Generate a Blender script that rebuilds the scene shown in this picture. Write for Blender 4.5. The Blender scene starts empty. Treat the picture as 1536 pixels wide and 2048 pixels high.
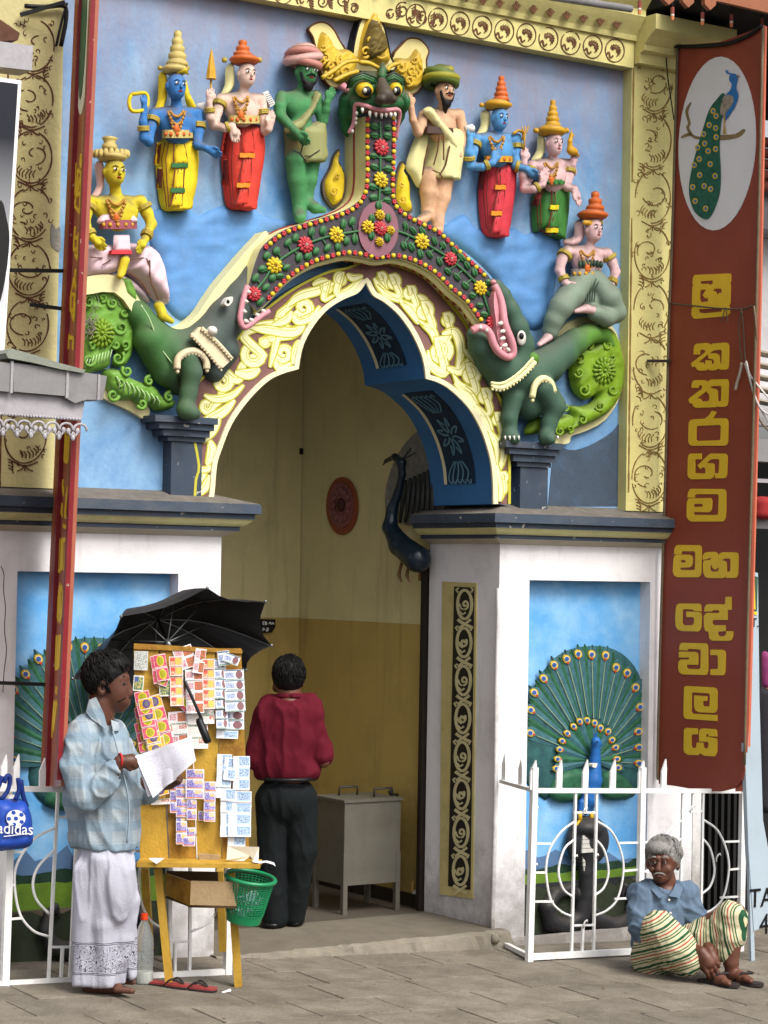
import bpy, bmesh, math, random
import numpy as np
from mathutils import Vector, Matrix, noise
from mathutils.geometry import tessellate_polygon, delaunay_2d_cdt
random.seed(7); np.random.seed(7)
SC = bpy.context.scene
# ------------------------------------------------------------------ camera
F = 4400.0                      # focal length in photograph pixels (1536 x 2048)
CX, CY = 768.0, 1024.0
_x = Vector((6549, 231, F)).normalized()
_y = Vector((-(F*F + 231*69)/6549.0, 69, F)).normalized()
_z = _x.cross(_y)
CR = Vector((_x[0], _y[0], _z[0])); CD = Vector((_x[1], _y[1], _z[1])); CF = Vector((_x[2], _y[2], _z[2]))
D0 = 12.1
CAM = -(CR*(720-CX) + CD*(1900-CY) + CF*F) * (D0/F)
cd = bpy.data.cameras.new('camera'); cam_o = bpy.data.objects.new('camera', cd)
SC.collection.objects.link(cam_o); SC.camera = cam_o
cd.sensor_fit = 'VERTICAL'; cd.sensor_height = 36.0; cd.lens = F*36.0/2048.0
cd.clip_start = 0.1; cd.clip_end = 2000
cam_o.matrix_world = Matrix(((CR.x, -CD.x, -CF.x, CAM.x), (CR.y, -CD.y, -CF.y, CAM.y), (CR.z, -CD.z, -CF.z, CAM.z), (0, 0, 0, 1)))
# ------------------------------------------------------------------ daylight (bright overcast)
SUN_EL, SUN_AZ = math.radians(50), math.radians(8)      # azimuth from the facade normal towards the right
sun_dir = Vector((math.sin(SUN_AZ)*math.cos(SUN_EL), -math.cos(SUN_AZ)*math.cos(SUN_EL), math.sin(SUN_EL)))
W = bpy.data.worlds.new('World'); SC.world = W; W.use_nodes = True
nt = W.node_tree; nt.nodes.clear()
sky = nt.nodes.new('ShaderNodeTexSky'); sky.sky_type = 'NISHITA'; sky.sun_disc = False
sky.sun_elevation = SUN_EL; sky.sun_rotation = math.atan2(sun_dir.x, sun_dir.y)
sky.air_density = 1.0; sky.dust_density = 6.0; sky.ozone_density = 1.0
hs = nt.nodes.new('ShaderNodeHueSaturation'); hs.inputs['Saturation'].default_value = 0.35
bg = nt.nodes.new('ShaderNodeBackground'); bg.inputs['Strength'].default_value = 0.15
wo = nt.nodes.new('ShaderNodeOutputWorld')
nt.links.new(sky.outputs[0], hs.inputs['Color']); nt.links.new(hs.outputs[0], bg.inputs['Color']); nt.links.new(bg.outputs[0], wo.inputs['Surface'])
sl = bpy.data.lights.new('sun', 'SUN'); sl.energy = 1.5; sl.angle = math.radians(22); sl.color = (1.0, 0.96, 0.9)
so = bpy.data.objects.new('sun', sl); SC.collection.objects.link(so)
so.rotation_euler = sun_dir.to_track_quat('Z', 'Y').to_euler()
SC.view_settings.view_transform = 'Standard'; SC.view_settings.look = 'None'
SC.view_settings.exposure = 0.62; SC.view_settings.gamma = 1.0
try: SC.view_settings.use_curve_mapping = False
except Exception: pass
SC.cycles.max_bounces = 6; SC.cycles.diffuse_bounces = 4; SC.cycles.transparent_max_bounces = 6

# ------------------------------------------------------------------ picture pixel -> place
def ray(px, py):
    return (CR*(px-CX) + CD*(py-CY) + CF*F) / F
def at(px, py, Y=0.0):
    d = ray(px, py); return CAM + d*((Y-CAM.y)/d.y)
def atX(px, py, X):
    d = ray(px, py); return CAM + d*((X-CAM.x)/d.x)
def atZ(px, py, z):
    d = ray(px, py); return CAM + d*((z-CAM.z)/d.z)
GX, GY = -0.045, 0.03           # the pavement falls to the right and to the street
def gz(x, y): return GX*x + GY*y
def atG(px, py, h=0.0):
    d = ray(px, py); n = Vector((-GX, -GY, 1)); return CAM + d*((h - n.dot(CAM))/n.dot(d))
def camp(px, py, dep): return CAM + ray(px, py)*dep
def depth(p): return (p-CAM).dot(CF)
def ppm(p): return F/depth(p)    # photograph pixels per metre at a point

# ------------------------------------------------------------------ materials
def lin(c): 
    c /= 255.0
    return c/12.92 if c <= 0.04045 else ((c+0.055)/1.055)**2.4
def rgb(r, g, b, k=0.8): return (lin(r)*k, lin(g)*k, lin(b)*k, 1)
MATS = {}
def N(t, typ, **kw):
    n = t.nodes.new(typ)
    for k, v in kw.items():
        if k in n.inputs: n.inputs[k].default_value = v
        else: setattr(n, k, v)
    return n
def mat(name, col=(200,200,200), k=0.8, rough=0.6, var=0.12, vs=9.0, bump=0.12, bs=60.0, dirt=0.0, dcol=(70,64,58), ds=3.0, dust=0.0, metal=0.0, spec=0.25, coat=0.0, chips=0.0, chipcol=(190,185,175)):
    """painted / plain surface: base colour with mottling, optional grime blotches, dust on faces that look up, paint chips, fine relief"""
    if name in MATS: return MATS[name]
    m = bpy.data.materials.new(name); m.use_nodes = True; t = m.node_tree; L = t.links.new
    b = t.nodes['Principled BSDF']; b.inputs['Roughness'].default_value = rough; b.inputs['Metallic'].default_value = metal
    b.inputs['Specular IOR Level'].default_value = spec
    if coat: b.inputs['Coat Weight'].default_value = coat
    tc = N(t, 'ShaderNodeTexCoord')
    n1 = N(t, 'ShaderNodeTexNoise', Scale=vs, Detail=6.0, Roughness=0.6); L(tc.outputs['Object'], n1.inputs['Vector'])
    base = rgb(*col, k)
    r1 = N(t, 'ShaderNodeValToRGB'); e = r1.color_ramp.elements
    e[0].position = 0.3; e[1].position = 0.72
    e[0].color = tuple(c*(1-var) for c in base[:3])+(1,); e[1].color = tuple(min(1, c*(1+var)) for c in base[:3])+(1,)
    L(n1.outputs['Fac'], r1.inputs['Fac']); out = r1.outputs['Color']
    def mix(out, fac, c):
        mx = N(t, 'ShaderNodeMix', data_type='RGBA'); L(fac, mx.inputs['Factor']); L(out, mx.inputs['A']); mx.inputs['B'].default_value = c
        return mx.outputs['Result']
    if dirt:
        n2 = N(t, 'ShaderNodeTexNoise', Scale=ds, Detail=9.0, Roughness=0.68); L(tc.outputs['Object'], n2.inputs['Vector'])
        r2 = N(t, 'ShaderNodeMapRange'); r2.inputs['From Min'].default_value = 0.5; r2.inputs['From Max'].default_value = 0.78; r2.inputs['To Max'].default_value = dirt
        L(n2.outputs['Fac'], r2.inputs['Value']); out = mix(out, r2.outputs['Result'], rgb(*dcol, 0.8))
    if chips:
        n4 = N(t, 'ShaderNodeTexNoise', Scale=26.0, Detail=3.0, Roughness=0.55); L(tc.outputs['Object'], n4.inputs['Vector'])
        r4 = N(t, 'ShaderNodeMapRange'); r4.inputs['From Min'].default_value = 0.70-0.1*chips; r4.inputs['From Max'].default_value = 0.72-0.1*chips
        L(n4.outputs['Fac'], r4.inputs['Value']); out = mix(out, r4.outputs['Result'], rgb(*chipcol, 0.8))
    if dust:
        g = N(t, 'ShaderNodeNewGeometry'); sx = N(t, 'ShaderNodeSeparateXYZ'); L(g.outputs['Normal'], sx.inputs[0])
        n3 = N(t, 'ShaderNodeTexNoise', Scale=14.0, Detail=5.0); L(tc.outputs['Object'], n3.inputs['Vector'])
        ad = N(t, 'ShaderNodeMath', operation='ADD'); L(sx.outputs['Z'], ad.inputs[0])
        ml = N(t, 'ShaderNodeMath', operation='MULTIPLY_ADD'); L(n3.outputs['Fac'], ml.inputs[0]); ml.inputs[1].default_value = 0.9; ml.inputs[2].default_value = -0.45
        L(ml.outputs[0], ad.inputs[1])
        r3 = N(t, 'ShaderNodeMapRange'); r3.inputs['From Min'].default_value = 0.12; r3.inputs['From Max'].default_value = 0.8; r3.inputs['To Max'].default_value = dust
        L(ad.outputs[0], r3.inputs['Value']); out = mix(out, r3.outputs['Result'], rgb(92, 84, 74, 0.8))
    L(out, b.inputs['Base Color'])
    if bump:
        nb = N(t, 'ShaderNodeTexNoise', Scale=bs, Detail=4.0); L(tc.outputs['Object'], nb.inputs['Vector'])
        bp = N(t, 'ShaderNodeBump', Strength=bump, Distance=0.01); L(nb.outputs['Fac'], bp.inputs['Height']); L(bp.outputs[0], b.inputs['Normal'])
    MATS[name] = m; return m

# ------------------------------------------------------------------ objects
COL = SC.collection
def _off(parent):
    v = Vector((0, 0, 0))
    while parent is not None:
        v += parent.location; parent = parent.parent
    return v
def obj(name, verts, faces, mt, parent=None, smooth=False, loc=None, attr=None, fm=None):
    off = _off(parent); lo = Vector(loc) - off if loc is not None else Vector((0, 0, 0))
    o3 = off + lo
    a = np.asarray(verts if isinstance(verts, np.ndarray) else [tuple(v) for v in verts], dtype=float) - np.array(o3)
    me = bpy.data.meshes.new(name); me.from_pydata(a.tolist(), [], faces if not isinstance(faces, np.ndarray) else faces.tolist())
    for m in (mt if isinstance(mt, (list, tuple)) else [mt]): me.materials.append(m)
    if fm is not None: me.polygons.foreach_set('material_index', fm)
    if smooth: me.polygons.foreach_set('use_smooth', [True]*len(me.polygons))
    if attr:
        for k, v in attr.items():
            at_ = me.attributes.new(k, 'FLOAT', 'POINT'); at_.data.foreach_set('value', np.asarray(v, dtype=np.float32))
    me.update()
    o = bpy.data.objects.new(name, me); COL.objects.link(o); o.location = lo
    if parent is not None: o.parent = parent
    return o
def tag(o, label, cat, group=None):
    o['label'] = label; o['category'] = cat
    if group: o['group'] = group
    return o
def kind(o, k='structure'): o['kind'] = k; return o
def thing(name, label, cat, loc=(0,0,0), group=None):
    o = bpy.data.objects.new(name, None); o.empty_display_size = 0.1; COL.objects.link(o); o.location = loc
    return tag(o, label, cat, group)
def inst(name, src, parent, loc, rot=None, scale=None):
    o = bpy.data.objects.new(name, src.data if hasattr(src, 'data') else src); COL.objects.link(o)
    o.location = Vector(loc) - _off(parent); 
    if rot is not None: o.rotation_euler = rot
    if scale is not None: o.scale = scale
    if parent is not None: o.parent = parent
    return o
class MB:
    """collects simple solids into one mesh"""
    def __init__(s): s.v = []; s.f = []
    def add(s, vs, fs):
        k = len(s.v); s.v += [Vector(v) for v in vs]; s.f += [tuple(i+k for i in f) for f in fs]; return s
    def box(s, c, h, M=None):
        c = Vector(c); vs = []
        for dz in (-1, 1):
            for dx, dy in ((-1,-1),(1,-1),(1,1),(-1,1)):
                d = Vector((dx*h[0], dy*h[1], dz*h[2])); vs.append(c + (M @ d if M else d))
        return s.add(vs, [(3,2,1,0),(4,5,6,7),(0,1,5,4),(1,2,6,5),(2,3,7,6),(3,0,4,7)])
    def bar(s, a, b, w, h=None, up=(0,0,1)):
        a = Vector(a); b = Vector(b); h = h or w; d = (b-a).normalized(); u = Vector(up)
        if abs(d.dot(u)) > 0.97: u = Vector((0, 1, 0))
        r = d.cross(u).normalized(); u = r.cross(d)
        vs = []
        for p in (a, b):
            for i, j in ((-1,-1),(1,-1),(1,1),(-1,1)): vs.append(p + r*(i*w/2) + u*(j*h/2))
        return s.add(vs, [(3,2,1,0),(4,5,6,7),(0,1,5,4),(1,2,6,5),(2,3,7,6),(3,0,4,7)])
    def tube(s, pts, r, n=8, cap=True, flat=None):
        pts = [Vector(p) for p in pts]; m = len(pts); rs = r if isinstance(r, (list, tuple)) else [r]*m
        k = len(s.v); prev = None
        for i, p in enumerate(pts):
            t = (pts[min(i+1, m-1)] - pts[max(i-1, 0)])
            t = t.normalized() if t.length > 1e-9 else Vector((0,0,1))
            if prev is None:
                prev = t.orthogonal().normalized() if flat is None else (Vector(flat) - t*t.dot(Vector(flat))).normalized()
            prev = (prev - t*prev.dot(t)).normalized(); q = t.cross(prev)
            for j in range(n):
                a = 2*math.pi*j/n; s.v.append(p + (prev*math.cos(a) + q*math.sin(a))*rs[i])
        for i in range(m-1):
            for j in range(n):
                j2 = (j+1) % n; s.f.append((k+i*n+j, k+i*n+j2, k+(i+1)*n+j2, k+(i+1)*n+j))
        if cap:
            s.f.append(tuple(k+j for j in reversed(range(n)))); s.f.append(tuple(k+(m-1)*n+j for j in range(n)))
        return s
    def ball(s, c, r, nu=10, nv=6, M=None):
        c = Vector(c); r = (r, r, r) if isinstance(r, (int, float)) else r
        k = len(s.v); vs = [Vector((0,0,r[2]))]
        for i in range(1, nv):
            th = math.pi*i/nv
            for j in range(nu):
                a = 2*math.pi*j/nu; vs.append(Vector((r[0]*math.sin(th)*math.cos(a), r[1]*math.sin(th)*math.sin(a), r[2]*math.cos(th))))
        vs.append(Vector((0,0,-r[2])))
        s.v += [c + (M @ v if M else v) for v in vs]
        for j in range(nu): s.f.append((k, k+1+j, k+1+(j+1)%nu))
        for i in range(nv-2):
            for j in range(nu):
                a = k+1+i*nu+j; b = k+1+i*nu+(j+1)%nu; s.f.append((a, a+nu, b+nu, b))
        e = k+1+(nv-1)*nu
        for j in range(nu): s.f.append((e, e-nu+(j+1)%nu, e-nu+j))
        return s
    def lathe(s, c, prof, n=16, M=None, flip=False):
        c = Vector(c); k = len(s.v)
        for (r, z) in prof:
            for j in range(n):
                a = 2*math.pi*j/n; v = Vector((r*math.cos(a), r*math.sin(a), z)); s.v.append(c + (M @ v if M else v))
        for i in range(len(prof)-1):
            for j in range(n):
                j2 = (j+1)%n; q = (k+i*n+j, k+i*n+j2, k+(i+1)*n+j2, k+(i+1)*n+j); s.f.append(q)
        s.f.append(tuple(k+j for j in reversed(range(n)))); s.f.append(tuple(k+(len(prof)-1)*n+j for j in range(n)))
        return s
    def ribbon(s, pts, w, Y, th=0.004, plane=None, closed=False):
        """flat strip of given width (photo px) lying on the plane Y, standing th proud"""
        s.nr = getattr(s, 'nr', 0) + 1; lift = .00022*(s.nr % 9)
        if plane is None: th += lift
        yf = Y if callable(Y) else (lambda x, y: Y)
        fn = plane or (lambda x, y: at(x, y, yf(x, y)-lift)); n = len(pts); ws = w if isinstance(w, (list, tuple)) else [w]*n
        k = len(s.v); nrm = Vector((0, th, 0)) if plane is None else Vector((th, 0, 0))
        for i in range(n):
            a = pts[(i-1) % n] if (closed or i > 0) else pts[0]; b = pts[(i+1) % n] if (closed or i < n-1) else pts[-1]
            dx, dy = b[0]-a[0], b[1]-a[1]; l = math.hypot(dx, dy) or 1; nx, ny = -dy/l, dx/l
            p = fn(pts[i][0]+nx*ws[i]/2, pts[i][1]+ny*ws[i]/2); q = fn(pts[i][0]-nx*ws[i]/2, pts[i][1]-ny*ws[i]/2)
            if plane is None: p.y -= i*1.2e-5; q.y -= i*1.2e-5
            s.v += [p, q, p+nrm, q+nrm]
        for i in range(n if closed else n-1):
            a = k+i*4; b = k+((i+1) % n)*4
            s.f += [(a, a+1, b+1, b), (a+2, a, b, b+2), (a+1, a+3, b+3, b+1)]
        if not closed: s.f += [(k, k+2, k+3, k+1), (k+(n-1)*4, k+(n-1)*4+1, k+(n-1)*4+3, k+(n-1)*4+2)]
        return s
    def build(s, name, mt, parent=None, smooth=False, loc=None):
        return obj(name, s.v, s.f, mt, parent, smooth, loc)
def cr(pts, n=6, closed=False):
    """smooth curve through points (2-D or 3-D)"""
    P = [np.array(p, dtype=float) for p in pts]; m = len(P); out = []
    for i in range(m if closed else m-1):
        p0 = P[(i-1) % m] if (closed or i > 0) else 2*P[0]-P[1]; p1 = P[i]; p2 = P[(i+1) % m]
        p3 = P[(i+2) % m] if (closed or i < m-2) else 2*P[-1]-P[-2]
        for j in range(n):
            t = j/n; out.append(0.5*((2*p1) + (p2-p0)*t + (2*p0-5*p1+4*p2-p3)*t*t + (3*p1-p0-3*p2+p3)*t**3))
    if not closed: out.append(P[-1])
    return [tuple(float(c) for c in q) for q in out]
def spiral(cx, cy, r0, r1, turns, a0=0.0, d=1, n=22, ax=0.82):
    return [(cx + ax*(r0+(r1-r0)*i/n)*math.cos(a0+d*2*math.pi*turns*i/n), cy + (r0+(r1-r0)*i/n)*math.sin(a0+d*2*math.pi*turns*i/n)) for i in range(n+1)]
def prism(name, poly, Yf, Yb, mt, parent=None, holes=(), fn=None, back=False, smooth=False, taper=0.0):
    """outline drawn in photo px on the plane Y=Yf, extruded to Yb; mt = one material or (front, side)"""
    fn = fn or (lambda x, y: at(x, y, Yf)); loops = [[fn(*p) for p in poly]] + [[fn(*p) for p in h] for h in holes]
    flat = [[Vector((p.x, p.z, 0)) for p in l] for l in loops]
    tris = tessellate_polygon(flat); V = [p for l in loops for p in l]; n = len(V)
    cen = sum(loops[0], Vector())/len(loops[0])
    B = [Vector((p.x + (p.x-cen.x)*taper, Yb, p.z + (p.z-cen.z)*taper)) for p in V]
    fs = []; fmi = []
    for a, b, c in tris:
        nr = (V[b]-V[a]).cross(V[c]-V[a])
        f = (a, b, c) if nr.y < 0 else (a, c, b); fs.append(f); fmi.append(0)
        if back: fs.append(tuple(i+n for i in reversed(f))); fmi.append(0)
    k = 0
    for l in loops:
        m = len(l); 
        for i in range(m):
            j = (i+1) % m; fs.append((k+i, k+j, k+j+n, k+i+n)); fmi.append(1 if isinstance(mt, (list, tuple)) else 0)
        k += m
    o = obj(name, V+B, fs, mt, parent, fm=fmi)
    bm = bmesh.new(); bm.from_mesh(o.data); bmesh.ops.recalc_face_normals(bm, faces=bm.faces); bm.to_mesh(o.data); bm.free()
    return o
def plate(name, poly, fn, ext, mt, parent=None, holes=(), loc=None):
    """flat outline (2-D coordinates mapped by fn) with thickness vector ext; faces the camera"""
    loops = [list(poly)] + [list(h) for h in holes]; tris = tessellate_polygon([[Vector((a, b, 0)) for a, b in l] for l in loops])
    V = [fn(a, b) for l in loops for a, b in l]; n = len(V); ext = Vector(ext); B = [v+ext for v in V]; fs = []
    for a, b, c in tris:
        nr = (V[b]-V[a]).cross(V[c]-V[a]); f = (a, b, c) if nr.dot(ext) < 0 else (a, c, b)
        fs.append(f); fs.append(tuple(i+n for i in reversed(f)))
    k = 0
    for l in loops:
        m = len(l); fs += [(k+i, k+(i+1) % m, k+(i+1) % m+n, k+i+n) for i in range(m)]; k += m
    o = obj(name, V+B, fs, mt, parent, loc=loc); bm = bmesh.new(); bm.from_mesh(o.data); bmesh.ops.recalc_face_normals(bm, faces=bm.faces); bm.to_mesh(o.data); bm.free(); return o
def ellp(cx, cy, rx, ry, n=20, rot=0.0):
    c, s_ = math.cos(rot), math.sin(rot)
    return [(cx+rx*math.cos(a)*c-ry*math.sin(a)*s_, cy+rx*math.cos(a)*s_+ry*math.sin(a)*c) for a in [2*math.pi*i/n for i in range(n)]]
def pillow(name, poly, Yb, th, mt, parent=None, step=4.0, rim=None, bumpf=None, smooth=True, edge=0.002, fn=None, openb=0):
    """inflated relief: outline in photo px on plane Yb, swelling th metres towards the viewer; rim = px over which it rounds off"""
    P = np.array(poly, dtype=float); n = len(P)
    x0, y0 = P.min(0); x1, y1 = P.max(0)
    gx, gy = np.meshgrid(np.arange(x0+step/2, x1, step), np.arange(y0+step/2, y1, step)); G = np.stack([gx.ravel(), gy.ravel()], 1)
    A = P; Bq = np.roll(P, -1, 0)
    c = ((A[:,1][None] > G[:,1:2]) != (Bq[:,1][None] > G[:,1:2])) & (G[:,0:1] < (Bq[:,0]-A[:,0])[None]*(G[:,1:2]-A[:,1][None])/((Bq[:,1]-A[:,1])[None]+1e-12) + A[:,0][None])
    ins = c.sum(1) % 2 == 1
    A2 = P.copy()
    if openb: A2[P[:,1] > y1-openb, 1] += 60
    B2 = np.roll(A2, -1, 0)
    def dist(Q, A=None, Bq=None):
        A = P if A is None else A; Bq = np.roll(A, -1, 0); ab = Bq-A; t = np.clip(((Q[:,None]-A[None])*ab[None]).sum(2)/((ab**2).sum(1)+1e-9)[None], 0, 1)
        return np.sqrt((((A[None]+t[...,None]*ab[None])-Q[:,None])**2).sum(2)).min(1)
    G = G[ins]; d = dist(G) if len(G) else np.zeros(0); keep = d > step*0.5; G = G[keep]; d = d[keep]
    allp = [Vector(p) for p in P.tolist()] + [Vector(p) for p in G.tolist()]
    r = delaunay_2d_cdt(allp, [], [list(range(n))], 1, 1e-5)
    Q = np.array([tuple(v) for v in r[0]]); dq = dist(Q); rim = rim or max(dq.max(), 1.0)
    de = dist(Q, A2) if openb else dq; u = np.clip(de/rim, 0, 1); h = th*np.sqrt(np.maximum(0, 1-(1-u)**2)) + edge
    if bumpf is not None: h = h + np.array([bumpf(q[0], q[1], uu) for q, uu in zip(Q.tolist(), u)])
    fn = fn or (lambda x, y: at(x, y, Yb))
    V = []
    for q, hh in zip(Q.tolist(), h): p = fn(q[0], q[1]); V.append(Vector((p.x, p.y-hh, p.z)))
    fs = []
    for f in r[2]:
        nr = (V[f[1]]-V[f[0]]).cross(V[f[2]]-V[f[0]]); fs.append(tuple(f) if nr.y < 0 else tuple(reversed(f)))
    m = len(V); ob = [i for i in range(len(Q)) if dq[i] < 1e-4]
    # skirt back to the plane
    ce = {}
    for f in fs:
        for i in range(3):
            e = (f[i], f[(i+1) % 3]); ce[e] = 1
    sk = [e for e in ce if (e[1], e[0]) not in ce]; idx = {}
    for a, b in sk:
        for i in (a, b):
            if i not in idx: idx[i] = len(V); V.append(Vector((V[i].x, Yb+0.004 if fn.__name__ == '<lambda>' else V[i].y+edge, V[i].z)))
        fs.append((b, a, idx[a], idx[b]))
    return obj(name, V, fs, mt, parent, smooth)

# ------------------------------------------------------------------ signed-distance modeller (smooth organic solids -> one mesh)
class SDF:
    def __init__(s, k=0.01): s.p = []; s.k = k
    def _a(s, f, lo, hi, k, op): s.p.append((f, np.array(lo), np.array(hi), s.k if k is None else k, op)); return s
    def cone(s, a, b, ra, rb=None, k=None, op='+'):
        a = np.array(a, dtype=float); b = np.array(b, dtype=float); rb = ra if rb is None else rb
        ba = b-a; l2 = float(ba@ba)+1e-12
        def f(X, Y, Z):
            t = np.clip(((X-a[0])*ba[0]+(Y-a[1])*ba[1]+(Z-a[2])*ba[2])/l2, 0, 1)
            return np.sqrt((X-a[0]-t*ba[0])**2+(Y-a[1]-t*ba[1])**2+(Z-a[2]-t*ba[2])**2) - (ra+(rb-ra)*t)
        r = max(ra, rb); return s._a(f, np.minimum(a, b)-r, np.maximum(a, b)+r, k, op)
    def chain(s, pts, rs, k=None, op='+'):
        for i in range(len(pts)-1): s.cone(pts[i], pts[i+1], rs[i], rs[i+1], k, op)
        return s
    def ell(s, c, r, M=None, k=None, op='+'):
        c = np.array(c, dtype=float); r = np.array(r, dtype=float); R = np.array(M.to_3x3()).T if M is not None else np.eye(3)
        def f(X, Y, Z):
            x, y, z = X-c[0], Y-c[1], Z-c[2]
            u = (R[0,0]*x+R[0,1]*y+R[0,2]*z)/r[0]; v = (R[1,0]*x+R[1,1]*y+R[1,2]*z)/r[1]; w = (R[2,0]*x+R[2,1]*y+R[2,2]*z)/r[2]
            k0 = np.sqrt(u*u+v*v+w*w); k1 = np.sqrt((u/r[0])**2+(v/r[1])**2+(w/r[2])**2)+1e-9
            return k0*(k0-1)/k1
        m = r.max() if M is not None else r; return s._a(f, c-m, c+m, k, op)
    def box(s, c, h, rd=0.005, M=None, k=None, op='+'):
        c = np.array(c, dtype=float); h = np.array(h, dtype=float); R = np.array(M.to_3x3()).T if M is not None else np.eye(3)
        def f(X, Y, Z):
            x, y, z = X-c[0], Y-c[1], Z-c[2]
            q = [np.abs(R[i,0]*x+R[i,1]*y+R[i,2]*z)-h[i]+rd for i in range(3)]
            return np.sqrt(sum(np.maximum(a, 0)**2 for a in q)) + np.minimum(np.maximum(q[0], np.maximum(q[1], q[2])), 0) - rd
        m = np.linalg.norm(h) if M is not None else h; return s._a(f, c-m, c+m, k, op)
    def mesh(s, name, res, mt, parent=None, disp=None, clip=None, attr=None, smooth=True):
        add = [p for p in s.p if p[4] == '+']
        lo = np.min([p[1] for p in add], 0)-3*res; hi = np.max([p[2] for p in add], 0)+3*res
        if clip is not None: hi[1] = min(hi[1], clip)
        ax = [np.arange(lo[i], hi[i]+res, res) for i in range(3)]; sh = [len(a) for a in ax]
        Fd = np.full(sh, 0.2, dtype=np.float32)
        for f, l, h, k, op in s.p:
            mg = max(k, 3*res)+res; sl = []
            for i in range(3):
                a = max(0, int((l[i]-mg-lo[i])/res)); b = min(sh[i], int((h[i]+mg-lo[i])/res)+2); sl.append(slice(a, max(a, b)))
            sl = tuple(sl)
            if any(q.stop <= q.start for q in sl): continue
            X = ax[0][sl[0]][:,None,None]; Y = ax[1][sl[1]][None,:,None]; Z = ax[2][sl[2]][None,None,:]
            d = f(X, Y, Z).astype(np.float32); old = Fd[sl]
            if op == '+':
                kk = max(k, 1e-6); hh = np.maximum(kk-np.abs(old-d), 0)/kk; Fd[sl] = np.minimum(old, d) - hh*hh*kk*0.25
            else:
                d = -d; kk = max(k, 1e-6); hh = np.maximum(kk-np.abs(old-d), 0)/kk; Fd[sl] = np.maximum(old, d) + hh*hh*kk*0.25
        V, Q = nets(Fd, lo, res)
        if disp is not None: V = disp(V)
        o = obj(name, V, Q, mt, parent, smooth, attr=(lambda r: r if isinstance(r, dict) else {'t': r})(attr(V)) if attr else None)
        return o
def nets(Fd, lo, res):
    ins = Fd < 0; nx, ny, nz = Fd.shape
    c = np.zeros((nx-1, ny-1, nz-1), dtype=np.uint8)
    for i in (0, 1):
        for j in (0, 1):
            for k in (0, 1): c += ins[i:nx-1+i, j:ny-1+j, k:nz-1+k]
    act = (c > 0) & (c < 8); ids = np.full(act.shape, -1, dtype=np.int64); cells = np.argwhere(act); ids[act] = np.arange(len(cells))
    pos = np.zeros((len(cells), 3)); cnt = np.zeros(len(cells)); I, J, K = cells.T
    cor = [(0,0,0),(1,0,0),(0,1,0),(1,1,0),(0,0,1),(1,0,1),(0,1,1),(1,1,1)]
    val = [Fd[I+a, J+b, K+d] for a, b, d in cor]
    for a in range(8):
        for b in range(a+1, 8):
            df = [cor[b][q]-cor[a][q] for q in range(3)]
            if sum(abs(x) for x in df) != 1: continue
            m = (val[a] < 0) != (val[b] < 0)
            t = val[a][m]/(val[a][m]-val[b][m])
            p = np.array(cor[a], dtype=float)[None] + t[:,None]*np.array(df, dtype=float)[None]
            pos[m] += p; cnt[m] += 1
    pos /= np.maximum(cnt, 1)[:,None]; V = np.array(lo)[None] + (cells+pos)*res
    quads = []
    for ax_ in range(3):
        o1, o2 = [(1,2),(2,0),(0,1)][ax_]
        sa = [slice(None)]*3; sb = [slice(None)]*3; sa[ax_] = slice(0, -1); sb[ax_] = slice(1, None)
        a = ins[tuple(sa)]; b = ins[tuple(sb)]; ch = a != b
        e = np.argwhere(ch); 
        ok = (e[:,o1] > 0) & (e[:,o2] > 0) & (e[:,o1] < Fd.shape[o1]-1) & (e[:,o2] < Fd.shape[o2]-1); e = e[ok]
        if not len(e): continue
        def cid(d1, d2):
            q = e.copy(); q[:,o1] -= d1; q[:,o2] -= d2; return ids[q[:,0], q[:,1], q[:,2]]
        q = np.stack([cid(1,1), cid(0,1), cid(0,0), cid(1,0)], 1)
        fl = a[e[:,0], e[:,1], e[:,2]]; q[~fl] = q[~fl][:,::-1]; quads.append(q)
    return V, np.concatenate(quads) if quads else np.zeros((0,4), dtype=int)
def folds(o, amp, sc, seed=0.0, rot=0.0, fine=.35):
    """ridged cloth folds pushed along the vertex normals"""
    me = o.data; n = len(me.vertices); co = np.zeros(n*3); me.vertices.foreach_get('co', co); co = co.reshape(-1, 3); nr = np.zeros(n*3); me.vertex_normals.foreach_get('vector', nr); nr = nr.reshape(-1, 3)
    R = np.array(Matrix.Rotation(rot, 3, CF)); q_ = (co@R.T)*np.array(sc); d = np.zeros(n)
    for i in range(n):
        p = Vector(q_[i])+Vector((seed, seed*2.3, seed*.7)); w = noise.noise(p*.5)*.8; a = noise.noise(p+Vector((w,w,w))); b = noise.noise(p*2.1)
        d[i] = amp*((1-min(1, abs(a)*2.4))**1.5) + amp*fine*((1-min(1, abs(b)*2.4))**1.5) - amp*.35
    co += nr*d[:,None]; me.vertices.foreach_set('co', co.ravel()); me.update(); return o
def wrinkle(amp, sx=9.0, seed=0.0, dirn=(1,1,1), fine=0.0):
    dv = np.array(dirn, dtype=float)
    def f(V):
        out = V.copy()
        # approximate outward push: noise vector displacement
        for i in range(len(V)):
            p = Vector(V[i]*dv)*sx + Vector((seed, seed*1.7, 0))
            out[i] += np.array(noise.noise_vector(p))*amp
            if fine: out[i] += np.array(noise.noise_vector(p*3.1))*fine
        return out
    return f
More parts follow.
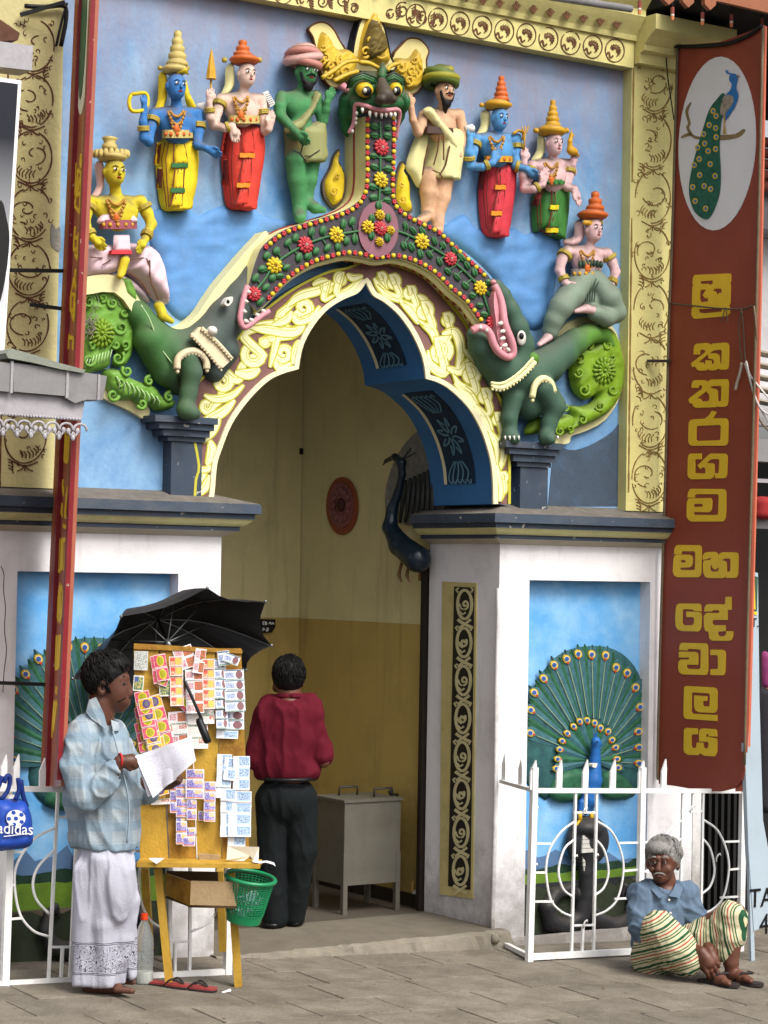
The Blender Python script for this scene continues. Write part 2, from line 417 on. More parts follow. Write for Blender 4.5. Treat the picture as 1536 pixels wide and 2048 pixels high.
# ================================================================== materials
mWhite = mat('white_plaster', (236,234,236), .86, .75, .04, 5, .18, 70, dirt=.42, dcol=(150,144,138), ds=2.3)
mWhiteD = mat('white_plaster_worn', (226,224,224), .84, .8, .06, 6, .3, 50, dirt=.75, dcol=(128,120,110), ds=4.5)
mSlate = mat('slate_paint', (66,78,94), .75, .5, .12, 7, .15, 60, dirt=.4, dcol=(120,116,108), ds=4, chips=.25)
mCreamP = mat('cream_paint', (226,221,160), .8, .6, .07, 7, .12, 60, dirt=.45, dcol=(120,112,84), ds=3.2)
mYellowP = mat('yellow_paint', (232,222,148), .8, .65, .08, 5, .2, 60, dirt=.4, dcol=(150,138,92), ds=2.6)
mLedge = mat('ledge_dust', (112,106,98), .8, .85, .2, 14, .25, 90, dirt=.5, dcol=(160,155,146), ds=12)
mBeige = mat('beige_paint', (196,190,170), .8, .7, .1, 8, .1, 60)
mSof = mat('blue_soffit', (62,122,182), .8, .6, .1, 4, .12, 50, dirt=.25, dcol=(50,80,110))
mSofD = mat('dark_blue_panel', (26,52,78), .8, .6, .2, 8, .1)
mSofL = mat('pale_blue_motif', (104,150,172), .8, .6, .15, 14, .1)
mMaroon = mat('maroon_ground', (136,98,92), .8, .7, .1, 8, .1, dirt=.25, dcol=(80,60,60))
mScroll = mat('pale_yellow_scroll', (248,244,186), .88, .6, .04, 9, .12, dirt=.2, dcol=(190,180,130), ds=5)
mOlive = mat('olive_outline', (198,192,62), .8, .6, .08, 10, .1)
mTrim = mat('cream_trim', (240,232,190), .85, .65, .06, 9, .25, dirt=.4, dcol=(170,150,110), ds=7)
mBrownL = mat('brown_line_paint', (108,72,48), .8, .8, .3, 30, .1)
mConc = mat('concrete_step', (134,126,112), .6, .85, .14, 6, .35, 45, dirt=.55, dcol=(92,84,74), ds=4)
mConcB = mat('broken_concrete', (150,142,128), .66, .9, .18, 18, .8, 30, dirt=.6, dcol=(110,100,86), ds=9)
mFloor = mat('passage_floor', (100,92,82), .6, .7, .15, 6, .2, dirt=.4)
mOliveW = mat('dado_ochre', (190,164,94), .92, .6, .07, 3, .1, 40, dirt=.3, dcol=(110,96,62), ds=2)
mCreamW = mat('interior_cream', (216,204,154), .95, .7, .07, 3, .1, 40, dirt=.35, dcol=(120,110,80), ds=1.6)
mBlack = mat('black_paint', (26,24,24), .8, .5, .2, 10, .1)
mDarkW = mat('dark_wood', (40,32,28), .8, .6, .2, 10, .1)
def grime(m, z0=.75, top=.55, streak=.5, c=(120,112,102)):
    # rain streaks and splash-back dirt low on the wall
    t = m.node_tree; L = t.links.new; b = t.nodes['Principled BSDF']; src = [x for x in t.links if x.to_node == b and x.to_socket.name == 'Base Color'][0].from_socket
    g = N(t, 'ShaderNodeNewGeometry'); mp = N(t, 'ShaderNodeMapping'); mp.inputs['Scale'].default_value = (9, 9, .7); L(g.outputs['Position'], mp.inputs[0]); n = N(t, 'ShaderNodeTexNoise', Scale=1.0, Detail=6.0, Roughness=.65); L(mp.outputs[0], n.inputs['Vector'])
    r = N(t, 'ShaderNodeMapRange'); r.inputs['From Min'].default_value = .56; r.inputs['From Max'].default_value = .74; r.inputs['To Max'].default_value = streak; L(n.outputs['Fac'], r.inputs['Value'])
    s = N(t, 'ShaderNodeSeparateXYZ'); L(g.outputs['Position'], s.inputs[0]); n2 = N(t, 'ShaderNodeTexNoise', Scale=7.0, Detail=8.0, Roughness=.72); L(g.outputs['Position'], n2.inputs['Vector'])
    a = N(t, 'ShaderNodeMath', operation='MULTIPLY_ADD'); L(n2.outputs['Fac'], a.inputs[0]); a.inputs[1].default_value = 1.5; L(s.outputs['Z'], a.inputs[2]); r2 = N(t, 'ShaderNodeMapRange'); r2.inputs['From Min'].default_value = z0+.55; r2.inputs['From Max'].default_value = z0-.1; r2.inputs['To Max'].default_value = top; L(a.outputs[0], r2.inputs['Value'])
    mx = N(t, 'ShaderNodeMath', operation='MAXIMUM'); L(r.outputs['Result'], mx.inputs[0]); L(r2.outputs['Result'], mx.inputs[1]); x = N(t, 'ShaderNodeMix', data_type='RGBA'); L(mx.outputs[0], x.inputs['Factor']); L(src, x.inputs['A']); x.inputs['B'].default_value = rgb(*c, .8); L(x.outputs['Result'], b.inputs['Base Color'])
grime(mWhite, .75, .7, .28); grime(mWhiteD, .8, .8, .3); grime(mYellowP, -5, 0, .4, (150,134,84)); grime(mCreamW, .9, .4, .35, (130,120,84)); grime(mOliveW, 1.0, .5, .4, (112,98,60))
def wallmat():
    # blue wall: grey-violet blended in towards the top, streaked, thin cloud wash
    m = bpy.data.materials.new('blue_relief_wall'); m.use_nodes = True; t = m.node_tree; L = t.links.new; b = t.nodes['Principled BSDF']
    b.inputs['Roughness'].default_value = .7; b.inputs['Specular IOR Level'].default_value = .3
    tc = N(t, 'ShaderNodeTexCoord'); sp = N(t, 'ShaderNodeSeparateXYZ'); L(tc.outputs['Object'], sp.inputs[0])
    n1 = N(t, 'ShaderNodeTexNoise', Scale=2.1, Detail=9.0, Roughness=.64, Distortion=.4); L(tc.outputs['Object'], n1.inputs['Vector'])
    r1 = N(t, 'ShaderNodeValToRGB'); e = r1.color_ramp.elements; e[0].position = .32; e[1].position = .7
    e[0].color = rgb(84,138,192,.82); e[1].color = rgb(156,194,226,.84); L(n1.outputs['Fac'], r1.inputs['Fac'])
    # grey-violet blend by height, broken up by noise
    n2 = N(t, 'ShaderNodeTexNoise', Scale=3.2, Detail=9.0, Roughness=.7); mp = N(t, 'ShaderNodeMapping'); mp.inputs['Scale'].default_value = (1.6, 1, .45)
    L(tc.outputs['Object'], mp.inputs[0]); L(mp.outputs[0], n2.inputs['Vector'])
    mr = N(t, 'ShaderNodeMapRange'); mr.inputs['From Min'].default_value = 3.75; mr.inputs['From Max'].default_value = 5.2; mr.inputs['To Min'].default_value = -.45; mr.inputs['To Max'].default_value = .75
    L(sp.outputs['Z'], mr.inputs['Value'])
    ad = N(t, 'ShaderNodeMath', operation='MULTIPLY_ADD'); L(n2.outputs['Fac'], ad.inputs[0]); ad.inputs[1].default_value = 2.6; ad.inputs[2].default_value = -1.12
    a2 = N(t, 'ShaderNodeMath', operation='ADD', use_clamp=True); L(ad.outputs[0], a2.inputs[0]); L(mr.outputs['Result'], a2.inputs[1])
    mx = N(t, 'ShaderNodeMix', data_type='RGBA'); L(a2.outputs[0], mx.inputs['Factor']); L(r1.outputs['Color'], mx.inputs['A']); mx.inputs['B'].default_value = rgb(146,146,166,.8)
    # dark mould specks
    n3 = N(t, 'ShaderNodeTexNoise', Scale=19.0, Detail=6.0, Roughness=.7); L(tc.outputs['Object'], n3.inputs['Vector'])
    m3 = N(t, 'ShaderNodeMapRange'); m3.inputs['From Min'].default_value = .64; m3.inputs['From Max'].default_value = .76; m3.inputs['To Max'].default_value = .55; L(n3.outputs['Fac'], m3.inputs['Value'])
    x2 = N(t, 'ShaderNodeMix', data_type='RGBA'); L(m3.outputs['Result'], x2.inputs['Factor']); L(mx.outputs['Result'], x2.inputs['A']); x2.inputs['B'].default_value = rgb(80,82,96,.8)
    L(x2.outputs['Result'], b.inputs['Base Color'])
    nb = N(t, 'ShaderNodeTexNoise', Scale=34.0, Detail=5.0); L(tc.outputs['Object'], nb.inputs['Vector'])
    bp = N(t, 'ShaderNodeBump', Strength=.25, Distance=.012); L(nb.outputs['Fac'], bp.inputs['Height']); L(bp.outputs[0], b.inputs['Normal'])
    return m
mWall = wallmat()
def pavemat():
    m = bpy.data.materials.new('paving_stone'); m.use_nodes = True; t = m.node_tree; L = t.links.new; b = t.nodes['Principled BSDF']
    b.inputs['Roughness'].default_value = .85; b.inputs['Specular IOR Level'].default_value = .25
    g = N(t, 'ShaderNodeNewGeometry'); oi = N(t, 'ShaderNodeObjectInfo')
    n1 = N(t, 'ShaderNodeTexNoise', Scale=5.0, Detail=10.0, Roughness=.7); L(g.outputs['Position'], n1.inputs['Vector'])
    r1 = N(t, 'ShaderNodeValToRGB'); e = r1.color_ramp.elements; e[0].position = .3; e[1].position = .72; e[0].color = rgb(130,121,107,.5); e[1].color = rgb(172,162,146,.54)
    L(n1.outputs['Fac'], r1.inputs['Fac'])
    h = N(t, 'ShaderNodeHueSaturation'); ml = N(t, 'ShaderNodeMath', operation='MULTIPLY_ADD'); L(oi.outputs['Random'], ml.inputs[0]); ml.inputs[1].default_value = .22; ml.inputs[2].default_value = .88
    L(ml.outputs[0], h.inputs['Value']); L(r1.outputs['Color'], h.inputs['Color']); 
    n2 = N(t, 'ShaderNodeTexNoise', Scale=2.2, Detail=8.0, Roughness=.7); L(g.outputs['Position'], n2.inputs['Vector'])
    m2 = N(t, 'ShaderNodeMapRange'); m2.inputs['From Min'].default_value = .52; m2.inputs['From Max'].default_value = .72; m2.inputs['To Max'].default_value = .5; L(n2.outputs['Fac'], m2.inputs['Value'])
    x2 = N(t, 'ShaderNodeMix', data_type='RGBA'); L(m2.outputs['Result'], x2.inputs['Factor']); L(h.outputs['Color'], x2.inputs['A']); x2.inputs['B'].default_value = rgb(84,76,66,.7); L(x2.outputs['Result'], b.inputs['Base Color'])
    n5 = N(t, 'ShaderNodeTexNoise', Scale=85.0, Detail=5.0, Roughness=.75); L(g.outputs['Position'], n5.inputs['Vector']); h5 = N(t, 'ShaderNodeHueSaturation'); m5 = N(t, 'ShaderNodeMapRange'); L(n5.outputs['Fac'], m5.inputs['Value']); m5.inputs['From Min'].default_value = .3; m5.inputs['From Max'].default_value = .7; m5.inputs['To Min'].default_value = .68; m5.inputs['To Max'].default_value = 1.28; L(m5.outputs['Result'], h5.inputs['Value']); L(x2.outputs['Result'], h5.inputs['Color']); L(h5.outputs['Color'], b.inputs['Base Color'])
    nb = N(t, 'ShaderNodeTexNoise', Scale=60.0, Detail=6.0); L(g.outputs['Position'], nb.inputs['Vector'])
    bp = N(t, 'ShaderNodeBump', Strength=.4, Distance=.006); L(nb.outputs['Fac'], bp.inputs['Height']); L(bp.outputs[0], b.inputs['Normal'])
    return m
mPave = pavemat()
mJoint = mat('joint_dirt', (84,74,60), .8, .95, .25, 20, .5, 80)
# ================================================================== ground
S = 220
kind(obj('ground', [(-S,-S,GX*-4-.30), (S,-S,GX*4-.30), (S,S,-.35), (-S,S,-.35)], [(0,1,2,3)], mat('asphalt', (72,70,70), .7, .9, .15, 4, .3)))
pave = kind(obj('pavement', [(x,y,gz(x,y)-.012) for x,y in ((-5,-3.2),(5,-3.2),(5,.9),(-5,.9))], [(0,1,2,3)], mJoint))
# individual paving slabs, staggered rows parallel to the wall
yA = atG(800,1990).y; rowh = .335; rows = [yA + rowh*i for i in (-6,-5,-4,-3,-2,-1,0,1,2,3)]
rr = random.Random(3)
slabm = {}
for ri, y0 in enumerate(rows):
    off = (0.27 if ri % 2 else 0.0) + rr.uniform(-.06,.06); x = -3.6 + off
    while x < 3.6:
        w = rr.choice((.52,.55,.58,.5)); x1 = x + w; g = .0045
        y1 = y0 + rowh; sk = .0
        def zz(a, b): return gz(a, b)
        j = [rr.uniform(-.004,.004) for _ in range(8)]; dz = rr.uniform(-.002, .001)
        cx_, cy_ = (x+x1)/2, (y0+y1)/2
        c = [(x+g+j[0], y0+g+j[1]), (x1-g+j[2], y0+g+j[3]), (x1-g+j[4], y1-g+j[5]), (x+g+j[6], y1-g+j[7])]
        # bevelled edges
        top = [((px-cx_)*.99+cx_, (py-cy_)*.984+cy_) for px, py in c]
        V = [Vector((a, b, zz(a,b)-.04)) for a, b in c] + [Vector((a, b, zz(a,b)-.006+dz)) for a, b in c] + [Vector((a, b, zz(a,b)+dz)) for a, b in top]
        fs = [(8,9,10,11)] + [(4+i,4+(i+1)%4,8+(i+1)%4,8+i) for i in range(4)] + [(i,(i+1)%4,4+(i+1)%4,4+i) for i in range(4)]
        obj('paving_slab', V, fs, mPave, pave, loc=Vector((cx_, cy_, zz(cx_,cy_))))
        x = x1

lt_ = MB(); rl = random.Random(12)
for i in range(150):
    x, y = rl.uniform(-2.6, 2.4), rl.uniform(-1.9, .0); p = Vector((x, y, gz(x, y)+.001)); a = rl.uniform(0, 6.3); r_ = rl.choice((.004,.006,.006,.012)); d = Vector((math.cos(a), math.sin(a), 0))*r_; e = Vector((-d.y, d.x, 0))*rl.uniform(.3,.8)
    lt_.add([p-d, p+e+Vector((0,0,.002)), p+d, p-e], [(0,1,2,3)])
o = kind(lt_.build('leaf_litter', mat('litter_brown', (120,92,60), .7, .9, .4, 3)), 'stuff'); tag(o, 'tiny dry leaf bits and grit scattered over the paving', 'litter')
# ================================================================== gateway
gate = thing('temple_gateway', 'painted temple gateway with white piers, blue relief wall and a lobed archway', 'gateway', (0,0,0))
XL, XR = -.924, .918           # jamb and pier corner
TH = .70
fw = lambda Yf: (lambda x, z: Vector((x, Yf, z)))
ZT = 2.262
mLz = at(35,1900).z
# mural niches
LN = [at(35,1141).x, at(357,1147).x, at(200,1145).z, .02]
RN = [at(1059,1163).x, at(1301,1163).x, at(1180,1162).z, at(1160,1872).z]
def quadpoly(a, b, z1, z0): return [(a,z0),(b,z0),(b,z1),(a,z1)]
prism('left_pier', quadpoly(-3.6, XL, ZT+.02, -.4), 0, TH, mWhite, gate, holes=[quadpoly(LN[0], LN[1], LN[2], LN[3])], fn=fw(0))
prism('right_pier', quadpoly(XR, 2.42, ZT+.02, -.4), 0, TH, mWhite, gate, holes=[quadpoly(RN[0], RN[1], RN[2], RN[3])], fn=fw(0))
# worn plinth ledge under the right mural, and a plaster skirt
mb = MB(); mb.box((1.53,-.03,-.10),(.60,.035,.085)); mb.build('pier_base', mWhiteD, gate)
mb = MB(); mb.tube(cr([(XR-.005,-.004,2.0),(XR-.012,-.006,1.4),(XR-.006,-.004,.8),(XR-.016,-.008,.2),(XR-.02,-.012,-.05)],4), .014, 6); mb.build('corner_plaster', mWhiteD, gate, True)
mb = MB(); mb.ribbon(cr([(2,1132),(8,1150),(7,1180),(11,1215),(9,1260),(13,1300),(8,1345),(6,1385)],4), 1.6, -.001, .002); kind(mb.build('crack', mBrownL, gate), 'stuff')
# cornice: profile (out, z) swept round the corner
zf = lambda py, o: at(993, py, -o).z
PR = [(-.10, at(1000,1006,.10).z), (.15, zf(1026,.15)), (.155, zf(1044,.155)), (.128, zf(1046,.128)), (.128, zf(1055,.128)), (.118, zf(1057,.118)), (.10, zf(1064,.10)), (.082, zf(1068.5,.082)), (.070, zf(1069.5,.07)), (.070, zf(1077,.07)), (.05, zf(1079,.05)), (.012, zf(1087,.012)), (.0, zf(1087.5,0))]
PM = [0,1,1,1,2,2,2,1,1,3,3,3]
def cornice(name, path, sgn):
    V = []; fs = []; fm = []; n = len(PR)
    for i, (x, y, ox, oy) in enumerate(path):
        for o, z in PR: V.append(Vector((x+ox*o, y+oy*o, z)))
    for i in range(len(path)-1):
        for j in range(n-1):
            a = i*n+j; fs.append((a, a+1, a+n+1, a+n)); fm.append(PM[j])
    o = obj(name, V, fs, [mLedge, mSlate, mCreamP, mBeige], gate, fm=fm)
    bm = bmesh.new(); bm.from_mesh(o.data); bmesh.ops.recalc_face_normals(bm, faces=bm.faces); bm.to_mesh(o.data); bm.free()
cornice('cornice', [(2.42,0,0,-1),(XR,0,-1,-1),(XR,TH,-1,0)], 1)
cornice('cornice', [(-3.6,0,0,-1),(XL,0,1,-1),(XL,TH,1,0)], -1)
# lobed arch outline (photo px on the front plane)
AL = [(424,1008),(429,985),(434,930),(443,900),(464,848),(496,802),(535,763),(566,747),(597,738)]
AL2 = [(597,738),(605,696),(623,658),(651,623),(682,601),(714,587),(727,573),(732,564)]
AR2 = [(732,564),(739,579),(748,592),(770,605),(798,630),(823,665),(841,703),(849,732),(852,757)]
AR = [(852,757),(879,766),(905,783),(939,818),(965,866),(981,919),(986,965),(987,1008)]
arch = cr(AL,4)[:-1] + cr(AL2,4)[:-1] + cr(AR2,4)[:-1] + cr(AR,4)
OL = [(389,1008),(392,960),(398,930),(384,850),(386,792),(401,760),(440,729),(471,684),(496,651),(535,617),(577,585),(619,561),(661,543),(696,536),(735,520)]
ORr = [(735,520),(790,530),(850,555),(904,612),(939,661),(962,724),(988,772),(1006,812),(1018,852),(1019,920),(1019,1008)]
outer = cr(OL,3)[:-1] + cr(ORr,3)
YA = -.005
band_poly = outer + arch[::-1]
prism('archivolt', band_poly, YA, .62, (mMaroon, mSof), gate)
ZLIP = 2.36
# upper wall with the arch cut out (a little larger than the opening)
cen = (715, 800)
hole = [(cen[0]+(x-cen[0])*1.05, min(y, 1004)) for x, y in arch]; hole = [(cen[0]+(x-cen[0])*1.0, cen[1]+(y-cen[1])*1.06 if y < 980 else 1006) for x, y in hole]
YW = .08
hw = [at(x, y, YW) for x, y in hole]
V2 = [(-3.6,2.30),(hw[0].x,2.30)] + [(p.x, p.z) for p in hw] + [(hw[-1].x,2.30),(2.42,2.30),(2.42,5.75),(-3.6,5.75)]
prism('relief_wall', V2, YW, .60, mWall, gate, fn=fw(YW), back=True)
# cream trim that follows the opening
mb = MB(); tr = [(x+0, y) for x, y in arch]
def offset(pts, d):
    out = []
    for i, (x, y) in enumerate(pts):
        a = pts[max(i-1,0)]; b = pts[min(i+1,len(pts)-1)]; dx, dy = b[0]-a[0], b[1]-a[1]; l = math.hypot(dx,dy) or 1
        out.append((x+dy/l*d, y-dx/l*d))
    return out
mb.ribbon(offset(arch, 4.5), 9.5, YA-.014, .014); mb.build('arch_trim', mTrim, gate)
mb = MB(); mb.ribbon(offset(outer, 0), 5, YA-.008, .008); mb.build('arch_edge', mOlive, gate)
# painted scrolls of the arch band: pale ribbons over a wider olive edge
SCR = []
def volute(cx_, cy_, r, a0, d, tail, w0=9):
    sp = spiral(cx_, cy_, r*.22, r, 1.35, a0, d, 18, .9)
    pts = sp + cr([sp[-1]]+tail, 6)[1:]
    n = len(pts); ws = [w0*1.3*(.55+.45*min(1, i/14)) * (1 if i < n-8 else max(.15, (n-i)/8)) for i in range(n)]
    SCR.append((pts, ws))
def leaf(pts, w):
    q = cr(pts, 7); n = len(q); SCR.append((q, [max(.6, 1.5*w*math.sin(math.pi*min(1, (i+.6)/n))**.7) for i in range(n)]))
# left half, from springing to crown
volute(404,951,11,2.6,1,[(418,935),(414,905)],8); leaf([(398,990),(412,972),(420,950)],10); leaf([(414,930),(424,905),(420,880)],12)
volute(414,812,13,2.2,-1,[(440,800),(446,780),(470,755)],9); leaf([(398,850),(420,838),(448,822),(470,800)],12); leaf([(404,885),(425,862),(440,835)],10)
volute(445,762,21,.6,-1,[(475,760),(486,730),(505,715)],11); leaf([(408,790),(430,798),(462,792),(488,770)],9)
volute(505,706,24,2.4,-1,[(488,672),(512,655),(560,650),(600,668)],12); leaf([(470,745),(498,748),(520,738)],13)
volute(567,707,19,.4,1,[(560,735),(590,722)],11); volute(531,682,9,1.0,1,[(552,676),(585,672),(602,664)],8); leaf([(540,735),(549,700),(560,670),(606,650)],8)
leaf([(585,728),(592,700),(598,680)],9); leaf([(500,655),(540,660),(590,664),(612,640)],12)
volute(560,641,12,.2,-1,[(575,615),(590,600),(612,590)],9); volute(607,616,20,.5,1,[(596,642),(622,634),(640,612)],11)
leaf([(545,650),(572,640),(584,622)],9); leaf([(575,612),(600,592),(640,580),(668,566)],11)
volute(655,575,11,2.6,1,[(648,598),(670,590)],8); volute(682,558,11,2.6,1,[(674,586),(702,580)],9); leaf([(672,592),(700,580),(724,556)],9); leaf([(694,548),(706,556),(726,552)],8); leaf([(625,570),(640,562),(655,560)],6)
# right half
volute(762,557,10,.4,-1,[(770,580),(752,572)],8); volute(786,564,13,.4,-1,[(800,592),(772,588),(752,570)],9); leaf([(748,556),(768,584),(800,604)],8)
volute(818,585,12,.8,-1,[(832,612),(806,602)],9); leaf([(800,600),(824,622),(838,648)],11); leaf([(836,590),(850,602),(852,622)],8)
volute(848,622,17,.6,-1,[(866,655),(836,640)],10); leaf([(842,645),(866,664),(872,690)],10); volute(894,640,11,.4,-1,[(900,664),(884,690),(872,716)],9)
volute(880,703,25,.4,-1,[(890,744),(862,730),(856,700)],12); leaf([(884,668),(910,664),(922,700),(914,740)],11)
leaf([(892,735),(920,742),(938,716)],10); volute(941,748,19,.4,-1,[(952,782),(922,772),(906,748)],11); leaf([(928,700),(946,714),(960,734)],10)
leaf([(910,766),(938,790),(958,822)],11); volute(968,792,13,.6,-1,[(980,822),(962,834)],9); leaf([(950,810),(972,842),(984,884)],12)
volute(994,838,11,.6,-1,[(1004,866),(990,886)],8); leaf([(978,860),(996,894),(996,930)],10); leaf([(1012,870),(1008,905),(1000,940)],9)
volute(1005,955,9,.6,-1,[(1010,980),(998,994)],7); leaf([(994,930),(1004,975),(1000,1003)],8)
m1 = MB(); m2 = MB()
for i, (pts, ws) in enumerate(SCR):
    m1.nr = m2.nr = 8; z_ = .003+.0002*i; m1.ribbon(pts, [w+5.5 for w in ws], YA-z_, z_); m2.ribbon(pts, ws, YA-z_-.0001, z_)
    if len(pts) > 9: m1.nr = 8; o3 = offset(pts, .22*max(ws)); m1.ribbon(o3[1:-1], [max(.5, 1.7*math.sin(math.pi*k/len(o3))) for k in range(1, len(o3)-1)], YA-z_-.00035, .0004)
kind(m1.build('scroll_outline', mOlive, gate), 'stuff'); kind(m2.build('scroll_ornament', mScroll, gate), 'stuff')
# soffit panels on the intrados
def soffit(i0, i1, y0, y1, name):
    seg = arch[i0:i1]; P = [at(x, y, YA) for x, y in seg]; n = len(P)
    def inn(i, d):
        a = P[max(i-1,0)]; b = P[min(i+1,n-1)]; t = (b-a).normalized(); nn = Vector((-t.z, 0, t.x))
        c = at(*cen, YA); 
        if nn.dot(c-P[i]) < 0: nn = -nn
        return P[i] + nn*d
    def sheet(ya, yb, d, m, nm, r0=0, r1=1):
        a = int(r0*(n-1)); b = max(a+2, int(math.ceil(r1*(n-1)))+1); mb = MB(); V = []
        for i in range(a, min(b, n)):
            p = inn(i, d); q = inn(i, d-.006); V += [Vector((p.x,ya,p.z)), Vector((p.x,yb,p.z)), Vector((q.x,ya,q.z)), Vector((q.x,yb,q.z))]
        fs = []
        for i in range(len(V)//4-1):
            k = i*4; fs += [(k,k+1,k+5,k+4),(k,k+4,k+6,k+2),(k+1,k+3,k+7,k+5)]
        e = len(V)-4; fs += [(0,2,3,1),(e,e+1,e+3,e+2)]
        return obj(nm, V, fs, m, gate)
    sheet(y0, y1, .004, mSofD, 'soffit_panel'); sheet(y1, y1+.022, .012, mTrim, 'soffit_moulding')
    # painted flower: petals radiating on the panel, plus flowing strokes
    mb = MB(); mid = n*.5
    def pt(u, v, d=.0075):    # u along, v across (0..1)
        u = min(max(u,0),n-1.001); i = int(u); f = u-i; p = inn(i,d).lerp(inn(i+1,d), f); return Vector((p.x, y0+(y1-y0)*v, p.z))
    def stroke(path, w):
        pp = cr(path, 5)
        for a, b in zip(pp[:-1], pp[1:]):
            A, B = pt(*a), pt(*b)
            if (A-B).length < 1e-4: continue
            mb.bar(A, B, w*.5, .004, up=(inn(int(min(a[0],n-1)),1)-P[int(min(a[0],n-1))]))
    for k in range(8):
        a = k*math.pi/4+.3; stroke([(mid+.15*n*.2*math.cos(a), .5+.06*math.sin(a)), (mid+n*.10*math.cos(a-.2), .5+.22*math.sin(a-.2)), (mid+n*.17*math.cos(a), .5+.4*math.sin(a)), (mid+n*.10*math.cos(a+.25), .5+.22*math.sin(a+.25))], .022)
    for sg in (-1, 1):
        for v in (.2,.38,.55,.72,.86):
            stroke([(mid+sg*n*.22, .5+(v-.5)*.4), (mid+sg*n*.32, v), (mid+sg*n*.40, v+.05), (mid+sg*n*.44, v-.05),(mid+sg*n*.40,v-.08)], .016)
    kind(mb.build('soffit_motif', mSofL, gate), 'stuff')
na = len(cr(AL,4)[:-1]); nb_ = na+len(cr(AL2,4)[:-1]); nc = nb_+len(cr(AR2,4)[:-1])
soffit(nb_+11, nc-4, .16, .44, 'u'); soffit(nc+7, len(arch)-4, .16, .44, 'l'); soffit(na+4, nb_-8, .16, .44, 'lu'); soffit(5, na-6, .16, .44, 'll')
# ------------------------------------------------------------------ pilasters, frieze and crown moulding
mYellowW = mat('yellow_paint_worn', (214,203,146), .8, .7, .1, 4, .35, 50, dirt=.75, dcol=(176,160,124), ds=2.2)
def pilaster(name, x0, x1, z0, z1, yf, m):
    return prism(name, quadpoly(x0, x1, z1, z0), yf, YW+.03, (m, m), gate, fn=fw(yf))
PX0 = at(1256,700,0).x; YP = .0
pilR = pilaster('pilaster', PX0, 2.40, PR[0][1]-.02, 5.42, YP, mYellowP)
pxl = at(118,500,0).x
pilL = pilaster('pilaster', -3.6, pxl, PR[0][1]-.02, 5.42, YP, mYellowW)
FZ0 = 5.143; FZ1 = at(1180,64,-.03).z
fr = prism('frieze', quadpoly(pxl-.3, PX0+.004, FZ1, FZ0), -.012, YW+.04, mYellowP, gate, fn=fw(-.012))
def mould(name, prof, x0, x1, m, parent=gate):
    n = len(prof); V = [Vector((x, -o, z)) for x in (x0, x1) for o, z in prof]
    fs = [(j, j+1, n+j+1, n+j) for j in range(n-1)] + [tuple(range(n)), tuple(range(2*n-1, n-1, -1))]
    o = obj(name, V, fs, m, parent); bm = bmesh.new(); bm.from_mesh(o.data); bmesh.ops.recalc_face_normals(bm, faces=bm.faces); bm.to_mesh(o.data); bm.free(); return o
c0 = FZ1
mould('crown_moulding', [(-.05,c0),(.03,c0),(.04,c0+.03),(.05,c0+.045),(.09,c0+.10),(.11,c0+.13),(.11,c0+.17),(.16,c0+.22),(.19,c0+.25),(.19,c0+.31),(-.05,c0+.31)], -3.6, PX0+.01, mYellowP)
zc = at(1300,85,-.1).z
mould('capital', [(-.05,zc-.12),(.055,zc-.12),(.06,zc-.06),(.10,zc-.05),(.10,zc-.015),(.15,zc+.03),(.20,zc+.06),(.20,zc+.15),(-.05,zc+.15)], PX0+.012, 2.52, mYellowP)
# incised brown line-work
lm = MB()
def dashed(mb, pts, w, Y, rnd, keep=.86, seg=5):
    i = 0
    while i < len(pts)-1:
        j = min(len(pts), i+seg+rnd.randint(-1,3))
        if rnd.random() < keep and j-i >= 2:
            q = pts[i:j]; n = len(q); mb.ribbon(q, [max(.8, w*(.55+.6*math.sin(math.pi*(k+.5)/n))*rnd.uniform(.8,1.15)) for k in range(n)], Y, .003)
        i = j-1 if rnd.random() < keep else j
rd = random.Random(11)
for k in range(24):                       # roundels of the frieze, left of x=880 they sit closer under the moulding
    px = 1230-44.2*k; py = 101-.176*(1230-px)
    if px < 40 or 640 < px < 830 or py < -40: continue
    Yf = -.015
    dashed(lm, [(px+19*math.cos(a*.2), py+23*math.sin(a*.2)) for a in range(33)], 1.9, Yf, rd, .9, 6)
    for q in range(9):
        a = -2.9+q*.42; lm.ribbon(cr([(px+3*math.cos(a), py+3*math.sin(a)),(px+9*math.cos(a+.35), py+9*math.sin(a+.35)),(px+12*math.cos(a+.8), py+13*math.sin(a+.8))],3), 1.7, Yf, .003)
    lm.ribbon(cr([(px-17,py+9),(px-12,py+3),(px-9,py+14),(px-3,py+10)],4), 3, Yf, .003)
for sx in (-1, 1):                        # the freer scrolls round the spire of the mask
    for (a, b, r) in ((60,-8,17),(100,2,15),(36,4,10)):
        px = 745+sx*a; py = 28+.17*(px-745)+b-10
        dashed(lm, spiral(px, py, 3, r, 1.6, 1.5, sx, 30, .9), 2.6, -.015, rd, .88)
        for q in range(5): lm.ribbon(cr([(px+sx*(r+2),py+r-q*5),(px+sx*(r+8),py+r-4-q*5),(px+sx*(r+10),py+r-12-q*4)],3), 2.2, -.015, .003)
kind(lm.build('incised_pattern', mBrownL, fr), 'stuff')
lm = MB()
for k in range(16):                       # little buds along the crown moulding
    px = 1235-33.5*k; py = 49-.176*(1235-px)
    Yb = -.075
    for a in (-1.1,-.5,0,.5,1.1):
        lm.ribbon(cr([(px,py+8),(px+9*math.sin(a)*.6,py),(px+10*math.sin(a),py-7*math.cos(a))],3), 2.2, Yb, .004)
    lm.ribbon([(px-3,py-9),(px+3,py-9)], 5, Yb, .004)
kind(lm.build('bud_pattern', mBrownL, gate), 'stuff')
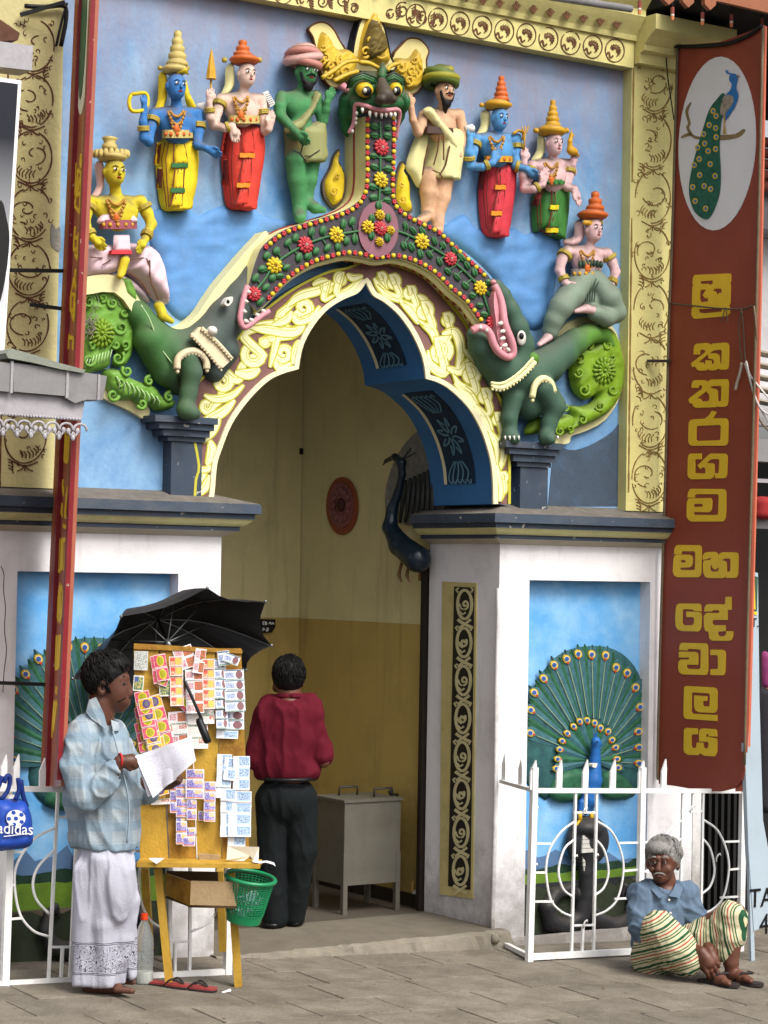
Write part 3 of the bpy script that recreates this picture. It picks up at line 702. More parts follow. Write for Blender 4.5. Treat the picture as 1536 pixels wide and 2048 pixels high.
def pil_lines(name, parent, xc, half, y0, y1, lean, Y, m, seed, w=2.6, keep=.8):
    mb = MB(); rnd = random.Random(seed); y = y0; s = 1
    X = lambda yy, u: xc + lean*(yy-y0) + u*half
    for e in (-.93,):
        dashed(mb, [(X(yy, e), yy) for yy in np.arange(y0-40, y1+30, 9)], w+.8, Y, rnd, .93, 9)
    while y < y1:
        r = 52
        oval = [(X(y, .02+.80*math.cos(a)), y+r*math.sin(a)) for a in np.arange(-1.2, 4.6, .16)]
        dashed(mb, oval if s > 0 else [(2*X(p[1],.02)-p[0], p[1]) for p in oval], w, Y, rnd, keep, 7)
        sp = spiral(X(y, .15*s), y-6, 5, 26, 1.1, 2.2, s, 20, half/42)
        dashed(mb, sp, w*.9, Y, rnd, keep, 6)
        for q in range(6):
            a = .4+q*.32; bx = X(y, -.45*s*math.cos(a)); by = y+18*math.sin(a)+10
            mb.ribbon(cr([(bx,by),(bx-s*5,by+7),(bx-s*4,by+15)],3), [1,w,.8] + [.8]*4 if False else w*.7, Y, .003)
        for q in range(4):
            bx = X(y, .62*s)+rnd.uniform(-3,3); by = y+44+q*6; mb.ribbon(cr([(bx,by),(bx-s*7,by+3),(bx-s*10,by+11)],3), w*.8, Y, .003)
        mb.ribbon(cr([(X(y,-.5),y+r-4),(X(y,0),y+r+6),(X(y,.5),y+r-2)],4), w, Y, .003)
        for q in (-1,0,1): mb.ribbon(cr([(X(y,0),y+r+4),(X(y,.12*q),y+r+12),(X(y,.3*q),y+r+16)],3), w*.8, Y, .003)
        for q in range(16):
            u_ = rnd.uniform(-.8,.85); bx, by = X(y, u_), y+rnd.uniform(-56,56); h_ = rnd.choice((-1,1)); mb.ribbon(spiral(bx, by, 1.5, rnd.uniform(4,8), .7, rnd.uniform(0,6), h_, 8, .85), [.5,w*.5,w*.6,w*.6,w*.6,w*.55,w*.5,w*.4,.4], Y, .003)
        y += 2*r+8; s = -s
    kind(mb.build(name, m, parent), 'stuff')
pil_lines('incised_pattern', pilR, 1308, 44, 170, 960, -.012, YP-.003, mat('brown_line_faded', (146,116,66), .8, .8, .3, 30, .1), 5, 2.0, .7)
pil_lines('incised_pattern', pilL, 66, 52, 90, 960, -.02, YP-.003, mat('brown_line_dark', (98,58,44), .8, .8, .3, 30, .1), 8, 2.5, .78)
# grey cement patch on the left pilaster
prism('cement_patch', cr([(104,447),(112,458),(120,455),(121,500),(112,500),(103,490),(101,470)],3,True), YP-.004, YP+.004, mat('cement_patch', (150,146,138), .8, .9, .15, 20, .5), pilL)
# ------------------------------------------------------------------ dark pedestals on the ledge that carry the beasts
def pedestal(name, cx_, top, y_b, wtop, wst, lean, lab):
    # outline widths in px at the front plane; three slabs then a shaft
    t = thing(name, lab, 'pedestal', at(cx_, y_b, -.02))
    yf = -.06; p0 = at(cx_, top, yf)
    s = 1/ppm(p0)/.83
    def slab(nm, ya, yb, w, out):
        a = at(cx_+lean*(ya-top), ya, -out); b = at(cx_+lean*(yb-top), yb, -out); mb = MB(); mb.box(((a.x+b.x)/2, (YW-out)/2, (a.z+b.z)/2), (w*s/2, (YW+out)/2, abs(a.z-b.z)/2)); return mb.build(nm, mSlate, t)
    slab('abacus', top, top+13, wtop, .085); slab('upper_step', top+14, top+26, wtop*.88, .065); slab('middle_step', top+27, top+40, wtop*.74, .045); slab('lower_step', top+41, top+50, wtop*.60, .025)
    slab('shaft', top+51, y_b, wst, .012)
pedestal('pedestal', 374, 833, 992, 118, 58, -.01, 'dark slate pedestal at the left springing of the arch')
pedestal('pedestal', 1069, 884, 1022, 118, 58, -.01, 'dark slate pedestal at the right springing of the arch')
# painted dark ground behind the right beast
prism('dark_ground', cr([(1250,800),(1236,850),(1200,880),(1150,900),(1108,890)],4)+[(1096,1012),(1252,1012)], YW-.004, YW+.004, mat('slate_wash', (70,84,100), .8, .7, .18, 6, .2, dirt=.4, dcol=(96,140,184), ds=4), gate)
# ------------------------------------------------------------------ passage behind the arch
XW = XR+.045; YB = 2.25
pas = thing('passage', 'dim passage behind the arch with cream walls and an ochre dado', 'passage', (0,1,0))
zd = atX(700,1242,XW).z; H = 3.75
def panel(nm, a, b, z0, z1, m, th=.03):
    mb = MB(); a = Vector(a); b = Vector(b); mid = (a+b)/2; d = (b-a); L_ = d.length; ang = math.atan2(d.y, d.x)
    mb.box((mid.x, mid.y, (z0+z1)/2), (L_/2, th/2, (z1-z0)/2), Matrix.Rotation(ang, 3, 'Z')); return mb.build(nm, m, pas)
panel('right_wall', (XW+.02,.74,0), (XW+.02,YB+.03,0), zd, H, mCreamW); panel('right_dado', (XW+.017,.74,0), (XW+.017,YB+.03,0), -.1, zd-.001, mOliveW)
panel('back_wall', (-2.6,YB+.02,0), (XW,YB+.02,0), zd+.004, H, mCreamW); panel('back_dado', (-2.6,YB+.016,0), (XW,YB+.016,0), -.1, zd+.003, mOliveW)
panel('skirting', (XW-.004,.76,0), (XW-.004,YB,0), -.1, .13, mDarkW, .016); panel('skirting', (-1.7,YB-.002,0), (XW,YB-.002,0), -.1, .16, mDarkW, .012)
mb = MB(); mb.box((-.4,1.45,H+.02),(1.6,1.0,.03)); mb.build('ceiling', mCreamW, pas)
mb = MB(); mb.box((-.4,1.42,-.02),(1.9,.83,.07)); mb.build('floor', mFloor, pas)
mb = MB(); mb.box((XW-.035,.735,1.1),(.035,.018,1.12)); mb.build('door_frame', mDarkW, pas)
# upright of the back doorway seen left of the man
panel('door_recess', (-.30,YB-.02,0), (.02,YB-.02,0), -.05, 1.62, mat('ochre_door', (120,100,52), .8, .6, .1, 6, .1), .03)
mb = MB(); mb.box(atX(603,903,XW)+Vector((-.01,0,0)), (.012,.018,.02)); mb.build('wall_socket', mBlack, pas)
# threshold step with a broken front lip
step = kind(thing('threshold_step', 'step', 'step')); del step['label']; del step['category']; step.name = 'threshold_step'
rs = random.Random(5); V = []; fs = []; nS = 46; fm = []
for i in range(nS+1):
    x = XL-.02+(XR-XL+.06)*i/nS; lip = -.10+rs.uniform(-.012,.01); g = gz(x,-.12)
    V += [Vector((x,.66,.052)), Vector((x,lip+.04+rs.uniform(-.006,.006),.05+rs.uniform(-.003,.003))), Vector((x,lip+rs.uniform(-.008,.008),.034+rs.uniform(-.012,.006))), Vector((x,lip-.02+rs.uniform(-.015,.01),g-.03))]
for i in range(nS):
    for j in range(3): a = i*4+j; fs.append((a, a+1, a+5, a+4)); fm.append(0 if j == 0 else 1)
obj('step_slab', V, fs, [mConc, mConcB], step, fm=fm)
mb = MB()
for i in range(9): mb.ball((XR-.02+rs.uniform(-.10,.07), -.07+rs.uniform(-.05,.03), -.03+rs.uniform(-.02,.04)), (rs.uniform(.02,.05), rs.uniform(.02,.04), rs.uniform(.02,.04)), 7, 5)
kind(mb.build('rubble', mConcB, step, True), 'stuff')
# ================================================================== painted niches with relief peacocks
def skymat():
    m = bpy.data.materials.new('niche_sky'); m.use_nodes = True; t = m.node_tree; L = t.links.new; b = t.nodes['Principled BSDF']; b.inputs['Roughness'].default_value = .6
    tc = N(t, 'ShaderNodeTexCoord'); n1 = N(t, 'ShaderNodeTexNoise', Scale=3.0, Detail=7.0, Roughness=.6); L(tc.outputs['Object'], n1.inputs['Vector'])
    r = N(t, 'ShaderNodeValToRGB'); e = r.color_ramp.elements; e[0].position = .42; e[1].position = .72; e[0].color = rgb(92,166,226,.86); e[1].color = rgb(158,204,238,.86)
    L(n1.outputs['Fac'], r.inputs['Fac']); L(r.outputs['Color'], b.inputs['Base Color'])
    nb = N(t, 'ShaderNodeTexNoise', Scale=40.0, Detail=4.0); L(tc.outputs['Object'], nb.inputs['Vector']); bp = N(t, 'ShaderNodeBump', Strength=.2, Distance=.01); L(nb.outputs['Fac'], bp.inputs['Height']); L(bp.outputs[0], b.inputs['Normal'])
    return m
mSky = skymat()
mHill = mat('painted_hills', (92,124,164), .8, .7, .1, 6); mHedge = mat('painted_hedge', (34,62,46), .8, .7, .3, 18)
mField = mat('painted_field', (108,142,44), .8, .7, .3, 5, dirt=.5, dcol=(58,92,40), ds=6); mEarth = mat('painted_earth', (52,60,44), .8, .8, .3, 8)
mTail = mat('tail_teal', (48,92,92), .8, .55, .35, 16, .3, 70, dirt=.4, dcol=(40,80,120), ds=9); mTailG = mat('tail_green', (46,98,70), .8, .55, .35, 22, .3)
mTailB = mat('tail_blue_green', (64,108,116), .8, .5, .3, 26, .3); mQuill = mat('quill_pale', (140,162,130), .8, .6)
mEyeY = mat('eye_yellow', (222,184,40), .8, .5, .15, 20); mEyeB = mat('eye_blue', (56,92,160), .8, .5); mEyeR = mat('eye_red', (196,70,40), .8, .5); mEyeW = mat('eye_white', (225,222,212), .8, .5)
mPea = mat('peacock_blue', (40,104,176), .85, .45, .15, 10, .15); mFeetY = mat('feet_yellow', (222,176,36), .8, .5, .1, 20); mCobra = mat('cobra_black', (46,46,48), .8, .5, .2, 12, .2, dust=.35)
mInk_ = mat('ink_black', (22,22,24), .8, .4); mBelly = mat('cobra_belly', (216,214,206), .8, .6, .1, 20)
YM = .09
def niche(LX, y_sky_px, cx_, lab, hills, y_hill, y_hedge, y_field, y_bot):
    t = thing('niche_mural', lab, 'mural', (sum(LX[:2])/2, YM, LX[3]))
    x0, x1 = LX[0]-.01, LX[1]+.01; zz = lambda py: at(cx_, py, YM).z
    prism('sky_panel', quadpoly(x0, x1, LX[2]+.01, zz(y_hill)-.02), YM+.004, YM+.05, mSky, t, fn=fw(YM+.004))
    pts = [at(px, py, YM) for px, py in hills]; P = [(x0, zz(y_hedge)-.01)] + [(x0, pts[0].z)] + [(p.x, p.z) for p in pts] + [(x1, pts[-1].z), (x1, zz(y_hedge)-.01)]
    prism('hills', P, YM, YM+.02, mHill, t, fn=fw(YM))
    r = random.Random(2); top = [(x1-(x1-x0)*i/24, zz(y_hedge)+r.uniform(-.012,.014)) for i in range(25)]
    prism('hedge', [(x0, zz(y_field)-.02), (x1, zz(y_field)-.02)] + top, YM-.004, YM+.02, mHedge, t, fn=fw(YM-.004))
    top = [(x1-(x1-x0)*i/16, zz(y_field)+r.uniform(-.006,.008)) for i in range(17)]
    prism('field', [(x0, zz(y_bot-110)), (x1, zz(y_bot-110))] + top, YM-.008, YM+.02, mField, t, fn=fw(YM-.008))
    top = [(x1-(x1-x0)*i/16, zz(y_bot-95)+r.uniform(-.02,.03)) for i in range(17)]
    prism('earth', [(x0, LX[3]-.02), (x1, LX[3]-.02)] + top, YM-.012, YM+.02, mEarth, t, fn=fw(YM-.012))
    return t
niche(RN, 1163, 1180, 'recessed blue niche painting with hills and green field, right of the doorway', [(1060,1700),(1075,1715),(1090,1712),(1112,1699),(1135,1712),(1150,1716),(1195,1722),(1216,1704),(1240,1720),(1262,1716),(1285,1718)], 1725, 1728, 1741, 1868)
niche(LN, 1143, 190, 'recessed blue niche painting with dark field behind the lottery seller', [(30,1720),(50,1700),(70,1722),(110,1712),(135,1690),(150,1720),(200,1700),(240,1725),(330,1710)], 1735, 1738, 1760, 1920)
def flat_leaf(mb, x0, y0, x1, y1, w, Y, lift, tipw=.9, ridge=True):
    """a feather: tapered strip with a raised midrib"""
    n = 7; dx, dy = x1-x0, y1-y0; l = math.hypot(dx, dy); nx, ny = -dy/l, dx/l; vs = []
    for i in range(n):
        t = i/(n-1); ww = w*(.25+.75*t)*(math.sqrt(max(0, 1-((t-.8)/.2)**2)) if t > .8 else 1)
        cx_, cy_ = x0+dx*t, y0+dy*t; a = at(cx_+nx*ww/2, cy_+ny*ww/2, Y); b = at(cx_, cy_, Y); c = at(cx_-nx*ww/2, cy_-ny*ww/2, Y)
        lf = lift*(.5+.5*t); vs += [a, b+Vector((0,-lf,0)), c]
    fs = []
    for i in range(n-1): k = i*3; fs += [(k,k+1,k+4,k+3),(k+1,k+2,k+5,k+4)]
    mb.add(vs, fs)
def peacock(lab, ox, oy, s, sx, eyes_o, eyes_i, x_clip, mirror=1):
    t = thing('peacock_relief', lab, 'relief', at(ox, oy, YM))
    T = lambda x, y: (ox+(x-1189)*s*sx*mirror, oy+(y-1521)*s)
    r = random.Random(4)
    ol = [(1040,1540),(1044,1450),(1062,1390),(1085,1345),(1115,1312),(1150,1296),(1200,1292),(1240,1305),(1270,1335),(1288,1380),(1294,1440),(1292,1500),(1290,1560),(1250,1600),(1200,1560),(1130,1560),(1090,1600)]
    pillow('tail_ground', cr([T(*p) for p in ol], 3, True), YM, .018, mTail, t, 9, 30)
    fanc = T(1189, 1521); YF = YM-.018
    for i, (ex, ey) in enumerate(eyes_o):
        if i:                                             # green spike between two eyes
            px_, py_ = eyes_o[i-1]; mx, my = (ex+px_)/2, (ey+py_)/2; dx, dy = mx-1189, my-1521; l = math.hypot(dx, dy); k = 1+(17+r.uniform(-7,5))/l
            mb = MB(); a = T(1189+dx*.42, 1521+dy*.42); b = T(1189+dx*k, 1521+dy*k); flat_leaf(mb, *a, *b, 26*s, YF-.001, .008); mb.build('green_feather', mTailG, t)
    for i, (ex, ey) in enumerate(eyes_o):
        dx, dy = ex-1189, ey-1521; l = math.hypot(dx, dy)
        mb = MB(); a = T(1189+dx*.40, 1521+dy*.40); b = T(1189+dx*(1+20/l), 1521+dy*(1+20/l)); flat_leaf(mb, *a, *b, 33*s, YF-.004, .009); f = mb.build('tail_feather', mTailB, t)
        mb = MB(); c = T(1189+dx*(1-14/l), 1521+dy*(1-14/l)); mb.ribbon([a, c], 1.5, YF-.0145, .002)
        mb.build('quill', mQuill, f)
    for i, (ex, ey) in enumerate(eyes_i):
        dx, dy = ex-1189, ey-1521; l = math.hypot(dx, dy)
        mb = MB(); a = T(1189+dx*.1, 1521+dy*.1); b = T(1189+dx*(1+12/l), 1521+dy*(1+12/l)); flat_leaf(mb, *a, *b, 25*s, YF-.014, .009); mb.build('inner_feather', mTailG if i % 2 else mTailB, t)
    for lst, q, yy in ((eyes_o, .84, YF-.016), (eyes_i, .66, YF-.026)):
        for ex, ey in lst:
            dx, dy = ex-1189, ey-1521; l = math.hypot(dx, dy); ux, uy = dx/l, dy/l; x, y = T(ex, ey); rot = math.atan2(uy*1, ux*mirror)
            e = prism('eye_spot', ellp(x, y, 10.5*q*s, 8.5*q*s, 12, rot), yy, yy+.012, mEyeY, t)
            x2, y2 = T(ex-ux*8*q, ey-uy*8*q); prism('eye_drop', ellp(x2, y2, 5*q*s, 2.6*q*s, 8, rot), yy-.002, yy+.006, mEyeR, e)
            prism('eye_ring', ellp(x, y, 6.6*q*s, 6.2*q*s, 12, rot), yy-.003, yy+.006, mEyeW, e); prism('pupil', ellp(x, y, 5.4*q*s, 5.2*q*s, 10, rot), yy-.005, yy+.004, mEyeB, e)
    # lower wings
    for w_ in ([(1170,1545),(1140,1538),(1112,1555),(1098,1585),(1110,1602),(1140,1604),(1165,1590)], [(1205,1550),(1225,1540),(1255,1560),(1268,1585),(1250,1598),(1222,1600),(1205,1590)]):
        pillow('wing', cr([T(*p) for p in w_], 3, True), YF-.006, .03, mTailG, t, 7, 14)
    d = lambda x, y, o: at(*T(x, y), YF-o); u = s/ppm(at(ox, oy, YM))
    S = SDF(.012); S.chain([d(1192,1492,.075), d(1190,1520,.065), d(1186,1560,.06), d(1178,1600,.05), d(1170,1618,.04)], [9*u,11*u,18*u,17*u,12*u]); S.ell(d(1192,1484,.08), (10*u,10*u,11*u)); S.cone(d(1196,1484,.09), d(1205,1490,.10), 4*u, 1.5*u)
    S.cone(d(1163,1605,.05), d(1160,1630,.05), 7*u, 5*u); S.cone(d(1180,1605,.05), d(1183,1630,.05), 7*u, 5*u)
    S.mesh('body', .006, mPea, t); e_ = MB(); [e_.tube([d(1191,1478,.08), d(1191+k_*3,1466,.085)], .003, 4) for k_ in (-1,0,1)]; kind(e_.build('crest', mPea, t), 'stuff'); MB().ball(d(1194,1484,.085+10*u), 2*u, 6, 4).build('eye', mInk_, t)
    mb = MB()
    for x in (1160, 1183):
        mb.tube([d(x,1622,.055), d(x,1642,.06)], 4.6*u, 7)
        for a in (-9,-3,3,9): mb.tube([d(x,1640,.06), d(x+a*.7,1650,.07), d(x+a,1658,.062)], [3.4*u,2.8*u,1.2*u], 6)
    kind(mb.build('feet', mFeetY, t, True), 'part') if False else mb.build('feet', mFeetY, t, True)
    prism('throat_patch', ellp(*T(1192,1531), 8*s, 5*s, 9), YF-.10, YF-.06, mEyeW, t)
    # cobra
    c = thing('cobra_relief', 'dark coiled cobra relief ' + ('under the peacock, right of the doorway' if mirror > 0 else 'in the niche behind the lottery seller'), 'relief', d(1180,1830,0))
    S = SDF(.02); S.ell(d(1175,1682,.035), (52*u,24*u,50*u)); S.ell(d(1174,1656,.05), (36*u,30*u,20*u)); 
    S.chain([d(1172,1700,.03), d(1172,1745,.05), d(1172,1790,.05), d(1160,1835,.04), d(1130,1853,.03), d(1103,1845,.03), d(1094,1815,.03), d(1110,1788,.02), d(1140,1778,.02), d(1158,1795,.015)], [22*u,14*u,15*u,17*u,17*u,17*u,16*u,13*u,12*u,12*u], .012)
    S.chain([d(1175,1810,.04), d(1190,1838,.04), d(1225,1852,.04), d(1255,1842,.03), d(1266,1815,.03), d(1262,1785,.02), d(1250,1772,.02), d(1244,1790,.02)], [14*u,17*u,17*u,15*u,12*u,8*u,6*u,4*u], .012)
    S.mesh('body', .008, mCobra, c, clip=YM+.03)
    mb = MB()
    for i in range(11):
        y = 1674+i*9; w = 15-abs(i-3)*1.2 if i > 3 else 12+i*.8; mb.box(d(1174+i*.1, y, .085-.002*i if i > 3 else .098), (w*u, .006, 3.9*u))
    mb.build('belly_scales', mBelly, c)
eo = [(1061,1466),(1062,1420),(1069,1385),(1088,1357),(1109,1330),(1134,1318),(1157,1308),(1184,1309),(1212,1311),(1233,1335),(1255,1346),(1272,1375),(1281,1414),(1278,1463),(1279,1495),(1279,1527)]
ei = [(1113,1537),(1116,1518),(1120,1499),(1125,1482),(1135,1467),(1148,1453),(1160,1443),(1175,1441),(1190,1446),(1202,1456),(1217,1463),(1225,1480),(1232,1495),(1235,1518),(1237,1535)]
peacock('spread tailed peacock relief standing on a cobra, right of the doorway', 1189, 1521, 1, 1, eo, ei, None)
eo2 = [(1316,1560),(1318,1510)] + [(2*1186-x+14, y) for x, y in eo if y < 1500] ; eo2 = sorted(eo2, key=lambda p: math.atan2(p[1]-1521, p[0]-1189))
peacock('spread tailed peacock relief half hidden behind the umbrella and lottery seller', 186, 1532, 1.12, 1.1, eo2[:-1], ei, None, -1)

# ================================================================== white iron fences
mIron = mat('white_iron', (238,238,236), .86, .45, .04, 12, .12, 50, dirt=.35, dcol=(150,130,110), ds=9)
def fence(lab, Y, posts, rail, bottom, spikes, rods, cross, arcs, bars, extra=None):
    p0 = at(*posts[0][1], Y); t = thing('iron_fence', lab, 'fence', (p0.x, Y, gz(p0.x, Y)))
    A = lambda p, dy=0: at(p[0], p[1], Y+dy)
    for a, b in posts: MB().bar(A(a), A(b), .036, .03, (0,1,0)).build('post', mIron, t)
    for a, b in rail: MB().bar(A(a,.004), A(b,.004), .026, .022, (0,1,0)).build('rail', mIron, t)
    for a, b in bottom: MB().bar(A(a,.004), A(b,.004), .034, .026, (0,1,0)).build('bottom_rail', mIron, t)
    for x, yt, yb, w in spikes:
        prism('spike', [(x-w/2, yt+26), (x+w*.38, yt), (x+w/2, yt+22), (x+w/2-1, yb), (x-w/2-1, yb)], Y-.006, Y+.006, mIron, t, back=True)
    for a, b in rods: MB().bar(A(a,.006), A(b,.006), .014, .014, (0,1,0)).build('rod', mIron, t)
    for a, b in bars: MB().bar(A(a,.007), A(b,.007), .011, .011, (0,1,0)).build('cross_bar', mIron, t)
    for pts in arcs: MB().tube([A(p,.008) for p in cr(pts, 6)], .0068, 6).build('ring_half', mIron, t, True)
    for x, y in cross:
        MB().tube([A((x-1,y+8),-.004), A((x-1,y+2),-.012), A((x+2,y-5),-.016), A((x+6,y-8),-.014), A((x+7,y-4),-.014)], .0042, 5).build('hook', mIron, t, True)
    if extra: extra(t, A)
YFR = -.5
def pan(dx, k):   # one pair of rods with its rings; k squeezes it
    T = lambda p: (1168+dx+(p[0]-1168)*k, p[1]-dx*.012)
    rods = [((1151,1585),(1143,1903)), ((1193,1585),(1187,1902)), ((1172,1585),(1171,1624)), ((1166,1853),(1164,1902))]
    bars = [((1147,1625),(1191,1625)), ((1144,1851),(1187,1850))] 
    arcs = [[(1149,1643),(1122,1664),(1099,1700),(1092,1744),(1101,1798),(1121,1822),(1144,1833)], [(1147,1680),(1128,1699),(1117,1742),(1126,1777),(1144,1793)], [(1192,1641),(1222,1662),(1241,1700),(1247,1742),(1236,1795),(1215,1820),(1188,1832)], [(1190,1677),(1208,1700),(1217,1742),(1208,1775),(1188,1792)]]
    bars += [((1068,1687),(1101,1687)), ((1066,1745),(1092,1745)), ((1064,1803),(1106,1803)), ((1238,1686),(1280,1685)), ((1247,1742),(1279,1739)), ((1229,1798),(1278,1795))]
    f = lambda L: [tuple(T(p) for p in e) for e in L]
    return f(rods), f(bars), [[T(p) for p in a] for a in arcs]
r1, b1, a1 = pan(0, 1); r2, b2, a2 = pan(214, .96)
def sidep(t, A):
    c = A((1068,1581)); w = Vector((.93, -.03, c.z+.005)); MB().bar(c, w, .024, .02).build('side_rail', mIron, t)
    for q in (.42, .93):
        p = c.lerp(w, q); mb = MB(); mb.add([p+Vector((0,-.018,-.01)), p+Vector((0,.018,-.01)), p+Vector((0,.018,.10)), p+Vector((0,-.008,.165)), p+Vector((0,-.018,.10)), p+Vector((.008,-.018,-.01)), p+Vector((.008,.018,-.01)), p+Vector((.008,.018,.10)), p+Vector((.008,-.008,.165)), p+Vector((.008,-.018,.10))], [(0,1,2,3,4),(9,8,7,6,5),(0,5,6,1),(1,6,7,2),(2,7,8,3),(3,8,9,4),(4,9,5,0)]); mb.build('side_spike', mIron, t)
    d = A((1061,1914)); MB().bar(d, Vector((.95,-.02,d.z)), .026, .024).build('side_rail', mIron, t)
fence('white spiked iron fence with ring pattern in front of the right niche', YFR, [((1069,1535),(1058,1924)), ((1285,1535),(1277,1918)), ((1487,1545),(1480,1910))], [((1066,1581),(1488,1582))], [((1058,1914),(1278,1902)), ((1280,1902),(1480,1896))],
      [(1068,1520,1580,13),(1120,1519,1580,11),(1172,1519,1580,11),(1227,1519,1580,11),(1284,1521,1580,12),(1329,1518,1580,10)], r1+r2, [(1168,1848),(1168,1622),(1148,1718),(1190,1716),(1068,1735),(1434,1715),(1382,1618),(1070,1622)], a1+a2, b1+b2, sidep)
YFL = -.45
ro = [((116,1584),(97,1956)), ((157,1584),(140,1953)), ((136,1590),(135,1632)), ((125,1895),(122,1954)), ((350,1886),(350,1944)), ((381,1600),(379,1940)), ((343,1600),(339,1945))]
br = [((113,1634),(154,1634)), ((100,1894),(143,1894)), ((27,1704),(48,1704)), ((24,1770),(29,1770)), ((21,1838),(45,1836)), ((339,1884),(380,1883)), ((437,1822),(456,1820)), ((210,1702),(290,1702)), ((212,1768),(280,1768))]
ar = [[(112,1655),(67,1679),(35,1726),(29,1770),(40,1828),(66,1861),(97,1873)], [(110,1699),(77,1733),(66,1766),(73,1799),(98,1828)], [(155,1655),(190,1682),(209,1740),(205,1800),(180,1850),(143,1873)], [(380,1864),(412,1848),(437,1817),(446,1770),(435,1710),(384,1662)], [(339,1862),(300,1840),(280,1790),(285,1720),(340,1660)]]
fence('white spiked iron fence behind the lottery seller and his stall', YFL, [((22,1590),(9,1975)), ((462,1590),(455,1951)), ((262,1590),(252,1960))], [((-60,1576),(464,1584))], [((-60,1974),(10,1969)), ((10,1969),(456,1944))],
      [(9,1509,1575,12),(34,1509,1575,12),(86,1516,1578,12),(130,1516,1578,12),(300,1516,1580,11),(352,1516,1580,11),(404,1516,1580,11)], ro, [], ar, br)
# ================================================================== hanging sign boards
mSign = mat('sign_brown', (142,66,48), .92, .5, .08, 4, .06, 40, dirt=.3, dcol=(96,52,40), ds=2.5); mSignE = mat('sign_edge_orange', (206,112,84), .8, .6, .1, 8)
mLet = mat('sign_yellow', (226,186,48), .95, .5, .06, 9); mOval = mat('oval_white', (226,226,228), .88, .5, .04, 5); mPole = mat('bamboo_grey', (118,104,80), .8, .7, .2, 20)
XS = at(1340,900,-.1).x
sx = lambda o: (lambda a, b: atX(a, b, XS-o))
sgn = thing('sign_board', 'tall brown hanging sign with yellow Sinhala letters and white peacock oval', 'sign', atX(1400,1580,XS))
plate('board', [(1354,92),(1440,84),(1490,66),(1526,50),(1516,600),(1503,1100),(1489,1540),(1484,1560),(1470,1576),(1440,1583),(1400,1581),(1350,1572),(1318,1568),(1316,1540),(1331,1000),(1345,480)], sx(0), (.02,0,0), mSign, sgn)
plate('edge_strip', [(1521,52),(1530,52),(1520,600),(1507,1100),(1494,1583),(1470,1583),(1476,1550),(1488,1000),(1500,600)], sx(-.024), (.016,0,0), mSignE, sgn)
for pts in ([(1355,92),(1344,480),(1338,640),(1332,900),(1326,1100),(1318,1380),(1315,1540),(1317,1558)], [(1526,56),(1516,480),(1509,760),(1500,1080),(1494,1300),(1489,1530)]):
    MB().tube([atX(x, y, XS-.012) for x, y in cr(pts, 4)], .009, 6).build('frame_pole', mPole, sgn, True)
MB().tube([atX(x, y, XS-.014) for x, y in cr([(1350,93),(1400,92),(1450,88),(1490,74),(1524,52)],4)], .012, 6).build('top_sag', mBlack, sgn, True)
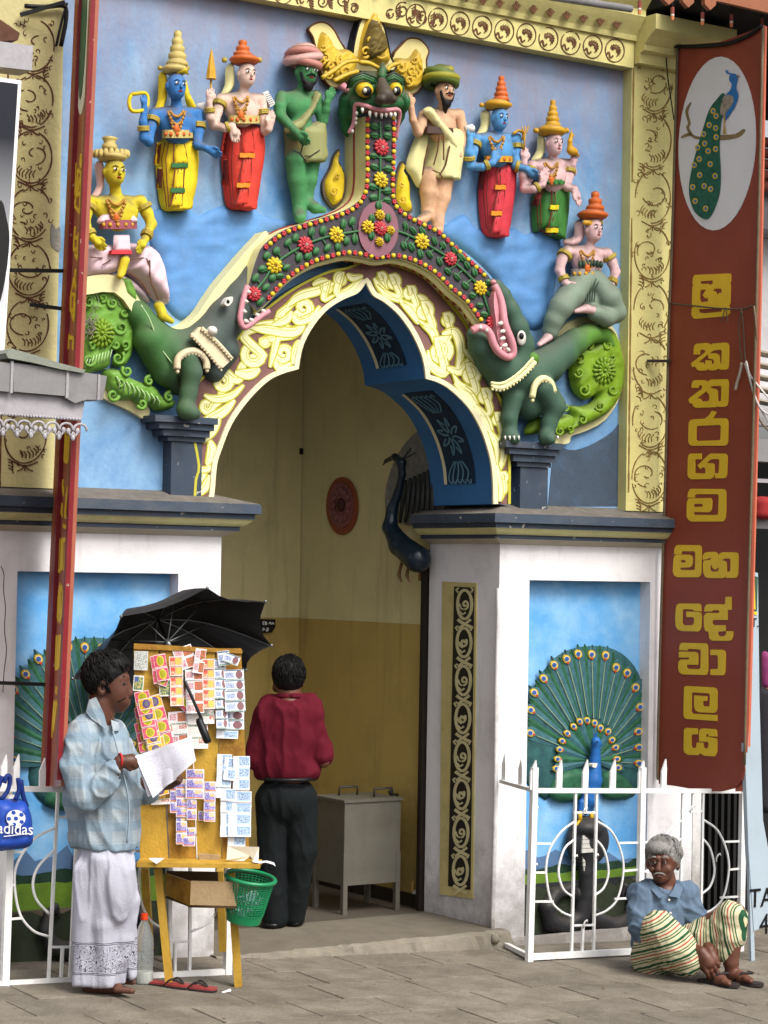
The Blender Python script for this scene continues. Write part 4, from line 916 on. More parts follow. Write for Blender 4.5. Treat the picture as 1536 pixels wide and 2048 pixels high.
# lettering traced as outlines (zoom coordinates -> photo px)
def tr(ox, oy, k): return lambda L: [(ox+x/k, oy+y/k) for x, y in L]
zA, zB, zC, zD = tr(1330,520,6.827), tr(1330,810,6.827), tr(1310,1060,6.825), tr(1310,1330,7.585)
LET = [
 (zA, [(400,207),(420,203),(870,183),(893,188),(900,210),(897,300),(884,318),(896,340),(890,590),(870,628),(884,655),(880,730),(850,765),(420,803),(385,795),(360,750),(362,665),(384,640),(366,600),(372,365),(386,345),(376,325),(378,250)], [[(485,290),(650,278),(652,322),(605,345),(595,325),(485,325)], [(500,405),(560,400),(512,482),(555,527),(582,505),(587,565),(490,577),(473,550),(478,425)], [(650,415),(690,390),(768,392),(776,445),(735,452),(708,485),(695,432)], [(465,672),(780,657),(770,705),(540,728),(468,718)]]),
 (zA, [(388,1290),(392,1200),(402,1165),(430,1143),(560,1132),(595,1138),(620,1162),(650,1140),(830,1125),(860,1140),(875,1175),(870,1440),(862,1480),(830,1497),(745,1497),(735,1478),(700,1500),(650,1510),(610,1505),(588,1490),(560,1508),(480,1512),(440,1500),(420,1470),(395,1452),(375,1468),(350,1415),(540,1265),(550,1240),(530,1222),(490,1228),(475,1240),(470,1290)], [[(612,1275),(660,1235),(740,1225),(768,1232),(775,1260),(768,1410),(752,1418),(740,1310),(720,1285),(680,1272)], [(460,1395),(585,1285),(592,1345),(650,1355),(668,1375),(665,1412),(648,1420),(632,1412),(635,1372),(560,1368),(550,1375),(548,1420),(530,1425),(525,1400)]]),
 (zA, [(360,1745),(364,1690),(385,1650),(420,1640),(545,1640),(580,1662),(620,1632),(840,1627),(862,1645),(868,1680),(862,1930),(850,1985),(820,2003),(712,2005),(705,1990),(690,2010),(420,2018),(385,1995),(370,1955),(340,1960),(318,1910),(330,1888),(500,1760),(508,1725),(490,1708),(465,1712),(455,1745)], [[(612,1735),(660,1720),(755,1718),(770,1735),(765,1915),(755,1928),(722,1928),(718,1790),(700,1765),(650,1755)], [(440,1890),(565,1790),(580,1815),(602,1835),(605,1900),(590,1925),(515,1932),(495,1920),(480,1892)]]),
 (zB, [(320,300),(325,240),(350,205),(390,195),(540,187),(600,140),(640,78),(705,97),(655,182),(830,180),(855,205),(862,240),(858,500),(845,540),(810,555),(370,557),(335,540),(315,500)], [[(428,310),(440,285),(745,272),(762,290),(755,470),(740,482),(440,490),(423,475)]]),
 (zB, [(312,730),(320,685),(345,663),(498,662),(498,740),(425,742),(410,752),(408,925),(420,932),(540,935),(553,920),(550,870),(528,845),(480,875),(443,825),(590,685),(620,663),(820,663),(848,690),(852,740),(845,940),(835,985),(805,1000),(682,1000),(682,932),(725,930),(733,915),(740,755),(730,738),(640,740),(605,755),(570,792),(650,795),(672,815),(675,930),(668,970),(645,998),(610,1010),(360,1015),(320,990),(306,950)], []),
 (zB, [(305,1260),(315,1190),(340,1150),(365,1143),(800,1147),(828,1170),(834,1215),(828,1520),(815,1570),(790,1590),(360,1592),(315,1565),(293,1520),(297,1330),(320,1275),(620,1270),(642,1300),(638,1410),(622,1450),(590,1465),(405,1460),(390,1470),(400,1500),(710,1502),(724,1485),(732,1235),(720,1218),(430,1217),(408,1230),(402,1268)], [[(390,1365),(405,1350),(505,1350),(516,1370),(505,1388),(400,1392)]]),
 (zC, [(258,330),(265,250),(290,210),(320,203),(600,207),(628,222),(635,260),(630,570),(620,620),(590,645),(300,643),(260,620),(242,570),(250,400),(262,355),(290,337),(470,337),(505,355),(513,400),(508,470),(490,500),(460,510),(345,515),(340,530),(355,545),(520,548),(545,535),(550,310),(535,290),(380,288),(362,300),(362,333)], [[(348,415),(360,410),(410,412),(420,430),(408,446),(358,442)]]),
 (zC, [(648,405),(652,345),(680,310),(720,300),(820,298),(850,318),(862,355),(885,320),(920,303),(1100,305),(1130,320),(1138,370),(1132,600),(1115,645),(1085,655),(970,655),(968,620),(955,645),(920,656),(720,655),(680,635),(657,580),(655,450),(665,415),(745,410),(765,390),(765,375),(745,382),(690,402)], [[(905,412),(950,390),(1015,388),(1030,405),(1028,545),(1015,570),(978,572),(975,450),(960,425)], [(752,500),(770,475),(783,490),(775,508),(820,545),(865,505),(870,540),(850,565),(770,568),(752,545)]]),
 (zC, [(285,1060),(300,1020),(330,1003),(600,1005),(625,1025),(630,1112),(570,1108),(525,1100),(515,1085),(395,1080),(375,1100),(370,1270),(385,1295),(420,1303),(510,1298),(530,1275),(535,1210),(520,1190),(425,1187),(425,1112),(590,1115),(625,1135),(635,1175),(632,1310),(618,1360),(590,1385),(370,1380),(310,1360),(280,1310),(275,1200)], []),
 (zC, [(670,1112),(675,1060),(700,1020),(740,1010),(955,1015),(962,912),(1043,912),(1043,1088),(990,1090),(988,1228),(800,1226),(780,1245),(783,1280),(805,1300),(962,1298),(962,1380),(860,1388),(858,1425),(875,1450),(935,1450),(965,1430),(975,1380),(1068,1382),(1065,1450),(1045,1500),(1010,1512),(775,1510),(740,1480),(728,1390),(690,1380),(668,1330),(665,1180),(690,1140),(720,1130),(860,1133),(880,1120),(872,1095),(790,1095),(775,1112)], []),
 (zC, [(328,1640),(335,1575),(360,1540),(690,1548),(718,1575),(722,1640),(722,1920),(710,1970),(680,1980),(370,1970),(330,1940),(313,1880),(320,1800),(345,1768),(455,1768),(470,1755),(460,1740),(325,1740),(325,1660),(550,1665),(580,1685),(588,1730),(585,1840),(430,1838),(432,1880),(455,1897),(600,1900),(620,1880),(625,1650),(610,1630),(455,1620),(440,1645)], []),
 (zC, [(755,1632),(920,1635),(955,1655),(963,1690),(958,1930),(945,1975),(915,1983),(755,1980),(755,1900),(845,1897),(858,1885),(858,1730),(845,1708),(755,1707)], []),
 (zD, [(440,340),(465,318),(890,340),(930,360),(945,410),(942,660),(925,710),(890,728),(660,715),(615,690),(592,640),(592,470),(600,460),(790,475),(788,545),(735,545),(722,560),(725,610),(745,628),(810,630),(828,615),(832,450),(815,430),(575,415),(555,430),(550,710),(570,738),(943,760),(940,850),(480,818),(445,800),(430,750)], []),
 (zD, [(438,990),(455,960),(480,953),(645,962),(645,1052),(570,1052),(550,1070),(548,1230),(570,1262),(605,1260),(625,1240),(630,1180),(650,1175),(730,1180),(735,1245),(755,1268),(790,1265),(808,1240),(810,1180),(795,1165),(668,1160),(668,1010),(690,968),(730,962),(905,972),(935,990),(940,1085),(800,1082),(820,1060),(800,1048),(775,1052),(770,1085),(900,1108),(930,1115),(940,1160),(940,1320),(915,1375),(890,1388),(740,1375),(680,1335),(655,1368),(500,1362),(450,1330),(432,1290)], [])]
for z, ol, hs_ in LET:
    plate('letter', z(ol), sx(.004), (.004,0,0), mLet, sgn, holes=[z(h) for h in hs_])
# painted peacock in the oval
ov = plate('oval', ellp(1434,287,77,174,40,.05), sx(.004), (.004,0,0), mOval, sgn)
mPtail = mat('print_green', (36,98,78), .8, .5, .35, 30); mPblue = mat('print_blue', (44,120,190), .8, .5, .12, 20); mBranch = mat('print_branch', (140,122,80), .8, .6, .2, 20); mPwing = mat('print_wing', (160,148,132), .8, .6, .35, 40)
plate('print_branch', cr([(1362,273),(1375,266),(1384,268),(1392,272),(1410,274),(1440,270),(1470,268),(1486,258),(1490,262),(1478,274),(1450,280),(1420,280),(1392,278),(1380,272),(1364,276)],3,True), sx(.0065), (.0025,0,0), mBranch, ov)
plate('print_twig', cr([(1380,270),(1372,255),(1376,246),(1370,222),(1380,205),(1382,207),(1376,224),(1381,246),(1378,256),(1386,270)],3,True), sx(.0065), (.0025,0,0), mBranch, ov)
plate('print_tail', cr([(1447,186),(1432,200),(1418,220),(1408,250),(1396,290),(1385,330),(1378,370),(1380,400),(1390,425),(1408,438),(1420,434),(1432,410),(1440,380),(1441,340),(1439,300),(1440,270),(1443,240),(1452,210)],4,True), sx(.0085), (.002,0,0), mPtail, ov)
plate('print_body', cr([(1449,192),(1460,180),(1463,168),(1458,160),(1460,150),(1468,147),(1474,152),(1474,162),(1472,175),(1476,192),(1470,212),(1460,228),(1450,240),(1444,226),(1446,208)],4,True), sx(.0105), (.002,0,0), mPblue, ov)
plate('print_wing', cr([(1448,192),(1464,192),(1466,205),(1456,220),(1446,232),(1440,222)],3,True), sx(.0122), (.0017,0,0), mPwing, ov)
plate('print_legs', [(1447,228),(1451,228),(1449,250),(1452,266),(1446,268),(1447,250)], sx(.0108), (.002,0,0), mat('print_ochre', (190,150,60), .8), ov)
plate('print_beak', [(1473,150),(1480,153),(1473,155)], sx(.0108), (.002,0,0), mBranch, ov); plate('print_crest', [(1462,149),(1453,147),(1450,140),(1454,140),(1457,145),(1464,147)], sx(.0108), (.002,0,0), mPblue, ov)
for x, y in ((1426,222),(1432,232),(1418,250),(1431,256),(1407,268),(1432,274),(1409,287),(1395,295),(1416,302),(1431,298),(1398,318),(1420,328),(1388,330),(1399,350),(1430,352),(1385,374),(1408,372),(1421,378),(1390,402),(1411,417)):
    e = plate('print_eye', ellp(x, y, 5.2, 6.2, 10), sx(.0098), (.0013,0,0), mEyeY, ov); plate('print_pupil', ellp(x+.4, y, 2.7, 3.3, 8), sx(.0112), (.0013,0,0), mOval if False else mPblue, e) if False else plate('print_pupil', ellp(x+.4, y, 2.7, 3.3, 8), sx(.0112), (.0013,0,0), mPblue, ov)
# loose cords hanging over the board
mCord = mat('grey_cord', (96,84,70), .8, .9, .2, 30)
cord = thing('cord', 'frayed grey cord tied across the brown Sinhala sign', 'cord', atX(1480,620,XS-.02))
MB().tube([atX(x, y, XS-.02) for x, y in cr([(1339,607),(1390,612),(1440,617),(1486,618),(1505,611)],4)], .005, 5).build('tie', mCord, cord, True)
for pts, r_ in (([(1483,618),(1478,650),(1480,690),(1484,725)],.004), ([(1483,618),(1487,660),(1490,715),(1496,735)],.004), ([(1450,615),(1446,632),(1443,645)],.003), ([(1452,615),(1454,632),(1456,645)],.003), ([(1484,725),(1480,745),(1474,765),(1471,780)],.009)):
    MB().tube([atX(x, y, XS-.024) for x, y in cr(pts,4)], r_, 5).build('loose_end', mCord if r_ < .008 else mat('white_rag', (186,172,156), .8, .9), cord, True)
# brackets that hold the board
brk = MB().bar(at(1294,722,-.01), at(1342,722,-.12), .02, .016); o = brk.build('sign_bracket', mat('rusty_iron', (60,50,44), .8, .8, .3, 20, .3)); tag(o, 'short iron bracket between right pilaster and brown sign', 'bracket')
brk = MB().tube([at(1305,99,-.01), at(1340,95,-.06), atX(1358,92,XS)], .012, 6); o = brk.build('sign_bracket', MATS['rusty_iron']); tag(o, 'dark iron arm at the top corner of the brown sign', 'bracket')
wire = MB().tube([at(x, y, -.06) for x, y in cr([(1345,34),(1352,62),(1357,85),(1334,100),(1335,150),(1342,200),(1348,240)],4)], .004, 5).build('wire', mBlack, smooth=True); tag(wire, 'thin black wire dangling down the top of right pilaster', 'wire')
# ---------------------------------------------------------------- left board, almost edge-on
def lsp(u, py):
    a = at(155-.0443*py, py, -.12); b = at(190-.0435*py, py, -.75); return a.lerp(b, u)
n_ = (lsp(1,800)-lsp(0,800)).cross(Vector((0,0,1))).normalized()
if n_.dot(CAM-lsp(.5,800)) < 0: n_ = -n_
lp = lambda o: (lambda u, y: lsp(u, y) + n_*o)
sg2 = thing('sign_board', 'tall narrow brown sign with thin yellow Tamil letters seen nearly edge on', 'sign', lsp(.5,1580))
mRed = mat('frame_red', (134,32,40), .8, .45, .12, 10, .1, chips=.15, chipcol=(170,140,120)); mRust = mat('board_orange', (176,98,54), .8, .6, .15, 6, .1)
mSg2 = mat('sign_brown_faded', (178,104,80), .8, .4, .12, 5, .08, coat=.3)
plate('board', [(.0,-60),(1,-60),(1,1572),(.0,1578)], lp(0), -n_*.02, mSg2, sg2)
plate('outer_strip', [(-.02,-60),(.26,-60),(.24,1580),(-.02,1580)], lp(.012), -n_*.012, mRust, sg2)
plate('frame_bar', [(.26,-60),(.34,-60),(.40,1584),(.24,1584)], lp(.022), -n_*.022, mRed, sg2); plate('frame_bar', [(.92,-60),(1.03,-60),(1.03,1560),(.92,1560)], lp(.022), -n_*.022, mRed, sg2)
plate('oval', [(.5+.36*math.sin(a)*1.0, 40+190*math.cos(a)) for a in [i*2*math.pi/28 for i in range(28)] if True], lp(.004), -n_*.004, mOval, sg2)
plate('print_tail', [(.48+.17*math.sin(a), 60+140*math.cos(a)) for a in [i*2*math.pi/18 for i in range(18)]], lp(.007), -n_*.003, mPtail, sg2)
def tl(ox, oy, k):
    def f(L):
        out = []
        for x, y in L:
            px, py = ox+x/k, oy+y/k; xl, xr = 155-.0443*py, 190-.0435*py; out.append(((px-xl)/(xr-xl), py))
        return out
    return f
tE, tF, tG = tl(90,300,5.12), tl(80,840,5.12), tl(70,1200,5.12)
STR = [(tE,[(375,45),(365,160),(372,170),(382,110)]),(tE,[(322,140),(312,460),(325,470),(345,200),(385,250),(370,440),(335,470),(360,300)]),(tE,[(320,495),(310,570),(360,640),(368,520),(378,250)]),(tE,[(315,785),(305,900),(300,1020),(340,1020),(345,900),(305,900)]),(tE,[(350,840),(335,1120),(310,1060)]),(tE,[(320,1225),(310,1330),(325,1420),(300,1330),(290,1400)]),(tE,[(300,1330),(270,1480),(268,1640),(300,1640),(315,1480),(275,1480)]),(tE,[(270,1640),(300,1750),(315,1560)]),(tE,[(250,1890),(245,2040)]),(tE,[(255,1920),(298,1925),(288,2045)]),
 (tF,[(270,110),(255,415),(290,430),(308,120),(272,110)]),(tF,[(283,160),(272,410)]),(tF,[(240,610),(236,700),(245,760),(252,690)]),(tF,[(235,850),(228,970),(236,980)]),(tF,[(290,700),(275,820),(262,990),(290,1000),(298,830),(265,820)]),(tF,[(295,1000),(285,1100),(245,1085)]),(tF,[(210,1215),(190,1540),(215,1545),(230,1230)]),(tF,[(245,1225),(232,1540)]),(tF,[(262,1230),(275,1235),(255,1545)]),(tF,[(275,1225),(230,1225)]),(tF,[(215,1700),(195,1800),(188,2000),(205,1900),(230,2000),(240,1800),(225,1700)]),(tF,[(215,1705),(208,2030)]),
 (tG,[(250,0),(238,190),(262,220),(285,100),(290,0)]),(tG,[(228,360),(215,690)]),(tG,[(248,360),(235,680)]),(tG,[(268,355),(250,690),(215,705)]),(tG,[(225,890),(220,960)]),(tG,[(205,1040),(175,1400)]),(tG,[(228,1040),(195,1330)])]
lt = MB()
for z, pts in STR:
    q = z(pts); P = [lp(.0012)(*p) for p in q]
    for a, b in zip(P[:-1], P[1:]):
        d = (b-a)
        if d.length < 1e-4: continue
        lt.nr = getattr(lt, 'nr', 0)+1; lt.bar(a+n_*.0003*(lt.nr % 5), b+n_*.0003*(lt.nr % 5), .05 if abs(d.z) > .6*d.length else .02, .003, up=n_)
kind(lt.build('lettering', mLet, sg2), 'stuff')
for (x0,y0,x1,y1,lab) in ((-20,540,131,542,'upper black iron strut from the left pilaster to the Tamil sign'), (60,609,128,618,'middle black iron strut from the left pilaster to the Tamil sign'), (-20,1365,96,1369,'low black iron strut behind the foot of the Tamil sign'), (40,30,130,4,'black iron strut at the top of the Tamil sign')):
    o = MB().bar(at(x0,y0,-.03), at(x1,y1,-.13), .018, .018).build('sign_strut', mBlack); tag(o, lab, 'strut')
# ================================================================== flower garland arch that rises to the mask
mDark = mat('garland_ground', (74,70,76), .8, .75, .15, 12, .3, 60, dust=.5, dirt=.3, dcol=(100,94,90), ds=5); mRedF = mat('flower_red', (206,66,74), .85, .5, .12, 20, .12, dust=.35); mYelF = mat('flower_yellow', (232,200,44), .85, .5, .12, 20, .12, dust=.35)
mLeafG = mat('leaf_green', (62,120,72), .8, .55, .15, 20, .2, dust=.4); mCreamS = mat('garland_side_cream', (228,222,160), .82, .6, .08, 8, .15, dirt=.35, dcol=(150,140,90)); mDotR = mat('dot_dark_red', (134,40,40), .8, .5)
mMed = mat('medallion_mauve', (146,100,112), .8, .7, .1, 8)
YG = -.13
gar = thing('flower_garland', 'raised dark garland band of red and yellow flowers over the archway', 'garland', at(757,458,YG))
go = cr([(488,600),(500,560),(512,520),(528,489),(570,459),(626,441),(682,423),(711,407),(726,388),(731,356),(731,300),(731,232)],4) + cr([(790,232),(790,300),(788,386),(800,414),(829,435),(874,457),(904,484),(939,516),(974,548),(996,585),(1004,640)],4)
gi = cr([(972,660),(955,638),(930,604),(902,581),(869,549),(830,527),(790,517),(757,521),(733,516),(696,511),(661,518),(626,529),(591,549),(563,573),(537,602),(515,622)],4)
prism('garland_band', go+gi, YG, YW+.02, (mDark, mCreamS), gar)
# red line along the cream flank, ovolo under the bead row with dark red studs
P = [at(x, y, YG) for x, y in go if x < 735]; MB().tube([Vector((p.x-.004, -.02, p.z)) for p in P], .006, 5).build('flank_line', mDotR, gar, True)
P = [at(x, y, YG) for x, y in gi]; MB().tube([Vector((p.x, -.085, p.z-.006)) for p in P], .018, 8).build('inner_roll', mCreamS, gar, True)
def along(pts, step):
    out = []; d = 0; nx = 0
    for a, b in zip(pts[:-1], pts[1:]):
        l = math.hypot(b[0]-a[0], b[1]-a[1])
        while nx <= d+l: t = (nx-d)/l; out.append((a[0]+(b[0]-a[0])*t, a[1]+(b[1]-a[1])*t)); nx += step
        d += l
    return out
# shared meshes
U0 = 1/ppm(at(757,458,YG))
def shared(mb, nm, m, smooth=True):
    o = mb.build(nm, m, smooth=smooth); me = o.data; bpy.data.objects.remove(o); return me
def petals(n, r, rin, lift):
    mb = MB()
    for k in range(n):
        a = 2*math.pi*k/n; c, s = math.cos(a), math.sin(a); M = Matrix(((c,0,-s),(0,1,0),(s,0,c)))
        mb.ball(M @ Vector((r*.62, -lift, 0)), (r*.40, lift*1.1, r*.22), 8, 5, M)
    for k in range(n-2):
        a = 2*math.pi*(k+.5)/(n-2); c, s = math.cos(a), math.sin(a); M = Matrix(((c,0,-s),(0,1,0),(s,0,c)))
        mb.ball(M @ Vector((r*.36, -lift*1.9, 0)), (r*.26, lift, r*.15), 6, 4, M)
    return mb
RF = 17*U0
meR = shared(petals(11, RF, 0, .010), 'petals_red', mRedF); meY = shared(petals(10, RF, 0, .010), 'petals_yellow', mYelF)
cb = MB(); 
for k in range(7): a = k*.9; cb.ball((RF*.13*math.cos(a)*(k > 0), -.026, RF*.13*math.sin(a)*(k > 0)), RF*.085, 6, 4)
meC1 = shared(cb, 'centre_pale', mat('flower_centre_pink', (196,150,140), .8, .6)); meC2 = shared(cb, 'centre_dark', mat('flower_centre_ochre', (150,110,30), .8, .6))
lb = MB(); lb.ball((0,-.004,0), (10*U0*.78,.013,12*U0*.9), 8, 6); lb.tube([(0,-.016,-9*U0),(0,-.019,0),(0,-.015,9*U0)], .0022, 4); meL = shared(lb, 'leaf', mLeafG)
bbm = MB().ball((0,-.004,0), (5.0*U0*1.1,.011,5.0*U0), 8, 5); meBY = shared(bbm, 'bead_yellow', mYelF)
b2 = MB(); 
for k in range(5): a = k*2*math.pi/5; b2.ball((3.0*U0*math.cos(a), -.006, 3.0*U0*math.sin(a)), 2.7*U0, 6, 4)
meBR = shared(b2, 'bead_red', mRedF)
rg = random.Random(2)
def flower(x, y, r, red, Y=YG):
    o = inst('flower', meR if red else meY, gar, at(x, y, Y), (0, rg.uniform(0, .6), 0), (r/17*1.12, 1, r/17)); c = bpy.data.objects.new('flower_centre', meC1 if red else meC2); COL.objects.link(c); c.parent = o
for x, y, r, red in ((609,490,17,1),(671,470,17,0),(547,531,17,0),(506,588,15,1),(761,295,17,1),(760,360,16.5,0),(842,483,17,0),(899,518,15,1),(959,576,16,0),(984,645,16,1)): flower(x, y, r, red)
prism('medallion', ellp(757,458,40,56,30), YG-.012, YG+.004, mMed, gar)
for x, y, r, red in ((758,430,11,0),(734,454,14,0),(759,457,15,1),(779,461,9.5,0),(757,484,9.5,0)): flower(x, y, r, red, YG-.012)
LV = [(748,253),(774,255),(748,271),(774,272),(746,312),(777,317),(748,334),(776,338),(744,374),(774,382),(746,395),(773,401),(703,443),(709,478),(686,448),(692,482),(675,494),(654,496),(645,461),(622,464),(631,503),(615,512),(597,515),(575,485),(590,476),(552,502),(533,512),(524,538),(572,535),(544,556),(558,552),(510,556),(531,575),(520,603),(810,452),(807,491),(825,461),(822,494),(840,508),(844,463),(858,509),(868,482),(885,491),(878,523),(895,543),(908,501),(913,554),(922,515),(933,531),(930,571),(948,545),(944,591),(977,565),(979,588),(959,611),(988,607),(968,629),(994,624),(743,437),(776,436),(742,471),(774,475),(757,411)]
spine = cr([(500,592),(527,562),(547,531),(577,508),(609,490),(640,478),(671,470),(718,462),(757,458),(800,464),(842,483),(872,500),(899,518),(930,544),(959,576),(975,615),(984,645)],5); neck = [(760,244),(761,295),(760,360),(758,405)]
def near(p, L): return min(L, key=lambda q: (q[0]-p[0])**2+(q[1]-p[1])**2)
nk = cr(neck, 10); stm = MB()
stm.tube([at(x, y, YG-.006) for x, y in spine], .007, 6); stm.tube([at(x, y, YG-.006) for x, y in nk], .007, 6)
for x, y in LV:
    q = near((x, y), nk if y < 405 else spine); dx, dy = x-q[0], y-q[1]; Yl = YG-.012 if abs(x-757) < 42 and abs(y-458) < 56 else YG
    inst('leaf', meL, gar, at(x, y, Yl), (0, math.atan2(dx/.83, dy)+math.pi+rg.uniform(-.25,.25), 0), (rg.uniform(.85,1.1), 1, rg.uniform(.85,1.05)))
    if math.hypot(dx, dy) > 14: stm.tube([at(q[0], q[1]+3, YG-.005), at((x+q[0])/2, (y+q[1])/2, YG-.006), at(x, y, YG-.005)], .0045, 5)
stm.build('stem', mLeafG, gar, True)
inner = [(537,596),(563,567),(591,543),(626,523),(661,512),(696,505),(733,510),(757,515),(790,511),(830,521),(869,543),(902,575),(930,598),(957,633),(966,648)]
outb = cr([(531,494),(570,465),(626,447),(682,429),(713,412),(729,388),(734,356),(734,300),(734,236)],5); outr = cr([(787,236),(787,300),(785,389),(797,419),(829,441),(874,463),(904,490),(939,522),(971,553)],5)
i = 0
for path in (cr(inner,5), outb, outr):
    for x, y in along(path, 11.2):
        inst('bead', meBY if i % 2 else meBR, gar, at(x, y, YG)); i += 1
st_m = shared(MB().ball((0,-.006,0), 6.2*U0, 7, 5), 'stud', mDotR)
for x, y in along([(x, y+11) for x, y in cr(inner,5)][3:], 17.5):
    p = at(x, y, YG); inst('stud', st_m, gar, Vector((p.x, -.06, p.z)))
# ================================================================== demon mask crowning the garland
q = lambda x, y, o: at(x, y, YW-o)
k2 = lambda L: [(500+x/3.339, y/3.339) for x, y in L]
mGrn = mat('mask_green', (44,104,58), .8, .5, .15, 10, .15, dust=.75); mGrnD = mat('mask_dark_green', (26,52,36), .8, .5, .15, 10, .15, dust=.4); mPink = mat('gum_pink', (222,150,160), .85, .5, .08, 14, .1, dust=.3); mTooth = mat('tooth_white', (230,226,214), .85, .4, .05, 20)
mPlate = mat('crown_cream', (232,218,150), .82, .6, .08, 6, .12, dirt=.3, dcol=(160,140,80)); mGold = mat('ornament_gold', (222,184,58), .85, .45, .18, 14, .2, dust=.55); mGoldD = mat('ornament_dusty', (112,94,40), .8, .7, .4, 22, .5, dust=.5); mInk = mat('ink_black', (22,22,24), .8, .4); mNose = mat('nose_dark', (74,64,54), .8, .55, .15, 14, .1, dust=.3)
msk = thing('demon_mask', 'green bulging eyed demon mask with gold flame crown above the arch', 'mask', q(760,200,.1))
pl = [('crown_plate', [(685,380),(700,270),(730,160),(770,85),(817,30),(862,100),(892,170),(918,270),(940,380),(960,470),(680,470)], .07), ('crown_wing', [(392,192),(440,155),(500,150),(555,190),(600,270),(650,345),(700,385),(720,470),(660,540),(570,590),(500,540),(462,450),(442,340),(422,250)], .03), ('crown_wing', [(950,385),(1020,290),(1060,257),(1120,258),(1165,290),(1195,340),(1178,400),(1182,480),(1160,560),(1110,620),(1050,628),(980,560)], .03)]
for nm, L, o in pl:
    pp = cr(k2(L), 3, True); prism(nm, pp, YW-o, YW+.02, (mPlate, mInk if nm == 'crown_plate' else mBrownL), msk)
    MB().tube([q(x, y, o) for x, y in pp+[pp[0]]], .0055, 5).build('plate_rim', mInk if nm == 'crown_plate' else mBrownL, msk, True)
for L, o, m in (([(815,75),(760,170),(725,330),(730,430),(900,430),(925,380),(900,280),(860,160)], .07, mGold), ([(480,210),(450,300),(460,420),(520,510),(600,560),(700,480),(700,380),(640,330),(570,330),(530,270)], .03, mGold), ([(1100,330),(1050,390),(960,390),(950,500),(1050,600),(1110,590),(1145,520),(1140,420),(1120,340)], .03, mGold)):
    pillow('crown_boss', cr(k2(L),3,True), YW-o, .05, m, msk, 4.5, 16, bumpf=lambda x, y, u: .010*noise.noise((x*.16, y*.16, 3)))
pillow('crown_core', cr(k2([(815,130),(785,190),(755,300),(760,380),(800,400),(850,380),(905,330),(890,250),(850,170)]),3,True), YW-.115, .06, mGoldD, msk, 4, 14, bumpf=lambda x, y, u: .02*noise.noise((x*.2, y*.2, 7)))
# curled relief on crown and wings
def curl(mb, cx_, cy_, r, a0, d, o, w, turns=1.3):
    sp = spiral(cx_, cy_, r*.15, r, turns, a0, d, 16, .9); n = len(sp); mb.tube([q(x, y, o+.012*math.sin(i/n*3)) for i, (x, y) in enumerate(sp)], [w*(.55+.45*i/n) for i in range(n)], 6)
mb = MB()
for a in [(*k2([(770,345)])[0],13,0,1),(*k2([(870,350)])[0],13,2.5,-1),(*k2([(800,270)])[0],9,0,1),(*k2([(855,250)])[0],8,2,-1)]: curl(mb, *a, .135, .010)
for a in [(*k2([(640,470)])[0],13,2,1),(*k2([(560,430)])[0],12,1,1),(*k2([(505,390)])[0],9,0,-1),(*k2([(530,500)])[0],10,2,1),(*k2([(600,400)])[0],9,3,1),(*k2([(490,320)])[0],7,1,1),(*k2([(1010,450)])[0],12,1,-1),(*k2([(1080,470)])[0],11,2,-1),(*k2([(1060,540)])[0],11,0,1),(*k2([(1100,400)])[0],8,1,1),(*k2([(990,520)])[0],9,2,-1)]: curl(mb, *a, .075, .009)
for i in range(5):                        # petal fans
    x, y = k2([(470+i*24, 400+i*16)])[0]; mb.ball(q(x, y, .075), (.010,.02,.03), 7, 5, Matrix.Rotation(.5, 3, 'Y'))
    x, y = k2([(1130-i*18, 440+i*28)])[0]; mb.ball(q(x, y, .075), (.010,.02,.028), 7, 5, Matrix.Rotation(-.6, 3, 'Y'))
kind(mb.build('crown_curl', mGold, msk, True), 'stuff')
# beaded brow bands
for L in ([(480,520),(560,470),(640,415),(720,405)],[(560,540),(640,500),(720,475)],[(730,415),(790,420),(850,450),(868,470)],[(915,470),(940,440),(1000,420)]):
    MB().tube([q(x, y, .17) for x, y in cr(k2(L),5)], .013, 7).build('brow_band', mGold, msk, True)
# face
f = lambda x, y, o: q(500+x/3.339, y/3.339, o); u = 1/3.339/ppm(q(760,190,.2))
S = SDF(.02)
S.ell(f(830,600,.13), (195*u,.13,120*u)); S.ell(f(680,690,.12), (70*u,.10,110*u)); S.ell(f(1000,690,.12), (45*u,.09,85*u))
S.chain([f(640,670,.12), f(630,760,.10), f(640,860,.08), f(650,905,.07)], [48*u,42*u,30*u,14*u]); S.chain([f(1010,700,.14), f(1005,780,.12), f(985,860,.10)], [30*u,24*u,12*u])
S.ell(f(770,600,.22), (75*u,.07,62*u)); S.ell(f(965,590,.22), (60*u,.06,55*u)); S.chain([f(700,690,.2), f(840,690,.26), f(990,690,.22)], [40*u,46*u,40*u])
S.chain([f(885,430,.2), f(885,470,.25), f(880,510,.27)], [16*u,24*u,28*u])
S.mesh('face', .009, mGrn, msk, clip=YW+.02)
N_ = SDF(.015); N_.chain([f(880,545,.30), f(890,600,.34), f(905,640,.37)], [32*u,44*u,56*u]); N_.ell(f(868,668,.37), (30*u,.04,32*u)); N_.ell(f(945,668,.37), (26*u,.04,30*u))
N_.ell(f(858,690,.405), (12*u,.02,10*u), op='-', k=.004); N_.ell(f(950,690,.40), (12*u,.02,10*u), op='-', k=.004)
N_.mesh('nose', .007, mNose, msk)
